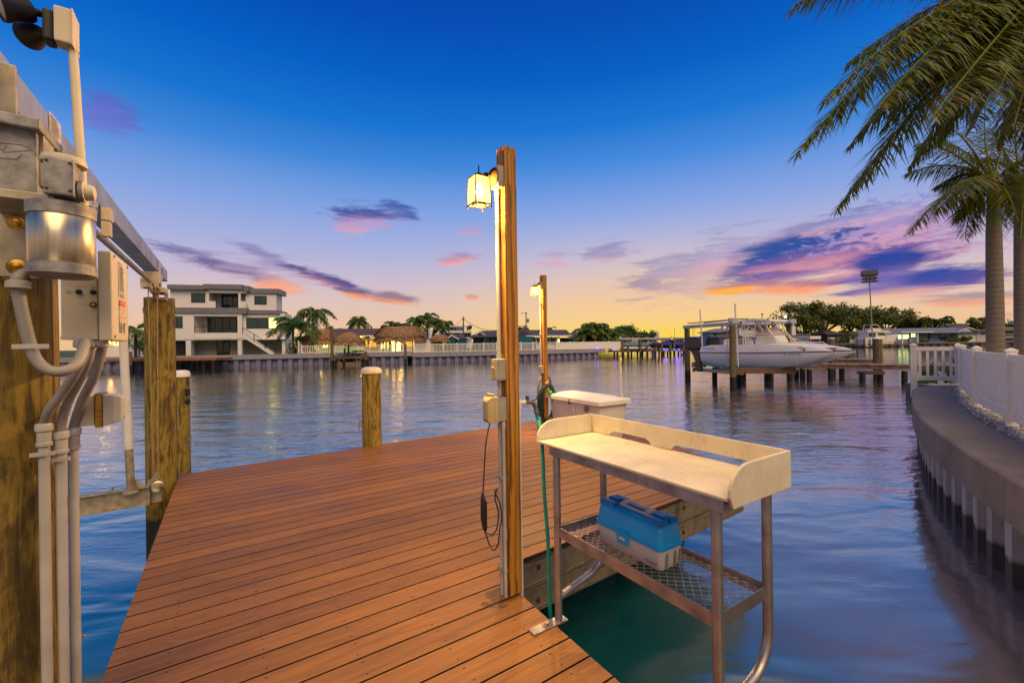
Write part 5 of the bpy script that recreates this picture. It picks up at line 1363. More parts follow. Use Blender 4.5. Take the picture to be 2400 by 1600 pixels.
for y in (.2, 1.55):
    mb = MB()
    for pth in ([(1.9,1.55),(1.75,3.06)],[(2.1,1.55),(1.95,3.06)],[(1.88,2.1),(2.06,2.1)],[(1.8,2.7),(1.99,2.7)],[(3.0,3.06),(2.85,2.1)],[(4.9,1.62),(4.1,2.3),(3.75,3.06)],[(5.15,1.62),(4.3,2.25),(4.0,2.6)],[(2.1,2.9),(3.1,2.35)],[(3.1,3.06),(3.6,2.4)],[(2.1,2.3),(4.1,2.3)],[(2.9,3.06),(3.25,2.7)],[(4.4,2.25),(4.6,1.65)]):
        mb.tube([bp(x,y,z) for x, z in pth], .03, 6)
    mb.build('tower_frame', mats['white'], bt, smooth=SM)
mb = MB(); mb.tube([bp(2.2,.8,3.2), bp(1.4,.8,3.28), bp(1.2,.8,3.26)], .02, 6); mb.cyl(bp(2.9,.8,3.2), bp(2.9,.8,3.48), .02, n=6); mb.lathe([(.04,0),(.05,.05),(.03,.09)], bp(2.9,.8,3.46), Z, 8); mb.cyl(bp(2.0,.3,3.15), bp(2.1,.3,3.3), .02, n=6); mb.build('antenna', mats['black'], bt, smooth=SM)
mb = MB()
for y in (.05, 1.6):
    mb.tube([bp(4.9,y,1.66), bp(4.95,y,1.8), bp(6.9,y+.05,1.76), bp(7.2,y+.08,1.55)], .018, 6)
    for x in (5.5,6.2): mb.tube([bp(x,y+.02,1.6), bp(x,y+.02,1.79)], .014, 6)
mb.build('bow_rail', mats['white'], bt, smooth=SM)
mb = MB(); mb.loft([[bp(x,-.4,z0_), bp(x,2.15,z0_), bp(x,2.15,z1_), bp(x,-.4,z1_)] for x, z0_, z1_ in ((-1.3,.9,1.4),(-.5,.9,1.6),(.2,.9,1.62))]); mb.build('transom', mats['white'], bt, bevel=.02)
mb = MB(); mb.loft([[bp(x,.25,1.3), bp(x,1.5,1.3), bp(x,1.5,z), bp(x,.25,z)] for x, z in ((.0,2.0),(1.0,2.06))]); mb.build('leaning_post', mats['white'], bt, bevel=.04)
eng = M('dark_engine_cowl', '#2a2028', '#1e171d', rough=.3, coat=.4)
bp = lambda x, y, z: hp(x-.32, y, z*.93)
for y in (.05, 2.25):
    e = MB(); e.loft([[bp(x0,y-w_,z), bp(x1,y-w_,z), bp(x1,y+w_,z), bp(x0,y+w_,z)] for x0, x1, z, w_ in ((-.86,-.22,1.28,.20),(-.98,-.1,1.45,.24),(-.98,-.08,1.95,.25),(-.9,-.15,2.1,.22),(-.7,-.3,2.16,.14))]); eo = e.build('outboard_engine', eng, bt, bevel=.04)
    e = MB(); e.loft([[bp(x0,y-.1,z), bp(x1,y-.1,z), bp(x1,y+.1,z), bp(x0,y+.1,z)] for x0, x1, z in ((-.75,-.25,1.3),(-.5,-.12,.9),(-.38,-.08,.45),(-.42,-.02,.12),(-.3,-.1,-.1))])
    e.loft([[bp(x0,y-.03-w_,.2+k), bp(x1,y-.03-w_,.2+k), bp(x1,y+.03+w_,.2+k), bp(x0,y+.03+w_,.2+k)] for x0, x1, k, w_ in ((-.62,0,0,.14),(-.62,0,.03,.14))])
    e.lathe([(.06,0),(.08,.1),(.07,.3),(.04,.36)], bp(-.5,y,.06), head, 12); e.build('drive_leg', eng, eo, smooth=SM)
    e = MB()
    for k in range(3):
        a = k*2.094; c = bp(-.52,y,.06); r1 = perp*math.cos(a)+Z*math.sin(a); r2 = perp*-math.sin(a)+Z*math.cos(a)
        e.loft([[c+r1*.05+r2*i*.03+head*j*.012+head*i*.02 for i, j in ((-1,-1),(1,-1),(1,1),(-1,1))], [c+r1*.17+r2*i*.07+head*j*.006+head*i*.05 for i, j in ((-1,-1),(1,-1),(1,1),(-1,1))], [c+r1*.2+r2*i*.03+head*j*.004+head*i*.02 for i, j in ((-1,-1),(1,-1),(1,1),(-1,1))]])
    e.build('propeller', mats['steel'], eo, smooth=SM)
def hull_text(s_, x, z, size, m, sx=1.): 
    r_ = hull_ring(x, 0); o = bp(x, (r_[0]-catP).dot(perp), z)-perp*.004
    text(s_, size, o, head, Z, m, 'hull_lettering', bt, depth=.03, sx=sx)
text('TALON', .17, hp(.5,-.645,1.30)-perp*.0, head, Z, M('blue_boat_letters','#1c5f96','#17507f'), 'boat_name', bt, depth=.02, sx=1.3, shear=.2)
text('FL 0097 MS', .145, hp(4.85,-.545,zs-.05), (head+perp*.14), (Z+perp*-.1), M('navy_letters','#26304a','#1e2740'), 'registration', bt, depth=.06, sx=1.05)
mb = MB(); mb.lathe([(.08,0),(.08,.01)], hp(5.3,-.43,1.27), -perp, 16); mb.lathe([(.05,0),(.05,.01)], hp(5.3,-.44,1.27)-perp*.01, -perp, 16); mb.build('hull_vent', mats['greybox'], bt)

# --- the dock beyond
dk2 = thing('dock', 'weathered wooden dock on dark piles beneath and beyond the catamaran', 'dock', W(2000,860,27))
d0, d1 = W(1935,848,26.6), W(2340,859,20.5)
dz2 = 1.02
def dplank(mb, a, b, w_, z, th):
    a = Vector((a.x,a.y,z)); b = Vector((b.x,b.y,z)); d = (b-a); n = Vector((-d.y,d.x,0)).normalized(); L = d.length; d.normalize(); k = 0
    while k*.15 < L: mb.para(a+d*(k*.15)-Z*th, d*.142, n*w_, Z*th, rng.random()); k += 1
    mb.para(a-Z*(th+.22)+n*.05, d*L, n*.06, Z*.22); mb.para(a-Z*(th+.22)+n*(w_-.12), d*L, n*.06, Z*.22)
mats['dock_planks'] = M('grey_brown_planks', '#9a7d68', '#755c4a', rough=.8, scale=4, tone=.25)
mb = MB(); dplank(mb, W(1860,850,28.3), W(2420,862,22.), 1.5, dz2, .05); mb.build('walkway', mats['dock_planks'], dk2)
mb = MB(); dplank(mb, W(1950,842,31), W(2065,842,29.6), 2.2, dz2+.12, .06); mb.build('platform', mats['dock_planks'], dk2)
mb = MB(); dplank(mb, W(1700,858,27.5), W(1960,858,27.2), 1.0, .93, .06); mb.build('walkway', mats['dock_planks'], dk2)
mb = MB(); a, b_ = W(2009,868,25.5), W(2074,872,24.6); b_.z = a.z; beam2(mb, a, b_, .2, .3); mb.build('cap_beam', mats['wood_dock'], dk2, bevel=.01)
for k, (px, Y, t_) in enumerate(((1675,26.2,857),(1732,25,862),(1743,29,860),(1797,27,862),(1807,26.6,862),(1852,26.6,860),(1867,29,862),(1881,27,862),(1897,26.6,864),(1947,27,862),(1953,29.5,862),(1973,27,858),(2021,25.2,872),(2053,28,862),(2063,25,872),(2120,24.,868))):
    mb = MB(); c = W(px,880,Y); mb.tube([(c.x,c.y,-1.5),(c.x,c.y,min(W(px,t_,Y).z, dz2-.05))], .145, 12); mb.build('dock_pile', mats['pile_far'], dk2, smooth=SM)
# birdhouse on its pole, and capped piles
bh = thing('birdhouse', 'two storey martin birdhouse on a tall slender pole at the dock', 'birdhouse', W(2047,845,29.2))
c = W(2038,660,29.); mb = MB(); mb.cyl(W(2048,845,29.2), c, .035, n=8); mb.build('pole', mats['galv'], bh, smooth=SM)
A_, B_ = Vector((.85,-.5,0)).normalized(), Vector((.5,.85,0)).normalized()
ho = MB(); ho.box(c+Z*.22, (.62,.5,.44), (A_,B_,Z)); hb = ho.build('nest_box', M('birdhouse_wall','#a9a4a0','#94908c'), bh)
ho = MB()
for z in (0,.21,.41): ho.box(c+Z*z, (.84,.72,.025), (A_,B_,Z))
ho.build('perch_ledge', mats['shingle'], bh)
ho = MB(); q = c+Z*.44
ho.loft([[q+A_*a*.42+B_*b_*.36*s_+Z*z for a, b_ in ((-1,-1),(1,-1),(1,1),(-1,1))] for z, s_ in ((0,1),(.1,.7),(.32,.2))]); ho.build('roof', mats['shingle'], bh)
ho = MB()
for z in (.1,.31):
    for a in (-.2,0,.2): ho.lathe([(.045,0),(.045,.004)], c+Z*z+A_*a-B_*.252, -B_, 10)
ho.build('entry_holes', mats['black'], bh)
tpile('mooring_pile', 'thick capped pile standing beside the birdhouse pole', 2058, 28.6, 792, .25, 'vinyl', 'capped piles by the right dock')
tpile('mooring_pile', 'capped pile in open water past the catamaran bow', 1950, 44, 792, .26, 'vinyl', 'capped piles by the right dock')
tpile('mooring_pile', 'small capped pile seen over the catamaran deck by the lift pile', 1865, 46, 794, .24, 'vinyl', 'capped piles by the right dock')
# ================================================================== FAR LEFT BANK
class Fac:                                     # a building front: a line in plan from (px0, Y0) to (px1, Y1); zoom maps picture-crop coordinates
    def __init__(s, px0, Y0, px1, Y1, zoom=None):
        a, b = unroll(px0, 800)[0]/F, unroll(px1, 800)[0]/F
        s.p = Vector((a*Y0, Y0, 0)); q = Vector((b*Y1, Y1, 0)); s.d = (q-s.p).normalized(); s.L = (q-s.p).length
        s.n = Vector((-s.d.y, s.d.x, 0)); s.zm = zoom or (0,0,1)
    def xy(s, x, y): return s.zm[0]+x/s.zm[2], s.zm[1]+y/s.zm[2]
    def st(s, x, y, dep=0):                    # -> (s, z) on the plane at depth dep behind the front
        px, py = s.xy(x, y); a, b = unroll(px, py); r = a/F; p = s.p + s.n*dep
        t = (r*p.y-p.x)/(s.d.x-r*s.d.y); Y = p.y+s.d.y*t
        return t, CZ-b/F*Y
    def P(s, t, dep, z): q = s.p+s.d*t+s.n*dep; return Vector((q.x,q.y,z))
    def box(s, mb, x0, y0, x1, y1, d0, d1, z0=None, z1=None):     # rectangle measured on depth d0
        t0, za = s.st(x0, (y0+y1)/2, d0); t1, _ = s.st(x1, (y0+y1)/2, d0)
        _, zt = s.st((x0+x1)/2, y0, d0); _, zb = s.st((x0+x1)/2, y1, d0)
        zt = z1 if z1 is not None else zt; zb = z0 if z0 is not None else zb
        mb.para(s.P(t0,d0,zb), s.d*(t1-t0), s.n*(d1-d0), Z*(zt-zb)); return t0, t1, zb, zt
    def window(s, par, x0, y0, x1, y1, d, panes=2, glass='glass', fw=.09, name='window'):
        t0, zt = s.st(x0, y0, d); t1, zb = s.st(x1, y1, d); zt2 = s.st((x0+x1)/2, y0, d)[1]; zb = s.st((x0+x1)/2, y1, d)[1]; zt = zt2
        mb = MB()
        for a, b, c, e in ((t0,t1,zb,zb+fw),(t0,t1,zt-fw,zt),(t0,t0+fw,zb+fw,zt-fw),(t1-fw,t1,zb+fw,zt-fw)): mb.para(s.P(a,d-.05,c), s.d*(b-a), s.n*.12, Z*(e-c))
        for k in range(1, panes):
            t = t0+(t1-t0)*k/panes; mb.para(s.P(t-fw/2,d-.045,zb+fw), s.d*fw, s.n*.1, Z*(zt-zb-2*fw))
        w_ = mb.build(name, mats['winframe'], par)
        g = MB(); g.para(s.P(t0+fw*.5,d-.02,zb+fw*.5), s.d*(t1-t0-fw), s.n*.04, Z*(zt-zb-fw)); g.build('pane', mats[glass], w_)
        return w_
def ground_at(px, py, Y): return W(px, py, Y)
BANK = [(-95,50),(-54,55.3),(-38.8,56.5),(-32.6,58.7),(-16.4,63.9),(-12.8,65.3),(-2.7,69.1),(6,73.1),(17,78.6)]
def bz(x, a, b): return a
bank_l = [Vector((x,y,0)) for x, y in BANK]
GL = 1.45
mats['lawn'] = M('lawn_grass', '#3d5a24', '#2a3f18', rough=.9, scale=2, detail=8)
mb = MB(); mb.add([Vector((p.x,p.y,GL-.05)) for p in bank_l]+[Vector((30,92,GL-.05)), Vector((34,330,GL-.05)), Vector((-420,330,GL-.05)), Vector((-300,40,GL-.05))], [tuple(range(len(bank_l)+4))]); struct(mb, 'lawn', mats['lawn'])
mats['sand'] = M('beach_ground', '#6d6a5a', '#55533f', rough=.9, scale=.5, detail=6)
mb = MB(); mb.add([(-1200,330,1.2),(-420,330,1.2),(34,330,1.2),(60,345,1.2),(700,345,1.2),(1500,330,1.2),(1500,1500,1.2),(-1200,1500,1.2)], [tuple(range(8))]); struct(mb, 'far_shore', mats['sand'])
def seawall_run(name, label, pts, top, capm, sheetm, h=.55, wd=.8, per=1.3):
    o = thing(name, label, 'seawall', pts[len(pts)//2])
    mb = MB(); rings = []
    for i, p in enumerate(pts):
        t = (pts[min(i+1,len(pts)-1)]-pts[max(i-1,0)]).normalized(); n = Vector((-t.y,t.x,0)); rings.append([p-n*.1+Z*(top-h), p-n*.1+Z*top, p+n*(wd-.1)+Z*top, p+n*(wd-.1)+Z*(top-h)])
    mb.loft(rings); mb.build('cap', mats[capm], o)
    cum = [0]
    for i in range(1, len(pts)): cum.append(cum[-1]+(pts[i]-pts[i-1]).length)
    q = []; s_ = 0
    while s_ < cum[-1]-per:
        for f, off in ((0,.1),(.42,.1),(.5,.45),(.92,.45)): p, n = along(pts, cum, s_+f*per); q.append(p+n*off)
        s_ += per
    mb = MB(); mb.loft([[Vector((p.x,p.y,-1)), Vector((p.x,p.y,top-h+.02))] for p in q], cap=False, closed=False); mb.build('sheet_piles', mats[sheetm], o, recalc=False); return o
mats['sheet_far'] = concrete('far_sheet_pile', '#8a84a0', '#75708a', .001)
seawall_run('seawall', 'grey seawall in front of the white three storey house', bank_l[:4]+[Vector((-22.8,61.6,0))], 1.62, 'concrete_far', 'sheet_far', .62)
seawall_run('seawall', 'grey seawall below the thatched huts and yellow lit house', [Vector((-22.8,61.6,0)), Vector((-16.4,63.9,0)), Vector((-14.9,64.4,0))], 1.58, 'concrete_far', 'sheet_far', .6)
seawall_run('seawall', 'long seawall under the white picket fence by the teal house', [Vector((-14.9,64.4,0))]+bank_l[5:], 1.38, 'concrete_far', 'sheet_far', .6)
mb = MB()

# ---- the white three-storey house
H = Fac(346,66,676,71, (200,620,4.523))
hs_ = thing('house', 'white three storey flat roofed modern house with balconies and an outside stair', 'house', H.P(H.L/2,0,GL))
gz = GL-.1
def wall(mb, x0, y0, x1, y1, d0, d1, **k): return H.box(mb, x0, y0, x1, y1, d0, d1, **k)
ST, RF = mats['stucco'], mats['roof_grey']
mb = MB()      # top storey
wall(mb, 900,258,1290,470, .6,7); wall(mb, 1700,300,2025,488, .9,4.6); 
wall(mb, 1288,258,1705,300, .3,.6); wall(mb, 1290,262,1310,470,.3,3.4); wall(mb, 1622,262,1645,470,.3,.6)
wall(mb, 1290,290,1702,470, 3.4,3.6); wall(mb, 1296,388,1380,465,.25,.45); wall(mb, 1622,388,1704,470,.25,.45)
# middle storey
wall(mb, 662,512,1152,800, 0,9); wall(mb, 1152,512,1616,545, 0,.4); wall(mb, 1150,724,1618,800, 0,.4); wall(mb, 1614,512,1662,800,0,3.4); wall(mb, 1664,516,2120,790,.5,5)
wall(mb, 1150,540,1618,728, 3.4,3.6)
wall(mb, 1150,728,1618,738, .4,3.6)
# ground storey piers
wall(mb, 662,790,700,975, 0,9, z0=gz); wall(mb, 1066,790,1120,975,0,1.2,z0=gz); wall(mb, 1616,790,1662,975,0,1.0,z0=gz); wall(mb, 2085,785,2120,975,.5,5,z0=gz); wall(mb, 660,786,2120,800,0,1.2)
mb.build('wall', ST, hs_)
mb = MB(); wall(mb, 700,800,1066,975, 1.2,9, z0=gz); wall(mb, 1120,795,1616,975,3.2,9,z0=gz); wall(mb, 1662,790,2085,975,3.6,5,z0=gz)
mb.build('ground_floor_wall', mats['stucco_cream'], hs_)
mb = MB(); wall(mb, 866,213,1250,262, -.1,7.2); wall(mb, 1247,208,1668,258,-.2,7); wall(mb, 1668,224,1730,285,.1,7); wall(mb, 1722,254,2045,304,.6,5); wall(mb, 2043,258,2062,312,.7,5)
wall(mb, 606,455,1712,514,-.25,7); wall(mb, 1708,482,2060,522,.2,5.4)
mb.build('roof', RF, hs_)
H.window(hs_, 1122,302,1272,403,.6); H.window(hs_, 1792,331,1924,424,.9); H.window(hs_, 912,548,1033,673,0)
H.window(hs_, 1442,322,1622,462,3.35,3,'glass',.1,'glass_door'); H.window(hs_, 1294,566,1612,716,3.35,4,'glass',.12,'glass_door')
H.window(hs_, 1706,562,1942,677,.5,2,'glass',.1); H.window(hs_, 1940,562,2034,677,.5,1,'lime_win',.1)
H.window(hs_, 936,802,1066,960,1.15,1,'winframe',.1,'door'); H.window(hs_, 1392,800,1532,955,3.15,2,'glass',.1,'glass_door')
for x0 in (2031,2060,2080): pass
mb = MB(); 
for i in range(15):                             # outside stair
    x, y = 1668+i*22, 730+i*14.5; wall(mb, x,y,x+26,y+13, -1.3,-.1)
t0, z0_ = H.st(1665,735,-1.3); t1, z1_ = H.st(1995,948,-1.3)
for dd in (-1.32,-.12): mb.prism([H.P(t0,dd,z0_), H.P(t0,dd,z0_-.45), H.P(t1-.4,dd,z1_-.1), H.P(t1,dd,z1_)], H.n*.06)
st_ = mb.build('stair', mats['stucco'], hs_)
mb = MB(); tops = []
for x, y in ((1665,665),(1785,735),(1795,740),(1905,815),(1912,818),(2005,880),(2020,888)):
    t, z = H.st(x,y,-1.3); t_, zb = H.st(x, y+72, -1.3); mb.cyl(H.P(t,-1.3,zb), H.P(t,-1.3,z), .04, n=6); tops.append(H.P(t,-1.3,z))
mb.tube(tops, .05, 6); mb.tube([p-Z*.35 for p in tops], .02, 6); mb.build('stair_rail', mats['winframe'], st_)
def rail(x0, x1, y0, y1, d, n):
    mb = MB(); t0, zt = H.st(x0,y0,d); t1, _ = H.st(x1,y0,d); zb = H.st((x0+x1)/2,y1,d)[1]
    mb.cyl(H.P(t0,d,zt), H.P(t1,d,zt), .04, n=6)
    for k in range(n+1): t = t0+(t1-t0)*k/n; mb.cyl(H.P(t,d,zb), H.P(t,d,zt), .025, n=6)
    mb.build('balcony_rail', mats['winframe'], hs_)
rail(1380,1622,399,460,.35,4); rail(1160,1614,658,724,.1,9)
mb = MB(); H.box(mb, 1155,540,1212,610,2.2,3.4); H.box(mb, 1155,665,1190,724,1.6,2.4); H.box(mb, 1196,665,1222,722,1.6,2.4); mb.build('outdoor_kitchen', mats['stucco_cream'], hs_)
# ---- wooden dock before it
wd_ = thing('dock', 'low wooden dock with orange edge along the seawall of the white house', 'dock', W(400,848,54))
mb = MB(); A0, A1 = W(250,840,53.5), W(506,838,53.2)
A0.z = A1.z = 1.35; d = A1-A0; mb.para(A0-Z*.28, d, Vector((0,3.2,0)), Z*.28); mb.build('deck_boards', M('orange_dock_wood','#9a6742','#7f5233',rough=.8,scale=3), wd_)
for px in (345,412,427,438,455,463,478,486,500):
    mb = MB(); c = W(px,850,53.4+rng.uniform(0,2.4)); mb.cyl((c.x,c.y,-1),(c.x,c.y,1.1), .17, n=10); mb.build('dock_pile', mats['pile_far'], wd_, smooth=SM)
tpile('mooring_pile', 'thin capped pile by the left end of the low wooden dock', 307, 50, 822, .14, 'vinyl')

# ---- thatched huts
def hut(name, label, px0, px1, pytop, pyeave, pybase, Y, ridge=0., posts=((.2,.2),(.8,.2),(.2,.8),(.8,.8)), depth=None, seed=1, knob=False, zbase=None, group='thatched tiki huts'):
    c = W((px0+px1)/2, pybase, Y); base = zbase if zbase is not None else GL; wdt = (px1-px0)/F*Y; hw = wdt/2; dp = (depth or wdt)/2
    zt, ze = W((px0+px1)/2,pytop,Y).z, W((px0+px1)/2,pyeave,Y).z
    o = thing(name, label, 'thatched hut', (c.x,c.y,base), group)
    rs = random.Random(seed); mb = MB(); rings = []; n = 30
    for k in range(8):
        f = k/7; z = zt-(zt-ze)*f**1.75; ring = []
        for i in range(n):
            a = 2*math.pi*i/n; e = f**.72
            ring.append(Vector((c.x+math.cos(a)*(ridge*hw*(1-e)+hw*.97*e)*(1+.02*math.sin(7*a+k)), c.y+math.sin(a)*dp*.96*e, z+rs.uniform(-.03,.03))))
        rings.append(ring)
    rings.append([p+Vector((c.x-p.x, c.y-p.y, 0))*.08-Z*.12 for p in rings[-1]])
    mb.loft(rings, col=.35)
    for layer in range(9):                      # shaggy courses of palm leaf
        f = .12+.9*layer/8
        m_ = int(60+110*f)
        for i in range(m_):
            a = 2*math.pi*(i+rs.random())/m_; e = min(1.02, f+rs.uniform(-.06,.04)); e8 = max(e,.01)**.72
            x, y = math.cos(a)*(ridge*hw*(1-e8)+hw*e8), math.sin(a)*dp*e8; z = zt-(zt-ze)*max(e,0)**1.75+.05
            p = Vector((c.x+x, c.y+y, z)); outd = Vector((math.cos(a)*.9, math.sin(a)*.9, -1.0 if f < .9 else -2.4)).normalized(); sd = Vector((-math.sin(a), math.cos(a), 0))
            l = rs.uniform(.32,.6)*(hw/2.6+.3); w_ = rs.uniform(.06,.14)*(hw/3+.4); out = Vector((math.cos(a),math.sin(a),.5))*.07
            mb.add([p-sd*w_, p+sd*w_, p+sd*w_*.7+outd*l+out+sd*rs.uniform(-.08,.08), p-sd*w_*.7+outd*l*rs.uniform(.8,1.2)+out], [(0,1,2,3)], rs.uniform(.1,.9))
    th_ = mb.build('thatch_roof', mats['thatch'], o, recalc=False)
    if knob:
        mb = MB(); mb.lathe([(hw*.3,-.3),(hw*.22,.05),(hw*.1,.12),(hw*.08,.3),(.02,.36)], (c.x,c.y,zt), Z, 14); mb.build('ridge_cap', mats['thatch'], th_)
    for (fx_, fy_) in posts:
        mb = MB(); p = Vector((c.x-hw+2*hw*fx_, c.y-dp+2*dp*fy_, 0)); mb.cyl(Vector((p.x,p.y,base-.1)), Vector((p.x,p.y,ze+.6)), .13, .11, n=10); mb.build('post', M('hut_post','#80512e','#65401f') if 'hut_post' not in bpy.data.materials else bpy.data.materials['hut_post'], o, smooth=SM)
    return o, c, hw, zt, ze
hut('tiki_hut', 'orange lit thatched hut nearest the white house', 714, 792, 771, 799, 828, 66, .35, ((.18,.3),(.5,.2),(.62,.75),(.85,.3)), seed=3)
hut('tiki_hut', 'small round thatched hut on the little dock with a bench', 784, 853, 779, 802, 845, 58.5, .0, ((.5,.45),), seed=4, knob=True, zbase=1.25)
hut('tiki_hut', 'largest long thatched hut before the bright yellow doorway', 882, 995, 765, 789, 826, 69, .62, ((.2,.2),(.8,.2),(.35,.8),(.75,.8)), 5., seed=5)
hut('tiki_hut', 'distant small thatched hut behind the picket fence by the teal shed', 1008, 1053, 784, 796, 812, 76, .15, ((.35,.4),(.65,.4),(.5,.7)), seed=6)
# lamp light under the huts as the lit interiors show
def warm(name, p, e, col=(1,.62,.2), r=.15):
    l = bpy.data.lights.new(name, 'POINT'); q = bpy.data.objects.new(name, l); COL.objects.link(q); q.location = p; l.energy = e; l.color = col; l.shadow_soft_size = r
p = W(752,805,65.5); warm('hut_light', p, 260); p = W(752,770,63.0); 
p = W(940,800,67.5); warm('hut_light', p, 260); warm('porch_light', W(905,795,76), 420)

# ---- yellow-lit bungalow behind the huts
Y1 = Fac(715,79,985,83,(740,760,9.046))
bg_ = thing('bungalow', 'long pale green bungalow with glowing yellow doorway behind the thatched huts', 'house', Y1.P(Y1.L/2,0,GL))
mb = MB(); Y1.box(mb, -230,250,1030,640,0,8,z0=GL); Y1.box(mb, 1380,300,1555,640,0,.3,z0=GL); Y1.box(mb, 1860,300,2230,640,0,8,z0=GL); Y1.box(mb, 1030,300,1400,330,0,.3); mb.build('wall', mats['green_wall'], bg_)
mb = MB(); Y1.box(mb, 1030,330,1380,640,2.2,2.4,z0=GL); Y1.box(mb, 1380,300,1870,640,2.5,2.7,z0=GL); mb.build('porch_wall', M('amber_porch_wall','#c99a52','#b98a44',rough=.8), bg_)
mb = MB(); t0, z0_ = Y1.st(-240,245,-1); t1, _ = Y1.st(2250,245,-1); zt = Y1.st(900,183,3)[1]
mb.prism([Y1.P(t0,-1.2,z0_), Y1.P(t0,4,zt+.9), Y1.P(t0,9,z0_), Y1.P(t0,9,z0_-.12), Y1.P(t0,-1.2,z0_-.15)], Y1.d*(t1-t0)); mb.build('roof', mats['shingle_brown'], bg_)
mb = MB(); Y1.box(mb, 440,236,2230,250,-1.3,-1.15); mb.build('fascia', mats['vinyl'], bg_)
Y1.window(bg_, 1045,330,1110,490,1.2,1,'amber_win',.09); Y1.window(bg_, 1128,330,1292,490,1.2,2,'amber_win',.09); Y1.window(bg_, 1600,300,1822,600,2.4,2,'warm_bright',.1,'glass_door')
Y1.window(bg_, 1900,345,2085,480,-.02,2,'amber_win',.09); Y1.window(bg_, 130,385,310,500,-.02,2,'lime_win',.08); Y1.window(bg_, 1390,325,1475,520,-.03,1,'lime_win',.06); Y1.window(bg_, 1505,320,1550,520,-.03,1,'warm_win',.06)
Y1.window(bg_, 1720,335,1812,410,2.3,1,'warm_bright',.05)
Y1.window(bg_, -230,410,-70,500,-.02,2,'glass',.08)
mb = MB(); c = Y1.P(Y1.st(960,300,0)[0],-.3,Y1.st(960,275,0)[1]); mb.lathe([(.1,0),(.14,.12),(.08,.25)], c, Z, 10); mb.build('wall_lamp', mats['porch'], bg_)
warm('porch_light', W(848,795,76.5), 160, (1,.85,.35))

# ---- white fences along the left bank
def picket_run(name, label, p, q, z, h, nposts, solid=False, gap=.22):
    p, q = Vector((p.x,p.y,z)), Vector((q.x,q.y,z)); d = q-p; L = d.length; d.normalize(); n = Vector((-d.y,d.x,0))
    o = thing(name, label, 'fence', (p+q)/2)
    for k in range(nposts+1):
        mb = MB(); c = p+d*(L*k/nposts); mb.box(c+Z*(h+.08)/2, (.14,.14,h+.08), (d,n,Z)); mb.loft([[c+d*i*s+n*j*s+Z*zz for i, j in ((-1,-1),(1,-1),(1,1),(-1,1))] for zz, s in ((h+.08,.085),(h+.14,.02))]); mb.build('fence_post', mats['vinyl'], o)
    mb = MB(); mb.para(p-n*.03+Z*(h-.1), d*L, n*.06, Z*.1); mb.para(p-n*.03+Z*.06, d*L, n*.06, Z*.1); mb.build('fence_rail', mats['vinyl'], o)
    mb = MB(); k = 0; w_ = .075 if not solid else gap-.012
    while (k+1)*gap < L: mb.para(p+d*(k*gap+.03)-n*.015+Z*.16, d*w_, n*.03, Z*(h-.26)); k += 1
    mb.build('pickets', mats['vinyl'], o)
def bp_(x, y, z=0): return Vector((x,y,z))
picket_run('picket_fence', 'short white picket fence in front of the orange lit hut', W(707,820,60.6), W(806,815,63.4), 1.6, 1.1, 3)
picket_run('picket_fence', 'white picket fence before the yellow bungalow and largest hut', W(838,820,63.2), W(969,814,66.4), 1.56, 1.15, 5)
picket_run('picket_fence', 'longest white picket fence running along the bank by the teal house', W(972,820,65.8), W(1303,820,75.2), 1.38, 1.35, 11)
picket_run('privacy_fence', 'white slatted fence section ending at the pontoon boat dock', W(1303,820,75.3), W(1456,818,79.8), 1.38, 1.35, 5, True, .14)
picket_run('privacy_fence', 'taller solid white fence corner beside the largest hut', W(971,812,68), W(1003,810,70), 1.4, 2.0, 2, True, .16)
picket_run('privacy_fence', 'tall solid white fence behind the small distant hut', W(1003,808,74), W(1052,806,80), 1.4, 1.9, 3, True, .16)
picket_run('picket_fence', 'white fence post section beside the white house palm', W(700,820,61.2), W(716,814,66), 1.6, 1.7, 1, True, .16)

# ---- little dock with bench under the round hut
ld = thing('dock', 'little dark wooden dock under the small round thatched hut', 'dock', W(818,850,58.5))
L0, L1 = W(787,842,57.4), W(862,842,58.4); L0.z = L1.z = 1.18
mb = MB(); dplank(mb, L0, L1, 3.6, 1.2, .06); mb.para(L0-Z*.9+Vector((0,.1,0)), L1-L0, Vector((0,.08,0)), Z*.16); mb.para(L0-Z*1.2+Vector((0,.1,0)), L1-L0, Vector((0,.08,0)), Z*.3); mb.build('deck_boards', mats['dock_planks'], ld)
for px, Y, t_ in ((788,57.6,858),(806,57.6,850),(850,58.2,850),(862,58.2,858),(800,60.6,850),(855,61,850)):
    mb = MB(); c = W(px,860,Y); mb.cyl((c.x,c.y,-1),(c.x,c.y,1.1), .16, n=10); mb.build('dock_pile', mats['pile_far'], ld, smooth=SM)
mb = MB(); 
for px in (836,844): mb.cyl(W(px,861,57.2), W(px,838,57.2), .035, n=8)
for py in (846,851,856): mb.cyl(W(836,py,57.2), W(844,py,57.2), .03, n=6)
mb.build('swim_ladder', mats['alu'], ld, smooth=SM)
bn = thing('bench', 'long wooden bench along the back of the little round hut dock', 'bench', W(835,838,60.5))
mb = MB(); a, b_ = W(823,830,60.8), W(856,829,61.2); b_.z = a.z; mb.para(a, b_-a, Vector((0,.5,0)), Z*.07); mb.build('seat', mats['wood_dock'], bn)
for f in (.05,.5,.95):
    mb = MB(); q = a.lerp(b_, f); mb.para(q-Z*(q.z-1.2), Vector((.08,0,0)), Vector((0,.4,0)), Z*(q.z-1.2)); mb.build('leg', mats['wood_dock'], bn)
mb = MB(); mb.para(a+Vector((0,.45,.32)), b_-a, Vector((0,.05,0)), Z*.2); mb.build('backrest', mats['wood_dock'], bn)
chz = thing('deck_chair', 'dark wooden chair under the small round hut', 'chair', W(812,838,59.6))
mb = MB(); c = W(812,835,59.6); c.z = 1.55; mb.box(c, (.5,.5,.06)); mb.build('seat', mats['wood_dock'], chz)
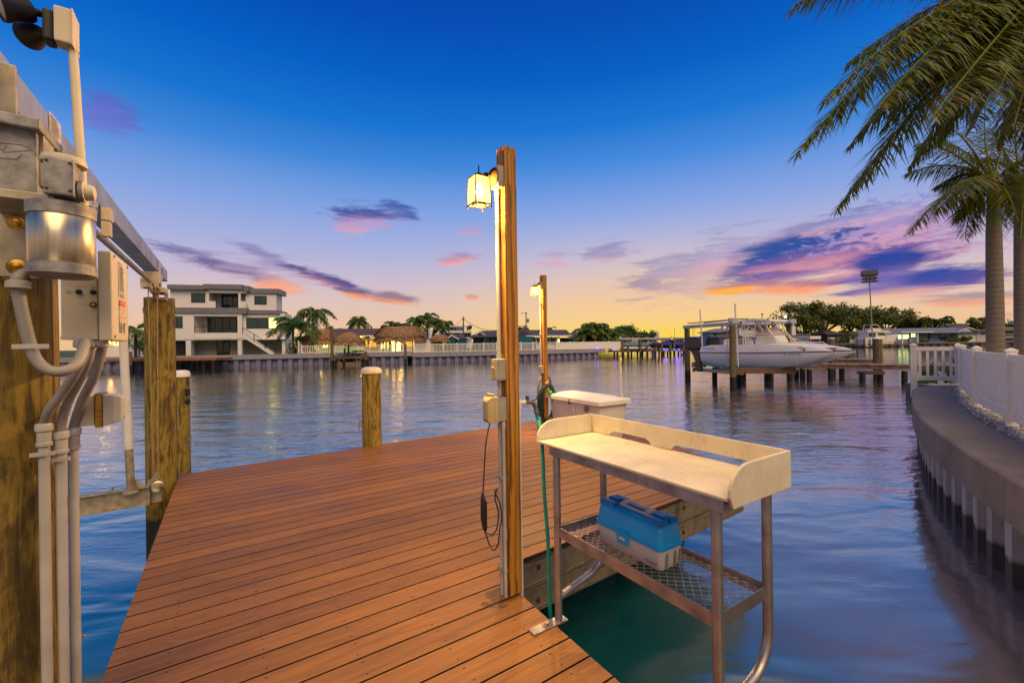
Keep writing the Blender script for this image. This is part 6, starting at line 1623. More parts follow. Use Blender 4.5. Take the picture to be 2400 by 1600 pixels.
mb = MB(); mb.box(c+Vector((-.24,0,.4)), (.06,.5,.75)); mb.build('backrest', mats['wood_dock'], chz)
for i in (-1,1):
    for j in (-1,1): mb = MB(); mb.box(c+Vector((.2*i,.2*j,-.19)), (.05,.05,.36)); mb.build('leg', mats['wood_dock'], chz)
tpile('mooring_pile', 'tallest dark mooring pile beside the round hut dock', 779, 56.8, 764, .2, None, 'dark piles at the left bank')
tpile('mooring_pile', 'short white faced pile at the left of the round hut dock', 785, 56.6, 829, .1, 'vinyl')
tpile('mooring_pile', 'white wrapped pile at the right corner of the round hut dock', 858, 57.6, 821, .17, 'vinyl')
tpile('mooring_pile', 'dark mooring pile standing in front of the largest hut seawall', 951, 58.5, 806, .17, None, 'dark piles at the left bank')

# ---- palms and trees of the left bank
def far_palm(label, px, pyb, pyc, Y, L, n, seed, lean=0., name='palm_tree', group='palms of the left bank', per=26, tone=.45, e0=(-.5,1.25), ll=.75, w=.075, droop=.9, r=.16, mat='frond_far', dry=.06):
    b = W(px, pyb, Y); b.z = max(GL-.1 if Y < 200 else 1.1, min(b.z, 2.)); c = W(px, pyc, Y); c.x += lean; rs = random.Random(seed)
    o = thing(name, label, 'palm tree', b, group)
    mb = MB(); mb.tube(smooth_path([b, b.lerp(c,.5)+Vector((-lean*.35,0,0)), c], 6), [r*1.3]+[r]*11+[r*.75], 10); mb.build('trunk', mats['bark'], o, smooth=SM)
    mb = MB(); crown(mb, c, n, L, rs, ll, w, per, e0, .75, dry, droop, .05, tone); mb.build('crown', mats[mat], o, recalc=False); return o
far_palm('staked young palm with upright fronds at the white house corner', 687, 828, 763, 62.5, 4.1, 24, 31, per=34, ll=.95, w=.07, e0=(-.35,1.35), droop=.9)
o_ = [x for x in bpy.data.objects if x.name.startswith('palm_tree') and x.parent is None][-1]
for dx in (-1.2,1.1):
    b = W(687,828,62.5); mb = MB(); mb.cyl(Vector((b.x+dx,b.y-.2,GL)), Vector((b.x,b.y,GL+2.1)), .045, n=6); mb.build('stake', M('stake_wood','#b08a60','#96734c') if 'stake_wood' not in bpy.data.materials else bpy.data.materials['stake_wood'], o_)
far_palm('taller drooping palm behind the staked palm', 733, 826, 738, 70, 4.6, 17, 32, per=34, ll=1.0, w=.08, droop=1.35, dry=.15, e0=(-.3,1.2))
far_palm('lone slim palm rising over the bungalow roof', 841, 800, 748, 95, 3.4, 20, 33, per=26, ll=.9, w=.09, droop=1.5, e0=(-.9,1.1), dry=.1)
for k, (px, pc, lab) in enumerate(((905,766,'leftmost small palm top over the largest hut'),(915,757,'second small palm top over the largest hut, taller'),(926,760,'third small palm top over the largest hut'),(939,761,'fourth small palm top over the largest hut'),(952,762,'rightmost small palm top over the largest hut'))):
    far_palm(lab, px, 800, pc, 92, 1.7, 11, 40+k, per=10, ll=.75, w=.13, tone=.25, e0=(-.3,1.3), group='small palm tops over the largest hut')
far_palm('left palm of the green clump right of the largest hut', 986, 812, 752, 82, 3.2, 18, 51, -.9, group='green palm clump by the largest hut', tone=.55)
far_palm('tallest palm of the green clump right of the largest hut', 1001, 812, 744, 84, 3.3, 18, 52, .1, group='green palm clump by the largest hut', tone=.6)
far_palm('leaning palm of the green clump right of the largest hut', 1012, 812, 755, 81, 3.1, 18, 53, 1., group='green palm clump by the largest hut', tone=.6)
far_palm('shorter palm at the right of the green clump by the largest hut', 1034, 812, 762, 85, 2.7, 14, 54, .7, group='green palm clump by the largest hut', tone=.45)
for k, (px, pc, Y, lab) in enumerate(((318,772,52.5,'palm between the switch box and the lift pile'),)):
    far_palm(lab, px, 838, pc, Y, 4.2, 13, 60, per=40, ll=.8, w=.06, e0=(-.2,1.3), droop=1.1)
PB = 'green palms left of the pontoon boat'
for k, (px, pc, L, lab) in enumerate(((1372,776,2.6,'leftmost palm of the row left of the pontoon boat'),(1388,765,2.6,'tall palm of the row left of the pontoon boat'),(1404,767,2.6,'second tall palm of the row left of the pontoon boat'),(1396,785,3.4,'bushy low palm in the middle of the row left of the pontoon boat'),(1418,782,3.2,'bright bushy palm of the row left of the pontoon boat'),(1436,784,3.2,'rightmost bushy palm of the row by the pontoon boat'))):
    far_palm(lab, px, 812, pc, 88+k, L*1.25, 20, 70+k, per=22, ll=1.0, w=.12, tone=.65, e0=(-.7,1.2), group=PB)
far_palm('palm top showing over the grey roof beside the far lamp post', 1292, 800, 772, 125, 2.8, 12, 80, per=14, w=.14, tone=.3)
far_palm('small palm top at the left of the grey roof', 1226, 800, 770, 140, 3., 10, 81, per=12, w=.16, tone=.3)

def tree(name, label, px, pyb, pytop, Y, wpx, seed, n=1800, ls=.5, mat='oak', group=None, open_=.5, zb=None, limbs=7, flat=.62):
    rs = random.Random(seed); b = W(px,pyb,Y); b.z = zb if zb is not None else 1.2; zt = W(px,pytop,Y).z; h = zt-b.z; hw = wpx/2/F*Y
    o = thing(name, label, 'tree', b, group); fork = b+Z*h*.25
    mb = MB(); mb.tube([b, b+Z*h*.12, fork], [.045*h,.034*h,.028*h], 10); cl = []
    for k in range(limbs):
        az = 2*math.pi*(k+rs.uniform(-.3,.3))/limbs; rr_ = rs.uniform(.4,.95)
        tip = Vector((b.x+math.cos(az)*hw*rr_, b.y+math.sin(az)*hw*rr_*.8, b.z+h*rs.uniform(.55,.92)))
        mid = fork.lerp(tip,.5)+Z*h*.06; mb.tube(bez(fork,mid,tip,5), [.02*h,.016*h,.013*h,.009*h,.006*h,.003*h], 7)
        for j in range(3):
            t2 = tip+Vector((rs.uniform(-.3,.3)*hw, rs.uniform(-.3,.3)*hw, rs.uniform(-.14,.1)*h)); mb.tube([mid.lerp(tip,.5), t2], [.008*h,.002*h], 5); cl.append((t2, rs.uniform(.16,.28)))
        cl.append((tip, rs.uniform(.18,.3)))
    for k in range(int(5+4*open_)): cl.append((Vector((b.x+rs.uniform(-.85,.85)*hw, b.y+rs.uniform(-.6,.6)*hw, b.z+h*rs.uniform(.3,.85))), rs.uniform(.14,.26)))
    mb.build('trunk', mats['bark'], o, smooth=SM)
    lf_ = MB()
    for i in range(n):
        cc, r_ = cl[i % len(cl)]; d = Vector((rs.gauss(0,1), rs.gauss(0,1), rs.gauss(0,1))).normalized()*(rs.random()**.45)
        p = cc+Vector((d.x*hw*r_*1.25, d.y*hw*r_*1.25, d.z*h*r_*flat))
        leaf(lf_, p, ls*rs.uniform(.5,1.4), rs, Z*.5+d, min(.95,max(.03, .4+rs.uniform(-.4,.45))))
    lf_.build('crown', mats[mat], o, recalc=False); return o
tree('round_tree', 'dense rounded tree behind the pontoon boat', 1462, 812, 766, 100, 72, 91, 2600, .55, 'shrub', limbs=9, flat=.9)
tree('leafy_tree', 'tree with dark top by the tower block', 1512, 812, 774, 112, 46, 92, 1300, .55, 'shrub', limbs=8, flat=.9)
tree('leafy_tree', 'low dark tree top between the orange lit hut and the lone palm', 792, 815, 773, 84, 34, 93, 900, .5, 'shrub', flat=.9)
tree('leafy_tree', 'dark green garden tree behind the staked palm', 716, 826, 790, 72, 46, 94, 1200, .45, 'shrub', zb=GL, flat=.9)
for k, (px, Y, r_, lab) in enumerate(((326,60,(1.6,1.2,3.4),'tall leafy hedge shrub left of the white house'),(348,62,(1.2,1.2,2.4),'lower hedge shrub at the white house wall'),(700,66,(1.6,1.2,2.6),'dark shrub under the drooping palm'),(724,64.5,(1.3,1.,1.8),'low dark shrub beside the orange lit hut'))):
    c = W(px,830,Y); c.z = GL-.05; bush('shrub', lab, c, r_, 700, .3, seed=100+k)

# ---- neighbour beyond the left frame of the control box
NB = Fac(225,63,292,62,(200,560,4.614))
nb_ = thing('house', 'pale neighbouring house wall with a lit lantern glimpsed under the switch box', 'house', NB.P(NB.L/2,0,GL))
mb = MB(); NB.box(mb, 130,1080,420,1290,0,6,z0=GL); mb.build('wall', mats['stucco'], nb_)
mb = MB(); NB.box(mb, 150,1180,225,1255,-.05,.05); mb.build('door', M('red_brown_door','#5a2a22','#47201a'), nb_)
mb = MB(); c = W(257,801,61.5); mb.lathe([(.04,.3),(.16,.2),(.16,-.1),(.06,-.2)], c, Z, 10); mb.build('lantern', mats['porch'], nb_)
mb = MB(); c = W(252,822,61.4); mb.cyl(c-Z*.6, c+Z*.9, .05, n=6); mb.build('lantern_post', mats['dark'], nb_)
warm('porch_light', W(257,801,61.0), 150, (1,.7,.25))
picket_run('privacy_fence', 'short solid white fence under the neighbour house lantern', W(250,838,57.5), W(284,836,58.5), 1.6, 1.5, 1, True, .2)

# ---- teal shed, white modern house, teal house, grey-roofed long house
def gable(o, fc, x0, x1, yw, yb, yr, depth, wallm, roofm, over=.35, z0=None, front=True, trim=True):
    t0, zw = fc.st(x0,yw); t1, _ = fc.st(x1,yw); zb = z0 if z0 is not None else fc.st((x0+x1)/2,yb)[1]; zw = fc.st((x0+x1)/2,yw)[1]; zr = fc.st((x0+x1)/2,yr)[1]; tm = (t0+t1)/2
    mb = MB(); mb.prism([fc.P(t0,0,zb), fc.P(t1,0,zb), fc.P(t1,0,zw), fc.P(tm,0,zr-.12), fc.P(t0,0,zw)], fc.n*depth); w_ = mb.build('wall', wallm, o)
    mb = MB()
    for ta, tb in ((t0-over, tm), (t1+over, tm)):
        k = (zr-zw)/(tm-t0); za = zr-k*abs(tm-ta)
        mb.prism([fc.P(ta,-over,za), fc.P(tb,-over,zr), fc.P(tb,-over,zr+.14), fc.P(ta,-over,za+.14)], fc.n*(depth+over*2))
    r_ = mb.build('roof', roofm, o)
    if trim:
        mb = MB()
        for ta, tb in ((t0-over, tm), (t1+over, tm)):
            za = zr-(zr-zw)/(tm-t0)*abs(tm-ta); mb.prism([fc.P(ta,-over-.04,za-.14), fc.P(tb,-over-.04,zr-.12), fc.P(tb,-over-.04,zr+.1), fc.P(ta,-over-.04,za+.1)], fc.n*.05)
        mb.build('barge_board', mats['vinyl'], o)
    return t0, t1, zb, zw, zr
S1 = Fac(1046,78,1075,77,(640,680,4.523)); sh_ = thing('shed', 'small teal garden shed with white trimmed gable', 'shed', S1.P(1,0,GL))
gable(sh_, S1, 1842,1966,515,585,478,3,mats['teal_wall'],mats['shingle'],.2,z0=GL); S1.window(sh_, 1932,520,1955,580,-.03,1,'glass',.06)
M1 = Fac(1040,150,1112,155,(640,680,4.523)); mh = thing('house', 'distant white multi level modern house behind the utility pole', 'house', M1.P(3,0,1.2))
mb = MB(); M1.box(mb, 1660,415,1760,590,0,8,z0=1.2); M1.box(mb, 1815,385,1900,590,2,8,z0=1.2); M1.box(mb, 1815,430,2110,450,-1,8); M1.box(mb, 1870,370,2060,388,-1,8); M1.box(mb, 1815,498,2100,512,-1,8); M1.box(mb, 1980,450,2110,590,2.5,8,z0=1.2); M1.box(mb,1900,388,2050,590,4,8,z0=1.2); mb.build('wall', mats['stucco'], mh)
for x0, y0, x1, y1 in ((1875,395,1900,425),(1830,455,1870,480),(1930,445,1975,460),(2020,455,2060,495),(2068,452,2098,495),(1690,430,1720,450)): M1.window(mh, x0,y0,x1,y1,1.9 if x0 > 1800 else -.05,1,'glass',.2)
mb = MB()
for x in (1930,2000,2055): M1.box(mb, x,388,x+8,430,-.8,-.6)
mb.build('balcony_post', mats['winframe'], mh)
T1 = Fac(1110,88,1205,84,(640,680,4.523)); th2 = thing('house', 'teal painted house with white gable trim and windows', 'house', T1.P(2,0,GL))
gable(th2, T1, 2120,2300,500,585,440,9,mats['teal_wall'],mats['shingle'],.5,z0=GL)
T2 = Fac(1120,86.5,1240,82,(640,680,4.523)); mb = MB(); T2.box(mb, 2255,490,2620,590,-.5,7,z0=GL); mb.build('side_wall', mats['teal_wall'], th2)
t0, z0_ = T2.st(2180,442,3); t1, _ = T2.st(2640,442,3); za = T2.st(2300,490,-1)[1]
mb = MB(); mb.prism([T2.P(t0,-1.1,za), T2.P(t0,4,z0_+.25), T2.P(t0,9,za), T2.P(t0,9,za-.15), T2.P(t0,-1.1,za-.15)], T2.d*(t1-t0)); mb.build('side_roof', mats['shingle'], th2)
T1.window(th2, 2186,505,2206,562,-.04,1,'glass',.18,); T1.window(th2, 2232,500,2260,570,-.04,1,'glass',.2); T2.window(th2, 2290,500,2318,578,-.55,1,'glass',.2); T2.window(th2, 2340,505,2380,570,-.55,2,'glass',.15)
L_ = Fac(1205,88,1342,92,(1160,700,4.704)); lh = thing('house', 'long low white house with dark grey roof and a row of windows', 'house', L_.P(4,0,GL))
mb = MB(); L_.box(mb, 200,425,690,580,0,6,z0=GL); L_.box(mb, 690,430,830,580,2,8,z0=GL); mb.build('wall', mats['stucco'], lh)
t0, za = L_.st(190,408,-1); t1, _ = L_.st(850,408,-1); t2, zr = L_.st(290,357,4); t3, _ = L_.st(780,357,4)
mb = MB(); mb.loft([[L_.P(t0-2,-1,za), L_.P(t1,-1,za), L_.P(t1,9,za), L_.P(t0-2,9,za)], [L_.P(t0-1,3.6,zr+.25), L_.P(t3,3.6,zr+.25), L_.P(t3,4.4,zr+.25), L_.P(t0-1,4.4,zr+.25)]]); mb.build('roof', mats['shingle'], lh)
mb = MB(); mb.para(L_.P(t0,-1.1,za-.22), L_.d*(t1-t0), L_.n*.1, Z*.24); mb.build('gutter', mats['vinyl'], lh)
for x0, x1, nn in ((290,325,1),(332,398,2),(465,490,1),(572,600,1),(608,672,2)): L_.window(lh, x0,440,x1,500,-.03,nn,'glass',.1)
L_.window(lh, 412,440,448,555,-.03,1,'glass',.22,'door'); L_.window(lh, 735,430,820,490,1.95,1,'glass',.1); L_.window(lh, 688,440,715,490,1.9,1,'green_win',.05)
K1 = Fac(1330,104,1388,102,(1160,700,4.704)); kh = thing('house', 'low house with brown ribbed roof beside the grey roofed house', 'house', K1.P(3,0,GL))
mb = MB(); K1.box(mb, 820,425,1060,580,0,7,z0=GL); mb.build('wall', mats['stucco'], kh)
t0, za = K1.st(800,415,-1); t1, _ = K1.st(1075,415,-1); zr = K1.st(900,372,4)[1]
mb = MB(); mb.prism([K1.P(t0,-1,za), K1.P(t0,4,zr+.2), K1.P(t0,9,za), K1.P(t0,9,za-.2), K1.P(t0,-1,za-.2)], K1.d*(t1-t0)); mb.build('roof', mats['shingle_brown'], kh)
K1.window(kh, 835,432,885,455,-.04,1,'warm_win',.06)
S2 = Fac(1352,90,1388,91,(1160,700,4.704)); sh3 = thing('shed', 'low teal shed behind the fence near the green palms', 'shed', S2.P(1,0,GL))
gable(sh3, S2, 905,1045,440,580,395,4,mats['teal_wall'],mats['shingle'],.3,z0=GL); S2.window(sh3, 935,450,960,500,-.03,1,'glass',.08)
WH = Fac(1388,97,1450,99,(1160,700,4.704)); wh = thing('house', 'pale low house showing between the green palm trunks', 'house', WH.P(3,0,GL))
mb = MB(); WH.box(mb, 1070,440,1370,580,0,7,z0=GL); mb.build('wall', mats['bluegrey_wall'], wh); mb = MB(); WH.box(mb, 1060,425,1380,444,-.6,7.5); mb.build('roof', mats['roof_grey'], wh); WH.window(wh, 1190,445,1260,480,-.04,2,'glass',.12)

# utility poles with wires
def upole(label, px, pyb, pyt, Y, arms, seed):
    b = W(px,pyb,Y); b.z = 1.2; t = W(px,pyt,Y); o = thing('utility_pole', label, 'utility pole', b, 'utility poles')
    mb = MB(); mb.cyl(b, t, .2, .14, n=10); mb.build('pole', mats['bark'], o, smooth=SM)
    for k, (dz, w_, dx) in enumerate(arms):
        mb = MB(); c = t-Z*dz; mb.box(c+Vector((dx,0,0)), (w_,.12,.12)); 
        for s_ in (-.45,.45): mb.cyl(c+Vector((dx+s_*w_,0,.06)), c+Vector((dx+s_*w_,0,.3)), .05, n=6)
        mb.build('crossarm', mats['bark'], o)
    return o, t
po1, t1_ = upole('nearer wooden utility pole in front of the distant white modern house', 1086, 800, 742, 110, ((.6,1.0,0),), 1)
po2, t2_ = upole('farther utility pole with a transformer left of the far lamp post', 1233, 800, 731, 130, ((.4,1.8,-.6),(4.2,2.2,-1.6),(8.,1.6,-.9)), 2)
mb = MB(); c = t2_+Vector((.55,0,-2.6)); mb.lathe([(.35,-.6),(.38,-.5),(.38,.5),(.2,.6)], c, Z, 12); mb.build('transformer', mats['greybox'], po2, smooth=SM)
wr = MB()
for a, b_, sg in ((t1_-Z*.6, W(1178,772,118), 1.2),(t1_-Z*.6, W(1160,776,116), .8),(t1_-Z*.5, W(1048,762,100), .6),(t1_-Z*4.5, W(1178,778,118), .5),(t1_-Z*5, W(800,790,115), .8),(W(800,777,116), W(1060,783,112), .5)):
    wr.tube(bez(a, (a+b_)/2-Z*sg*2, b_, 10), .035, 5, cap=False)
for k in range(1): solo(wr, 'power_lines', mats['black'], 'thin sagging power lines strung from the nearer utility pole', 'power lines')
ds = thing('satellite_dish', 'small dark satellite dish on a mast beside the distant modern house', 'satellite dish', W(1101,790,120))
c = W(1101,769,120); mb = MB(); mb.lathe([(.02,0),(.5,.08),(.85,.3),(.8,.3),(.45,.12)], c, Vector((-.3,-1,.8)), 14); mb.build('dish', mats['winframe'], ds, smooth=SM)
mb = MB(); mb.cyl(W(1101,800,120), c, .08, n=6); mb.build('mast', mats['winframe'], ds)
tw = thing('tower_block', 'distant pale high rise block over the trees', 'tower block', W(1538,800,420))
TF = Fac(1532,420,1546,420); mb = MB(); TF.box(mb, 1531,777,1545,806,0,12,z0=1.2); TF.box(mb, 1533,774,1542,778,3,9); mb.build('wall', mats['stucco'], tw)
mb = MB()
for k in range(7):
    for j in range(3): TF.box(mb, 1533.4+j*4,780+k*3.2,1535.6+j*4,781.6+k*3.2,-.2,.1)
mb.build('windows', mats['glass'], tw)
# ================================================================== DOCKS WHERE THE LEFT BANK ENDS (pontoon boat, jet skis, blue lights)
pdk = thing('dock', 'distant wooden dock with blue lights under the pontoon boat', 'dock', W(1520,826,81))
mb = MB(); dplank(mb, W(1436,826,79.5), W(1612,822,84), 2., 1.05, .1); mb.build('walkway', mats['dock_planks'], pdk)
for px in (1440,1447,1461,1473,1480,1494,1506,1530,1545,1556,1565,1580,1590,1597,1604):
    mb = MB(); c = W(px,826,80+(px-1440)*.02+rng.uniform(0,1.5)); mb.cyl((c.x,c.y,-1),(c.x,c.y,.95), .17, n=8); mb.build('dock_pile', mats['pile_far'], pdk)
for k, (px, pt, Y, lab) in enumerate(((1460,795,79.6,'lift pile at the bow of the pontoon boat'),(1473,810,79.3,'short pile before the pontoon boat bow'),(1502,794,79.8,'tall lift pile in the middle of the pontoon boat'),(1518,809,79.5,'short pile before the pontoon boat stern'),(1552,806,80.5,'pile just right of the pontoon boat engine'),(1572,807,81,'pile before the jet skis'),(1581,793,82,'pile beside the mast among the jet skis'),(1603,808,83,'rightmost short pile of the pontoon dock'),(1536,796,84,'far lift pile behind the pontoon boat engine'))):
    tpile('dock_pile', lab, px, Y, pt, .2, group='piles by the pontoon boat')
lf2 = thing('boat_lift', 'pale lift frame above the pontoon boat', 'boat lift', W(1500,794,80))
for a, b_ in (((1453,792,79.6),(1503,791,79.8)),((1500,791.5,84),(1600,790,86)),((1453,793,83),(1540,791,84))):
    mb = MB(); p, q = W(*a), W(*b_); q.z = p.z; beam2(mb, p, q, .25, .2); mb.build('top_beam', mats['lift_white'], lf2)
mb = MB(); mb.box(W(1454,792,79.5), (.5,.3,.45)); mb.build('lift_motor', mats['lift_white'], lf2, bevel=.03)
pt = thing('pontoon_boat', 'grey pontoon boat with folded dark canopy and black outboard', 'boat', W(1490,822,81))
def pp(px, py, Y=81): return W(px,py,Y)
for Y in (80.3, 82.2):
    mb = MB(); a, b_ = pp(1449,816,Y), pp(1524,818,Y); b_.z = a.z-.02; d = (b_-a).normalized(); mb.tube([a+Vector((0,0,.15)), a+d*.5, a+d*1.2, b_-d*.2, b_], [.08,.3,.36,.36,.3], 14); mb.build('pontoon', mats['alu_beam'], pt, smooth=SM)
mb = MB(); a, b_ = pp(1450,811,80), pp(1528,811,80); b_.z = a.z; mb.para(a, b_-a, Vector((0,2.6,0)), Z*.12); mb.build('deck', mats['dark'], pt)
for (x0, x1, yt) in ((1453,1476,802),(1478,1499,803),(1505,1521,804)):
    mb = MB(); a, b_ = pp(x0,811,80.05), pp(x1,811,80.05); b_.z = a.z; h = W(x0,yt,80.05).z-a.z; mb.para(a, b_-a, Vector((0,.06,0)), Z*h); mb.para(a+Vector((0,2.4,0)), b_-a, Vector((0,.06,0)), Z*h); mb.build('side_panel', mats['bluegrey_wall'], pt, bevel=.03)
mb = MB(); a = pp(1490,808,81); mb.box(a+Z*.2, (.9,.7,1.1)); mb.build('console', mats['white'], pt, bevel=.08)
mb = MB(); mb.tube([pp(1458,788,80.4), pp(1490,787,80.6), pp(1526,787.5,80.8)], [.1,.16,.1], 8); mb.tube([pp(1484,788,82), pp(1526,787,82)], [.1,.14], 8); mb.build('folded_canopy', mats['dark'], pt, smooth=SM)
mb = MB()
for x0, y0, x1, y1 in ((1462,802,1500,788),(1485,803,1520,788),(1500,803,1470,788)): mb.tube([pp(x0,y0,80.2), pp(x1,y1,80.4)], .04, 6)
mb.build('canopy_frame', mats['alu'], pt)
mb = MB(); e = pp(1538,808,80.8); mb.loft([[e+Vector((x*s_,y*s_,z)) for x, y in ((-.5,-.3),(.55,-.3),(.55,.3),(-.5,.3))] for z, s_ in ((-.5,.6),(-.2,1.),(.35,1.),(.6,.6))]); mb.loft([[e+Vector((x+.35,y,z)) for x, y in ((-.15,-.1),(.3,-.1),(.3,.1),(-.15,.1))] for z in (-1.2,-.4)]); mb.build('outboard_engine', mats['black'], pt, bevel=.08)
def jetski(px, py, Y, lab, m):
    o = thing('jet_ski', lab, 'jet ski', W(px,py,Y), 'jet skis on the pontoon dock'); c = W(px,py,Y)
    mb = MB(); mb.loft([[c+Vector((x,y*w_,z)) for y, z in ((-.55,.35),(-.4,.05),(0,-.1),(.4,.05),(.55,.35),(.35,.5),(-.35,.5))] for x, w_ in ((-1.5,.75),(-.8,1.),(.2,1.),(1.,.7),(1.6,.1))]); mb.build('hull', m, o, smooth=SM)
    mb = MB(); mb.loft([[c+Vector((x,y,z)) for y, z in ((-.25,.48),(.25,.48),(.2,h),(-.2,h))] for x, h in ((-1.3,.7),(-.5,.85),(.2,.78),(.25,1.15),(.7,1.05),(1.3,.6))]); mb.build('seat', mats['black'], o, bevel=.04)
    mb = MB(); mb.tube([c+Vector((.3,-.4,1.25)), c+Vector((.4,0,1.2)), c+Vector((.3,.4,1.25))], .05, 6); mb.build('handlebar', mats['black'], o)
bl = M('blue_gelcoat', '#2348a8', '#1a3a90', rough=.3)
jetski(1566,809,82.5, 'blue and white jet ski left of the mast', bl); jetski(1591,809,83.5, 'jet ski right of the mast with white top', bl)
mst = thing('flag_mast', 'bare mast rising among the jet skis', 'mast', W(1581,812,82.2)); mb = MB(); mb.cyl(W(1581,812,82.2), W(1581,769,82.2), .06, .035, n=8); mb.build('pole', mats['greybox'], mst, smooth=SM)
mb = MB(); mb.tube([W(1576,792,82.2), W(1571,786,82.2)], .05, 6); mb.tube([W(1581,794,82.2), W(1590,790,82.2)], .04, 6); mb.build('arm', mats['greybox'], mst)
for k, (px, py, Y, lab) in enumerate(((1440,819,79.2,'blue light at the seawall end of the pontoon dock'),(1443,809,79.6,'blue light on the fence corner above the seawall end'),(1557,819,80.2,'blue light just right of the pontoon boat engine'),(1563,820,80.3,'lower blue light second from the pontoon boat engine'),(1580,819,81,'blue light below the mast'),(1591,819,81.5,'blue light below the right jet ski'),(1587,825,80.5,'low blue light by the water under the jet skis'),(1598,825,81,'rightmost low blue light of the pontoon dock'),(1401,817,77.4,'pale blue light at the left on the slatted fence'))):
    o = thing('dock_light', lab, 'dock light', W(px,py,Y), 'blue dock lights'); mb = MB(); mb.lathe([(.02,-.11),(.11,-.05),(.11,.06),(.02,.1)], W(px,py,Y), Z, 10); mb.build('lens', mats['blue_led'], o, smooth=True)
    mb = MB(); mb.box(W(px,py,Y)-Z*.15, (.12,.12,.1)); mb.build('bracket', mats['black'], o)
warm('dock_glow', W(1455,826,80.2), 5, (1,.5,.1)); 

# ================================================================== FAR RIGHT BANK
RB = [W(1590,812,172), W(1640,812,165), W(1760,812,142), W(1960,811,131), W(2200,811,127), W(2420,811,125), W(2700,811,120)]
RB = [Vector((p.x,p.y,0)) for p in RB]; RG = 1.15
mb = MB(); mb.add([Vector((p.x,p.y,RG-.04)) for p in RB]+[Vector((RB[-1].x+200,110,RG-.04)), Vector((700,345.1,RG-.04)), Vector((80,345.1,RG-.04))], [tuple(range(len(RB)+3))]); struct(mb, 'far_right_ground', mats['lawn'])
mats['sheet_dark'] = concrete('dark_sheet_pile', '#5a5a5e', '#45454a', .001)
seawall_run('seawall', 'low dark seawall along the far right bank under the houses and trees', RB, RG+.05, 'concrete', 'sheet_dark', .35, 1.2, 2.2)
zz7 = (1580,680,4.523); zr4 = (2040,620,6.533)
def hip(o, fc, x0, x1, ye, yr, depth, over, roofm, wallm, yb=None, frac=.35, d0=0):
    t0, ze = fc.st(x0,ye); t1, _ = fc.st(x1,ye); ze = fc.st((x0+x1)/2,ye)[1]; zr = fc.st((x0+x1)/2,yr,depth/2)[1]
    mb = MB(); mb.para(fc.P(t0,d0,RG), fc.d*(t1-t0), fc.n*depth, Z*(ze-RG)); w_ = mb.build('wall', wallm, o)
    L = t1-t0; mb = MB(); mb.loft([[fc.P(t0-over,d0-over,ze), fc.P(t1+over,d0-over,ze), fc.P(t1+over,d0+depth+over,ze), fc.P(t0-over,d0+depth+over,ze)], [fc.P(t0-over,d0-over,ze+.2), fc.P(t1+over,d0-over,ze+.2), fc.P(t1+over,d0+depth+over,ze+.2), fc.P(t0-over,d0+depth+over,ze+.2)], [fc.P(t0+L*frac,d0+depth*.45,zr), fc.P(t1-L*frac,d0+depth*.45,zr), fc.P(t1-L*frac,d0+depth*.55,zr), fc.P(t0+L*frac,d0+depth*.55,zr)]]); mb.build('roof', roofm, o)
    return t0, t1, ze, zr
h1 = thing('house', 'two storey pale house with a low hipped roof behind the outboard engines', 'house', W(1690,805,190)); f1_ = Fac(1655,190,1720,190,zz7)
hip(h1, f1_, 385,700,447,405,10,1.2,mats['roof_grey'],mats['bluegrey_wall'])
for x in (420,520,600): f1_.window(h1, x,455,x+28,480,-.05,1,'glass',.15)
mb = MB(); f1_.box(mb, 518,375,536,412,3,5); f1_.box(mb, 575,380,600,412,3,5); mb.build('chimney', mats['stucco'], h1)
h2 = thing('house', 'brown roofed low house partly behind the pile left of the console', 'house', W(1710,806,170)); f2_ = Fac(1670,170,1730,168,zz7)
hip(h2, f2_, 455,760,505,462,12,1.,mats['shingle_brown'],mats['stucco_cream']); f2_.window(h2, 470,512,520,540,-.05,2,'glass',.1)
h3 = thing('house', 'white two storey house with an orange lit window behind the catamaran windscreen', 'house', W(1760,805,178)); f3_ = Fac(1730,178,1830,176,zz7)
mb = MB(); f3_.box(mb, 690,372,1070,570,0,10,z0=RG); mb.build('wall', mats['stucco'], h3); mb = MB(); f3_.box(mb, 670,362,1090,376,-1,11); mb.build('roof', mats['roof_grey'], h3)
f3_.window(h3, 1012,378,1036,424,-.05,1,'warm_win',.1)
for x in (720,790,850,930): f3_.window(h3, x,390,x+40,420,-.05,2,'glass',.15)
h4 = thing('house', 'pale blue house with grey roof and white window between console and lift pile', 'house', W(1820,806,150)); f4_ = Fac(1800,150,1850,149,zz7)
hip(h4, f4_, 1005,1215,482,432,9,.8,mats['bluegrey_wall'],mats['blue_wall'],frac=.2)
for x, w_ in ((1050,25),(1085,18),(1130,22),(1172,18)): f4_.window(h4, x,490,x+w_,530,-.05,1,'glass',.2)
h5 = thing('house', 'grey roofed blue grey house with vents right of the lift pile', 'house', W(1880,806,148)); f5_ = Fac(1850,148,1905,147,zz7)
hip(h5, f5_, 1235,1420,478,430,9,.7,mats['roof_grey'],mats['bluegrey_wall'],frac=.25); f5_.window(h5, 1290,500,1310,530,-.05,1,'glass',.12); f5_.window(h5, 1370,500,1392,525,-.05,1,'glass',.12)
mb = MB()
for x in (1378,1400): t, z = f5_.st(x,440,4); mb.cyl(f5_.P(t,4,z-.5), f5_.P(t,4,z+1.2), .22, n=8)
mb.build('roof_vent', mats['stucco'], h5)
cv_ = thing('boat_shelter', 'pale boat lift canopy at the far bank right of the catamaran console', 'boat shelter', W(1912,808,135)); fcv = Fac(1895,135,1928,135,zz7)
mb = MB(); fcv.box(mb, 1440,485,1558,520,0,4); mb.build('canopy', mats['stucco'], cv_, bevel=.1)
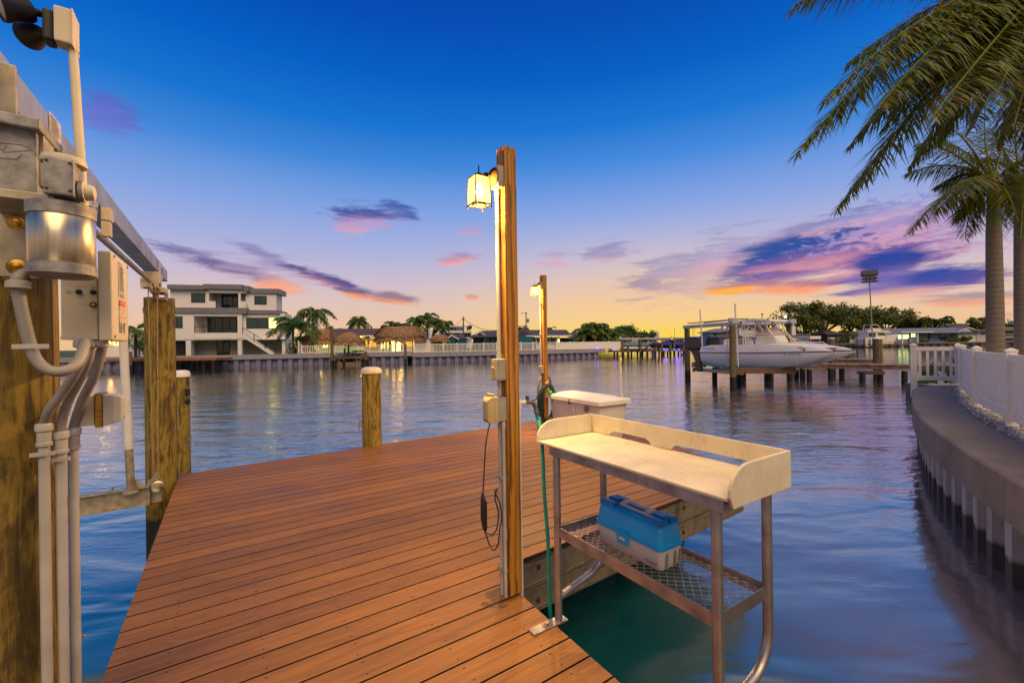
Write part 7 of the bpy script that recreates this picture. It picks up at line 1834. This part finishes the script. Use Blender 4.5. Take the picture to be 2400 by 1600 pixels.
for x in (1448,1545):
    for dd in (.2,3.6): mb = MB(); t, z = fcv.st(x,515,dd); mb.cyl(fcv.P(t,dd,-.5), fcv.P(t,dd,z), .13, n=8); mb.build('canopy_post', mats['greybox'], cv_)
cv2 = thing('boat_shelter', 'thin metal boat lift frame at the far bank behind the catamaran bow rail', 'boat shelter', W(1885,808,134)); fcv = Fac(1860,134,1898,134,zz7)
mb = MB(); fcv.box(mb, 1255,488,1428,496,0,.3); mb.build('beam', mats['lift_white'], cv2)
for x in (1258,1420): mb = MB(); t, z = fcv.st(x,490,.1); mb.cyl(fcv.P(t,.1,-.5), fcv.P(t,.1,z), .13, n=8); mb.build('post', mats['greybox'], cv2)
h6 = thing('house', 'dark low house half hidden under the big tree', 'house', W(1955,806,146)); f6_ = Fac(1935,146,1975,146,zz7)
hip(h6, f6_, 1625,1770,470,420,9,.8,mats['shingle'],M('grey_brown_wall','#6b625c','#5a524c'),frac=.3); f6_.window(h6, 1660,490,1720,535,-.05,2,'glass',.12)  # wall in a dull grey-brown colour
h7 = thing('house', 'low grey house behind the white motor yacht', 'house', W(2010,806,146)); f7_ = Fac(1985,146,2040,146,zz7)
hip(h7, f7_, 1860,2010,470,425,9,.8,mats['shingle'],mats['stucco_cream'],frac=.3); f7_.window(h7, 1880,488,1920,520,-.05,1,'glass',.12)
# long blue-grey house with lit windows
R1 = Fac(2085,136,2300,133,zr4); hb1 = thing('house', 'long low blue grey house with greenish lit windows at the far right', 'house', R1.P(R1.L/2,0,RG))
mb = MB(); R1.box(mb, 310,1040,740,1180,0,8,z0=RG); R1.box(mb, 740,1040,1340,1180,1.6,8,z0=RG); mb.build('wall', mats['bluegrey_wall'], hb1)
t0, za = R1.st(215,1045,-1); t1, _ = R1.st(1700,1045,-1); za = R1.st(800,1042,-1)[1]; zr = R1.st(900,968,5)[1]
mb = MB(); mb.prism([R1.P(t0,-1,za), R1.P(t0,5,zr), R1.P(t0,10,za), R1.P(t0,10,za-.2), R1.P(t0,-1,za-.22)], R1.d*(t1-t0)); mb.build('roof', mats['roof_grey'], hb1)
mb = MB(); R1.box(mb, 470,1028,960,1040,-1.3,-.9); mb.build('gutter', mats['vinyl'], hb1)
R1.window(hb1, 415,1065,592,1142,-.05,3,'green_win',.1); R1.window(hb1, 615,1050,692,1112,-.05,2,'green_win',.1); R1.window(hb1, 880,1065,912,1145,1.55,1,'winframe',.05,'door'); R1.window(hb1, 1060,1050,1236,1150,1.55,2,'glass',.12,'glass_door')
for x in (723,): 
    mb = MB(); t, z = R1.st(x,1045,-.8); mb.cyl(R1.P(t,-.8,RG), R1.P(t,-.8,z), .16, n=8); mb.build('porch_post', mats['vinyl'], hb1)
R2 = Fac(2240,134,2295,133,zr4); hb2 = thing('house', 'white gabled wing of the far right houses with small windows', 'house', R2.P(2,0,RG))
gable(hb2, R2, 1345,1640,1015,1170,965,9,mats['stucco'],mats['roof_grey'],.4,z0=RG)
for x0, y0, x1, y1 in ((1385,1042,1425,1066),(1488,1038,1518,1058),(1568,1038,1606,1056)): R2.window(hb2, x0,y0,x1,y1,-.05,1,'glass',.1)
R3 = Fac(2285,133,2400,132,zr4); hb3 = thing('house', 'flat roofed pale house behind the royal palm trunks', 'house', R3.P(2,0,RG))
mb = MB(); R3.box(mb, 1625,1005,1780,1175,0,8,z0=RG); R3.box(mb, 1780,1010,2600,1175,4,9,z0=RG); mb.build('wall', mats['stucco_cream'], hb3); mb = MB(); R3.box(mb, 1610,988,2600,1010,-1,9); R3.box(mb, 2040,948,2600,1000,3,9); mb.build('roof', mats['roof_grey'], hb3)
R3.window(hb3, 1690,1038,1755,1068,-.05,2,'glass',.1)
mb = MB(); R3.box(mb, 1790,1062,2600,1075,.5,1.2); R3.box(mb, 1790,1100,2600,1115,.5,1.2); mb.build('porch_rail', mats['vinyl'], hb3)
for k, (px, py, Y, r_, lab) in enumerate(((2255,806,131,(2.6,1.5,1.6),'wide dark bush in front of the white gabled wing'),(2164,808,131,(1.2,1.,1.1),'round dark bush on the far right house patio'),(1988,808,140,(3.4,2.,4.2),'large dark bush between the dark house and the yacht'),(2225,807,130,(2.,1.,1.1),'low bush left of the wide bush at the gabled wing'))):
    c = W(px,py,Y); c.z = RG; bush('shrub', lab, c, r_, 700, .5, 'oak', 140+k)
dkr = thing('dock', 'low grey dock and rails along the far right seawall', 'dock', W(2100,812,125))
mb = MB(); dplank(mb, W(2010,812,126), W(2150,812,124.5), 2., .95, .12); mb.build('walkway', mats['dock_planks'], dkr)
for px in (2010,2026,2045,2063,2085,2105,2130):
    mb = MB(); c = W(px,812,125.2); mb.cyl((c.x,c.y,-1),(c.x,c.y,1.0 if px % 2 else 2.6), .22, n=8); mb.build('dock_pile', mats['pile_far'], dkr)
mb = MB(); a, b_ = W(2060,803,124), W(2112,800,124); b_.z = a.z; mb.para(a, b_-a, Vector((0,.2,0)), Z*.15); mb.build('rail', mats['wood_dock'], dkr)
pp_ = thing('mooring_pole', 'slim white pole in the water before the lit windows house', 'pole', W(2115,814,122)); mb = MB(); c = W(2115,814,122); mb.cyl((c.x,c.y,-1), W(2115,783,122), .14, n=8); mb.build('pole', mats['vinyl'], pp_, smooth=SM); mb = MB(); mb.lathe([(.2,0),(.2,.3)], (c.x,c.y,.5), Z, 8); mb.build('collar', mats['black'], pp_)
# motor yacht with flybridge
yc = W(2050,810,128); ya = thing('motor_yacht', 'white flybridge motor yacht moored at the far right bank', 'boat', Vector((yc.x,yc.y,0)))
S_ = 1/F*128
def yp(px, py, dy=0.): p = W(px,py,128); return p+Vector((0,dy,0))
def yslab(mb, pts, w0, w1): 
    n = len(pts); mb.loft([[yp(x,y,w0) for x, y in pts],[yp(x,y,w1) for x, y in pts]])
mb = MB(); yslab(mb, ((2015,812),(2014,794),(2030,791),(2060,792),(2088,783),(2091,785),(2074,812)), -2.2, 2.2); mb.build('hull', mats['white'], ya, bevel=.12)
mb = MB(); yslab(mb, ((2022,794),(2023,779),(2060,777),(2072,788),(2060,794)), -1.8, 1.8); yslab(mb, ((2020,779),(2021,774),(2068,775),(2078,781),(2060,780)), -2., 2.); mb.build('cabin', mats['white'], ya, bevel=.08)
mb = MB(); yslab(mb, ((2023,790),(2024,781),(2040,780),(2040,790)), -1.84, 1.84); yslab(mb, ((2046,786),(2046,781),(2058,780),(2066,786)), -1.83, 1.83); mb.build('cabin_window', mats['glass'], ya)
mb = MB(); yslab(mb, ((2036,775),(2036,769),(2052,770),(2060,775)), -1.4, 1.4); mb.build('flybridge', mats['white'], ya, bevel=.06)
mb = MB()
for dy in (-1.3,1.3):
    mb.tube([yp(2031,775,dy), yp(2033,761,dy), yp(2048,761.5,dy), yp(2056,772,dy)], .1, 6); mb.tube([yp(2036,772,dy), yp(2033,761,dy)], .08, 6)
mb.para(yp(2032,762,-1.4), yp(2049,762,-1.4)-yp(2032,762,-1.4), Vector((0,2.8,0)), Z*.12); mb.build('radar_arch', mats['white'], ya)
for px in (2025,2034): mb = MB(); c = yp(px,800,-2.6); mb.loft([[c+Vector((x*s_,y*s_,z)) for x, y in ((-.45,-.4),(.45,-.4),(.45,.4),(-.45,.4))] for z, s_ in ((-1.2,.4),(-.1,.8),(.5,1.),(1.,.7))]); mb.build('outboard_engine', mats['white'], ya, bevel=.1)
mb = MB(); mb.tube([yp(2060,792,-2.2), yp(2075,779,-1.8), yp(2090,777,-.4), yp(2090,777,.4)], .06, 6); mb.build('bow_rail', mats['alu'], ya)
# trees of the far right bank
TG = 'trees along the far right bank'
tree('oak_tree', 'biggest spreading tree left of the birdhouse, glowing at its edges', 1935, 806, 706, 158, 150, 201, 9000, .8, group=TG, zb=RG, limbs=11)
tree('oak_tree', 'smaller tree crown just left of the birdhouse pole', 1993, 806, 714, 160, 62, 202, 3600, .75, group=TG, zb=RG, limbs=7)
tree('oak_tree', 'wide tree right of the birdhouse pole behind the yacht', 2078, 806, 718, 160, 116, 203, 6500, .8, group=TG, zb=RG, limbs=10)
tree('oak_tree', 'dark lower tree filling the left flank of the biggest tree', 1884, 806, 737, 150, 70, 204, 4200, .75, group=TG, zb=RG, limbs=8, flat=.8)
tree('oak_tree', 'low tree in the dip between the two large trees', 2030, 806, 742, 156, 60, 205, 3200, .7, group=TG, zb=RG, limbs=7, flat=.8)
tree('oak_tree', 'low tree right of the wide tree above the long roof', 2145, 806, 746, 158, 66, 206, 3400, .75, group=TG, zb=RG, limbs=7, flat=.8)
tree('oak_tree', 'small tree at the left of the palm trunks near the brown roof', 2292, 806, 746, 165, 40, 207, 1300, .75, group=TG, zb=RG, limbs=6, flat=.8)
tree('oak_tree', 'small bright green tree between the two royal palm trunks', 2368, 806, 752, 160, 44, 208, 1300, .7, 'shrub', group=TG, zb=RG, limbs=6, flat=.8)
PG = 'palms on the far right bank'
for k, (px, pc, Y, L, lab) in enumerate(((2166,750,150,3.6,'bushy palm behind the long roof, left one'),(2184,752,150,3.4,'bushy palm behind the long roof, middle one'),(2203,752,148,3.8,'clear feather palm behind the long roof, right one'),(2221,744,190,2.6,'slim ragged palm standing apart above the roof'),(2226,752,190,2.2,'second slim palm close to the ragged one'),(2288,750,170,4.,'palm left of the thick royal palm trunk'),(1818,776,140,3.,'palm seen beside the catamaran tower frame'))):
    far_palm(lab, px, 806, pc, Y, L, 15, 210+k, per=18, ll=1.1, w=.16, tone=.3, group=PG, mat='oak', e0=(-.8,1.2))
br = thing('house', 'distant brown roof slope above the long grey roof', 'house', W(2265,806,175)); fbr = Fac(2230,175,2320,173,zr4)
hip(br, fbr, 1220,1900,975,898,14,.5,mats['shingle_brown'],mats['stucco_cream'],frac=.45)
# background low skyline at the end of the canal
mb = MB(); rs = random.Random(9)
for i in range(5200):
    x = rs.uniform(-260, 520); y = 352+rs.uniform(0,40); hgt = (2.5+3.*noise.noise(Vector((x*.03,0,3))))*rs.random()**.6
    leaf(mb, Vector((x,y,1.2+max(.2,hgt+1.2*rs.random()))), rs.uniform(1.2,2.6), rs, Z, rs.uniform(.05,.6))
solo(mb, 'treeline', mats['oak'], None, None, kind='stuff', recalc=False)
for k, (px, w_, top, Y, lab, m_) in enumerate(((1563,14,797,330,'small distant white building behind the jet skis','stucco'),(1600,16,796,332,'small distant pale building behind the mast','bluegrey_wall'),(1632,20,797,330,'small distant grey house left of the engines','stucco_cream'),(1545,12,798,334,'tiny distant building right of the tower block','stucco'),(1652,18,793,300,'distant grey building behind the engine cowls','bluegrey_wall'))):
    fk = Fac(px-w_/2,Y,px+w_/2,Y); o = thing('far_house', lab, 'house', fk.P(fk.L/2,0,1.2)); mb = MB(); mb.para(fk.P(0,0,1.2), fk.d*fk.L, fk.n*8, Z*(W(px,top,Y).z-1.2+.6)); mb.build('wall', mats[m_], o)
    mb = MB(); zt = W(px,top,Y).z+.6; mb.loft([[fk.P(-.6,-.6,zt), fk.P(fk.L+.6,-.6,zt), fk.P(fk.L+.6,8.6,zt), fk.P(-.6,8.6,zt)], [fk.P(fk.L*.3,4,zt+1.3), fk.P(fk.L*.7,4,zt+1.3), fk.P(fk.L*.7,4.2,zt+1.3), fk.P(fk.L*.3,4.2,zt+1.3)]]); mb.build('roof', mats['shingle'], o)
    mb = MB(); 
    for j in range(3): mb.para(fk.P(fk.L*(.15+.28*j),-.1,2.2), fk.d*1.2, fk.n*.15, Z*1.2)
    mb.build('windows', mats['amber_win' if k % 2 else 'glass'], o)
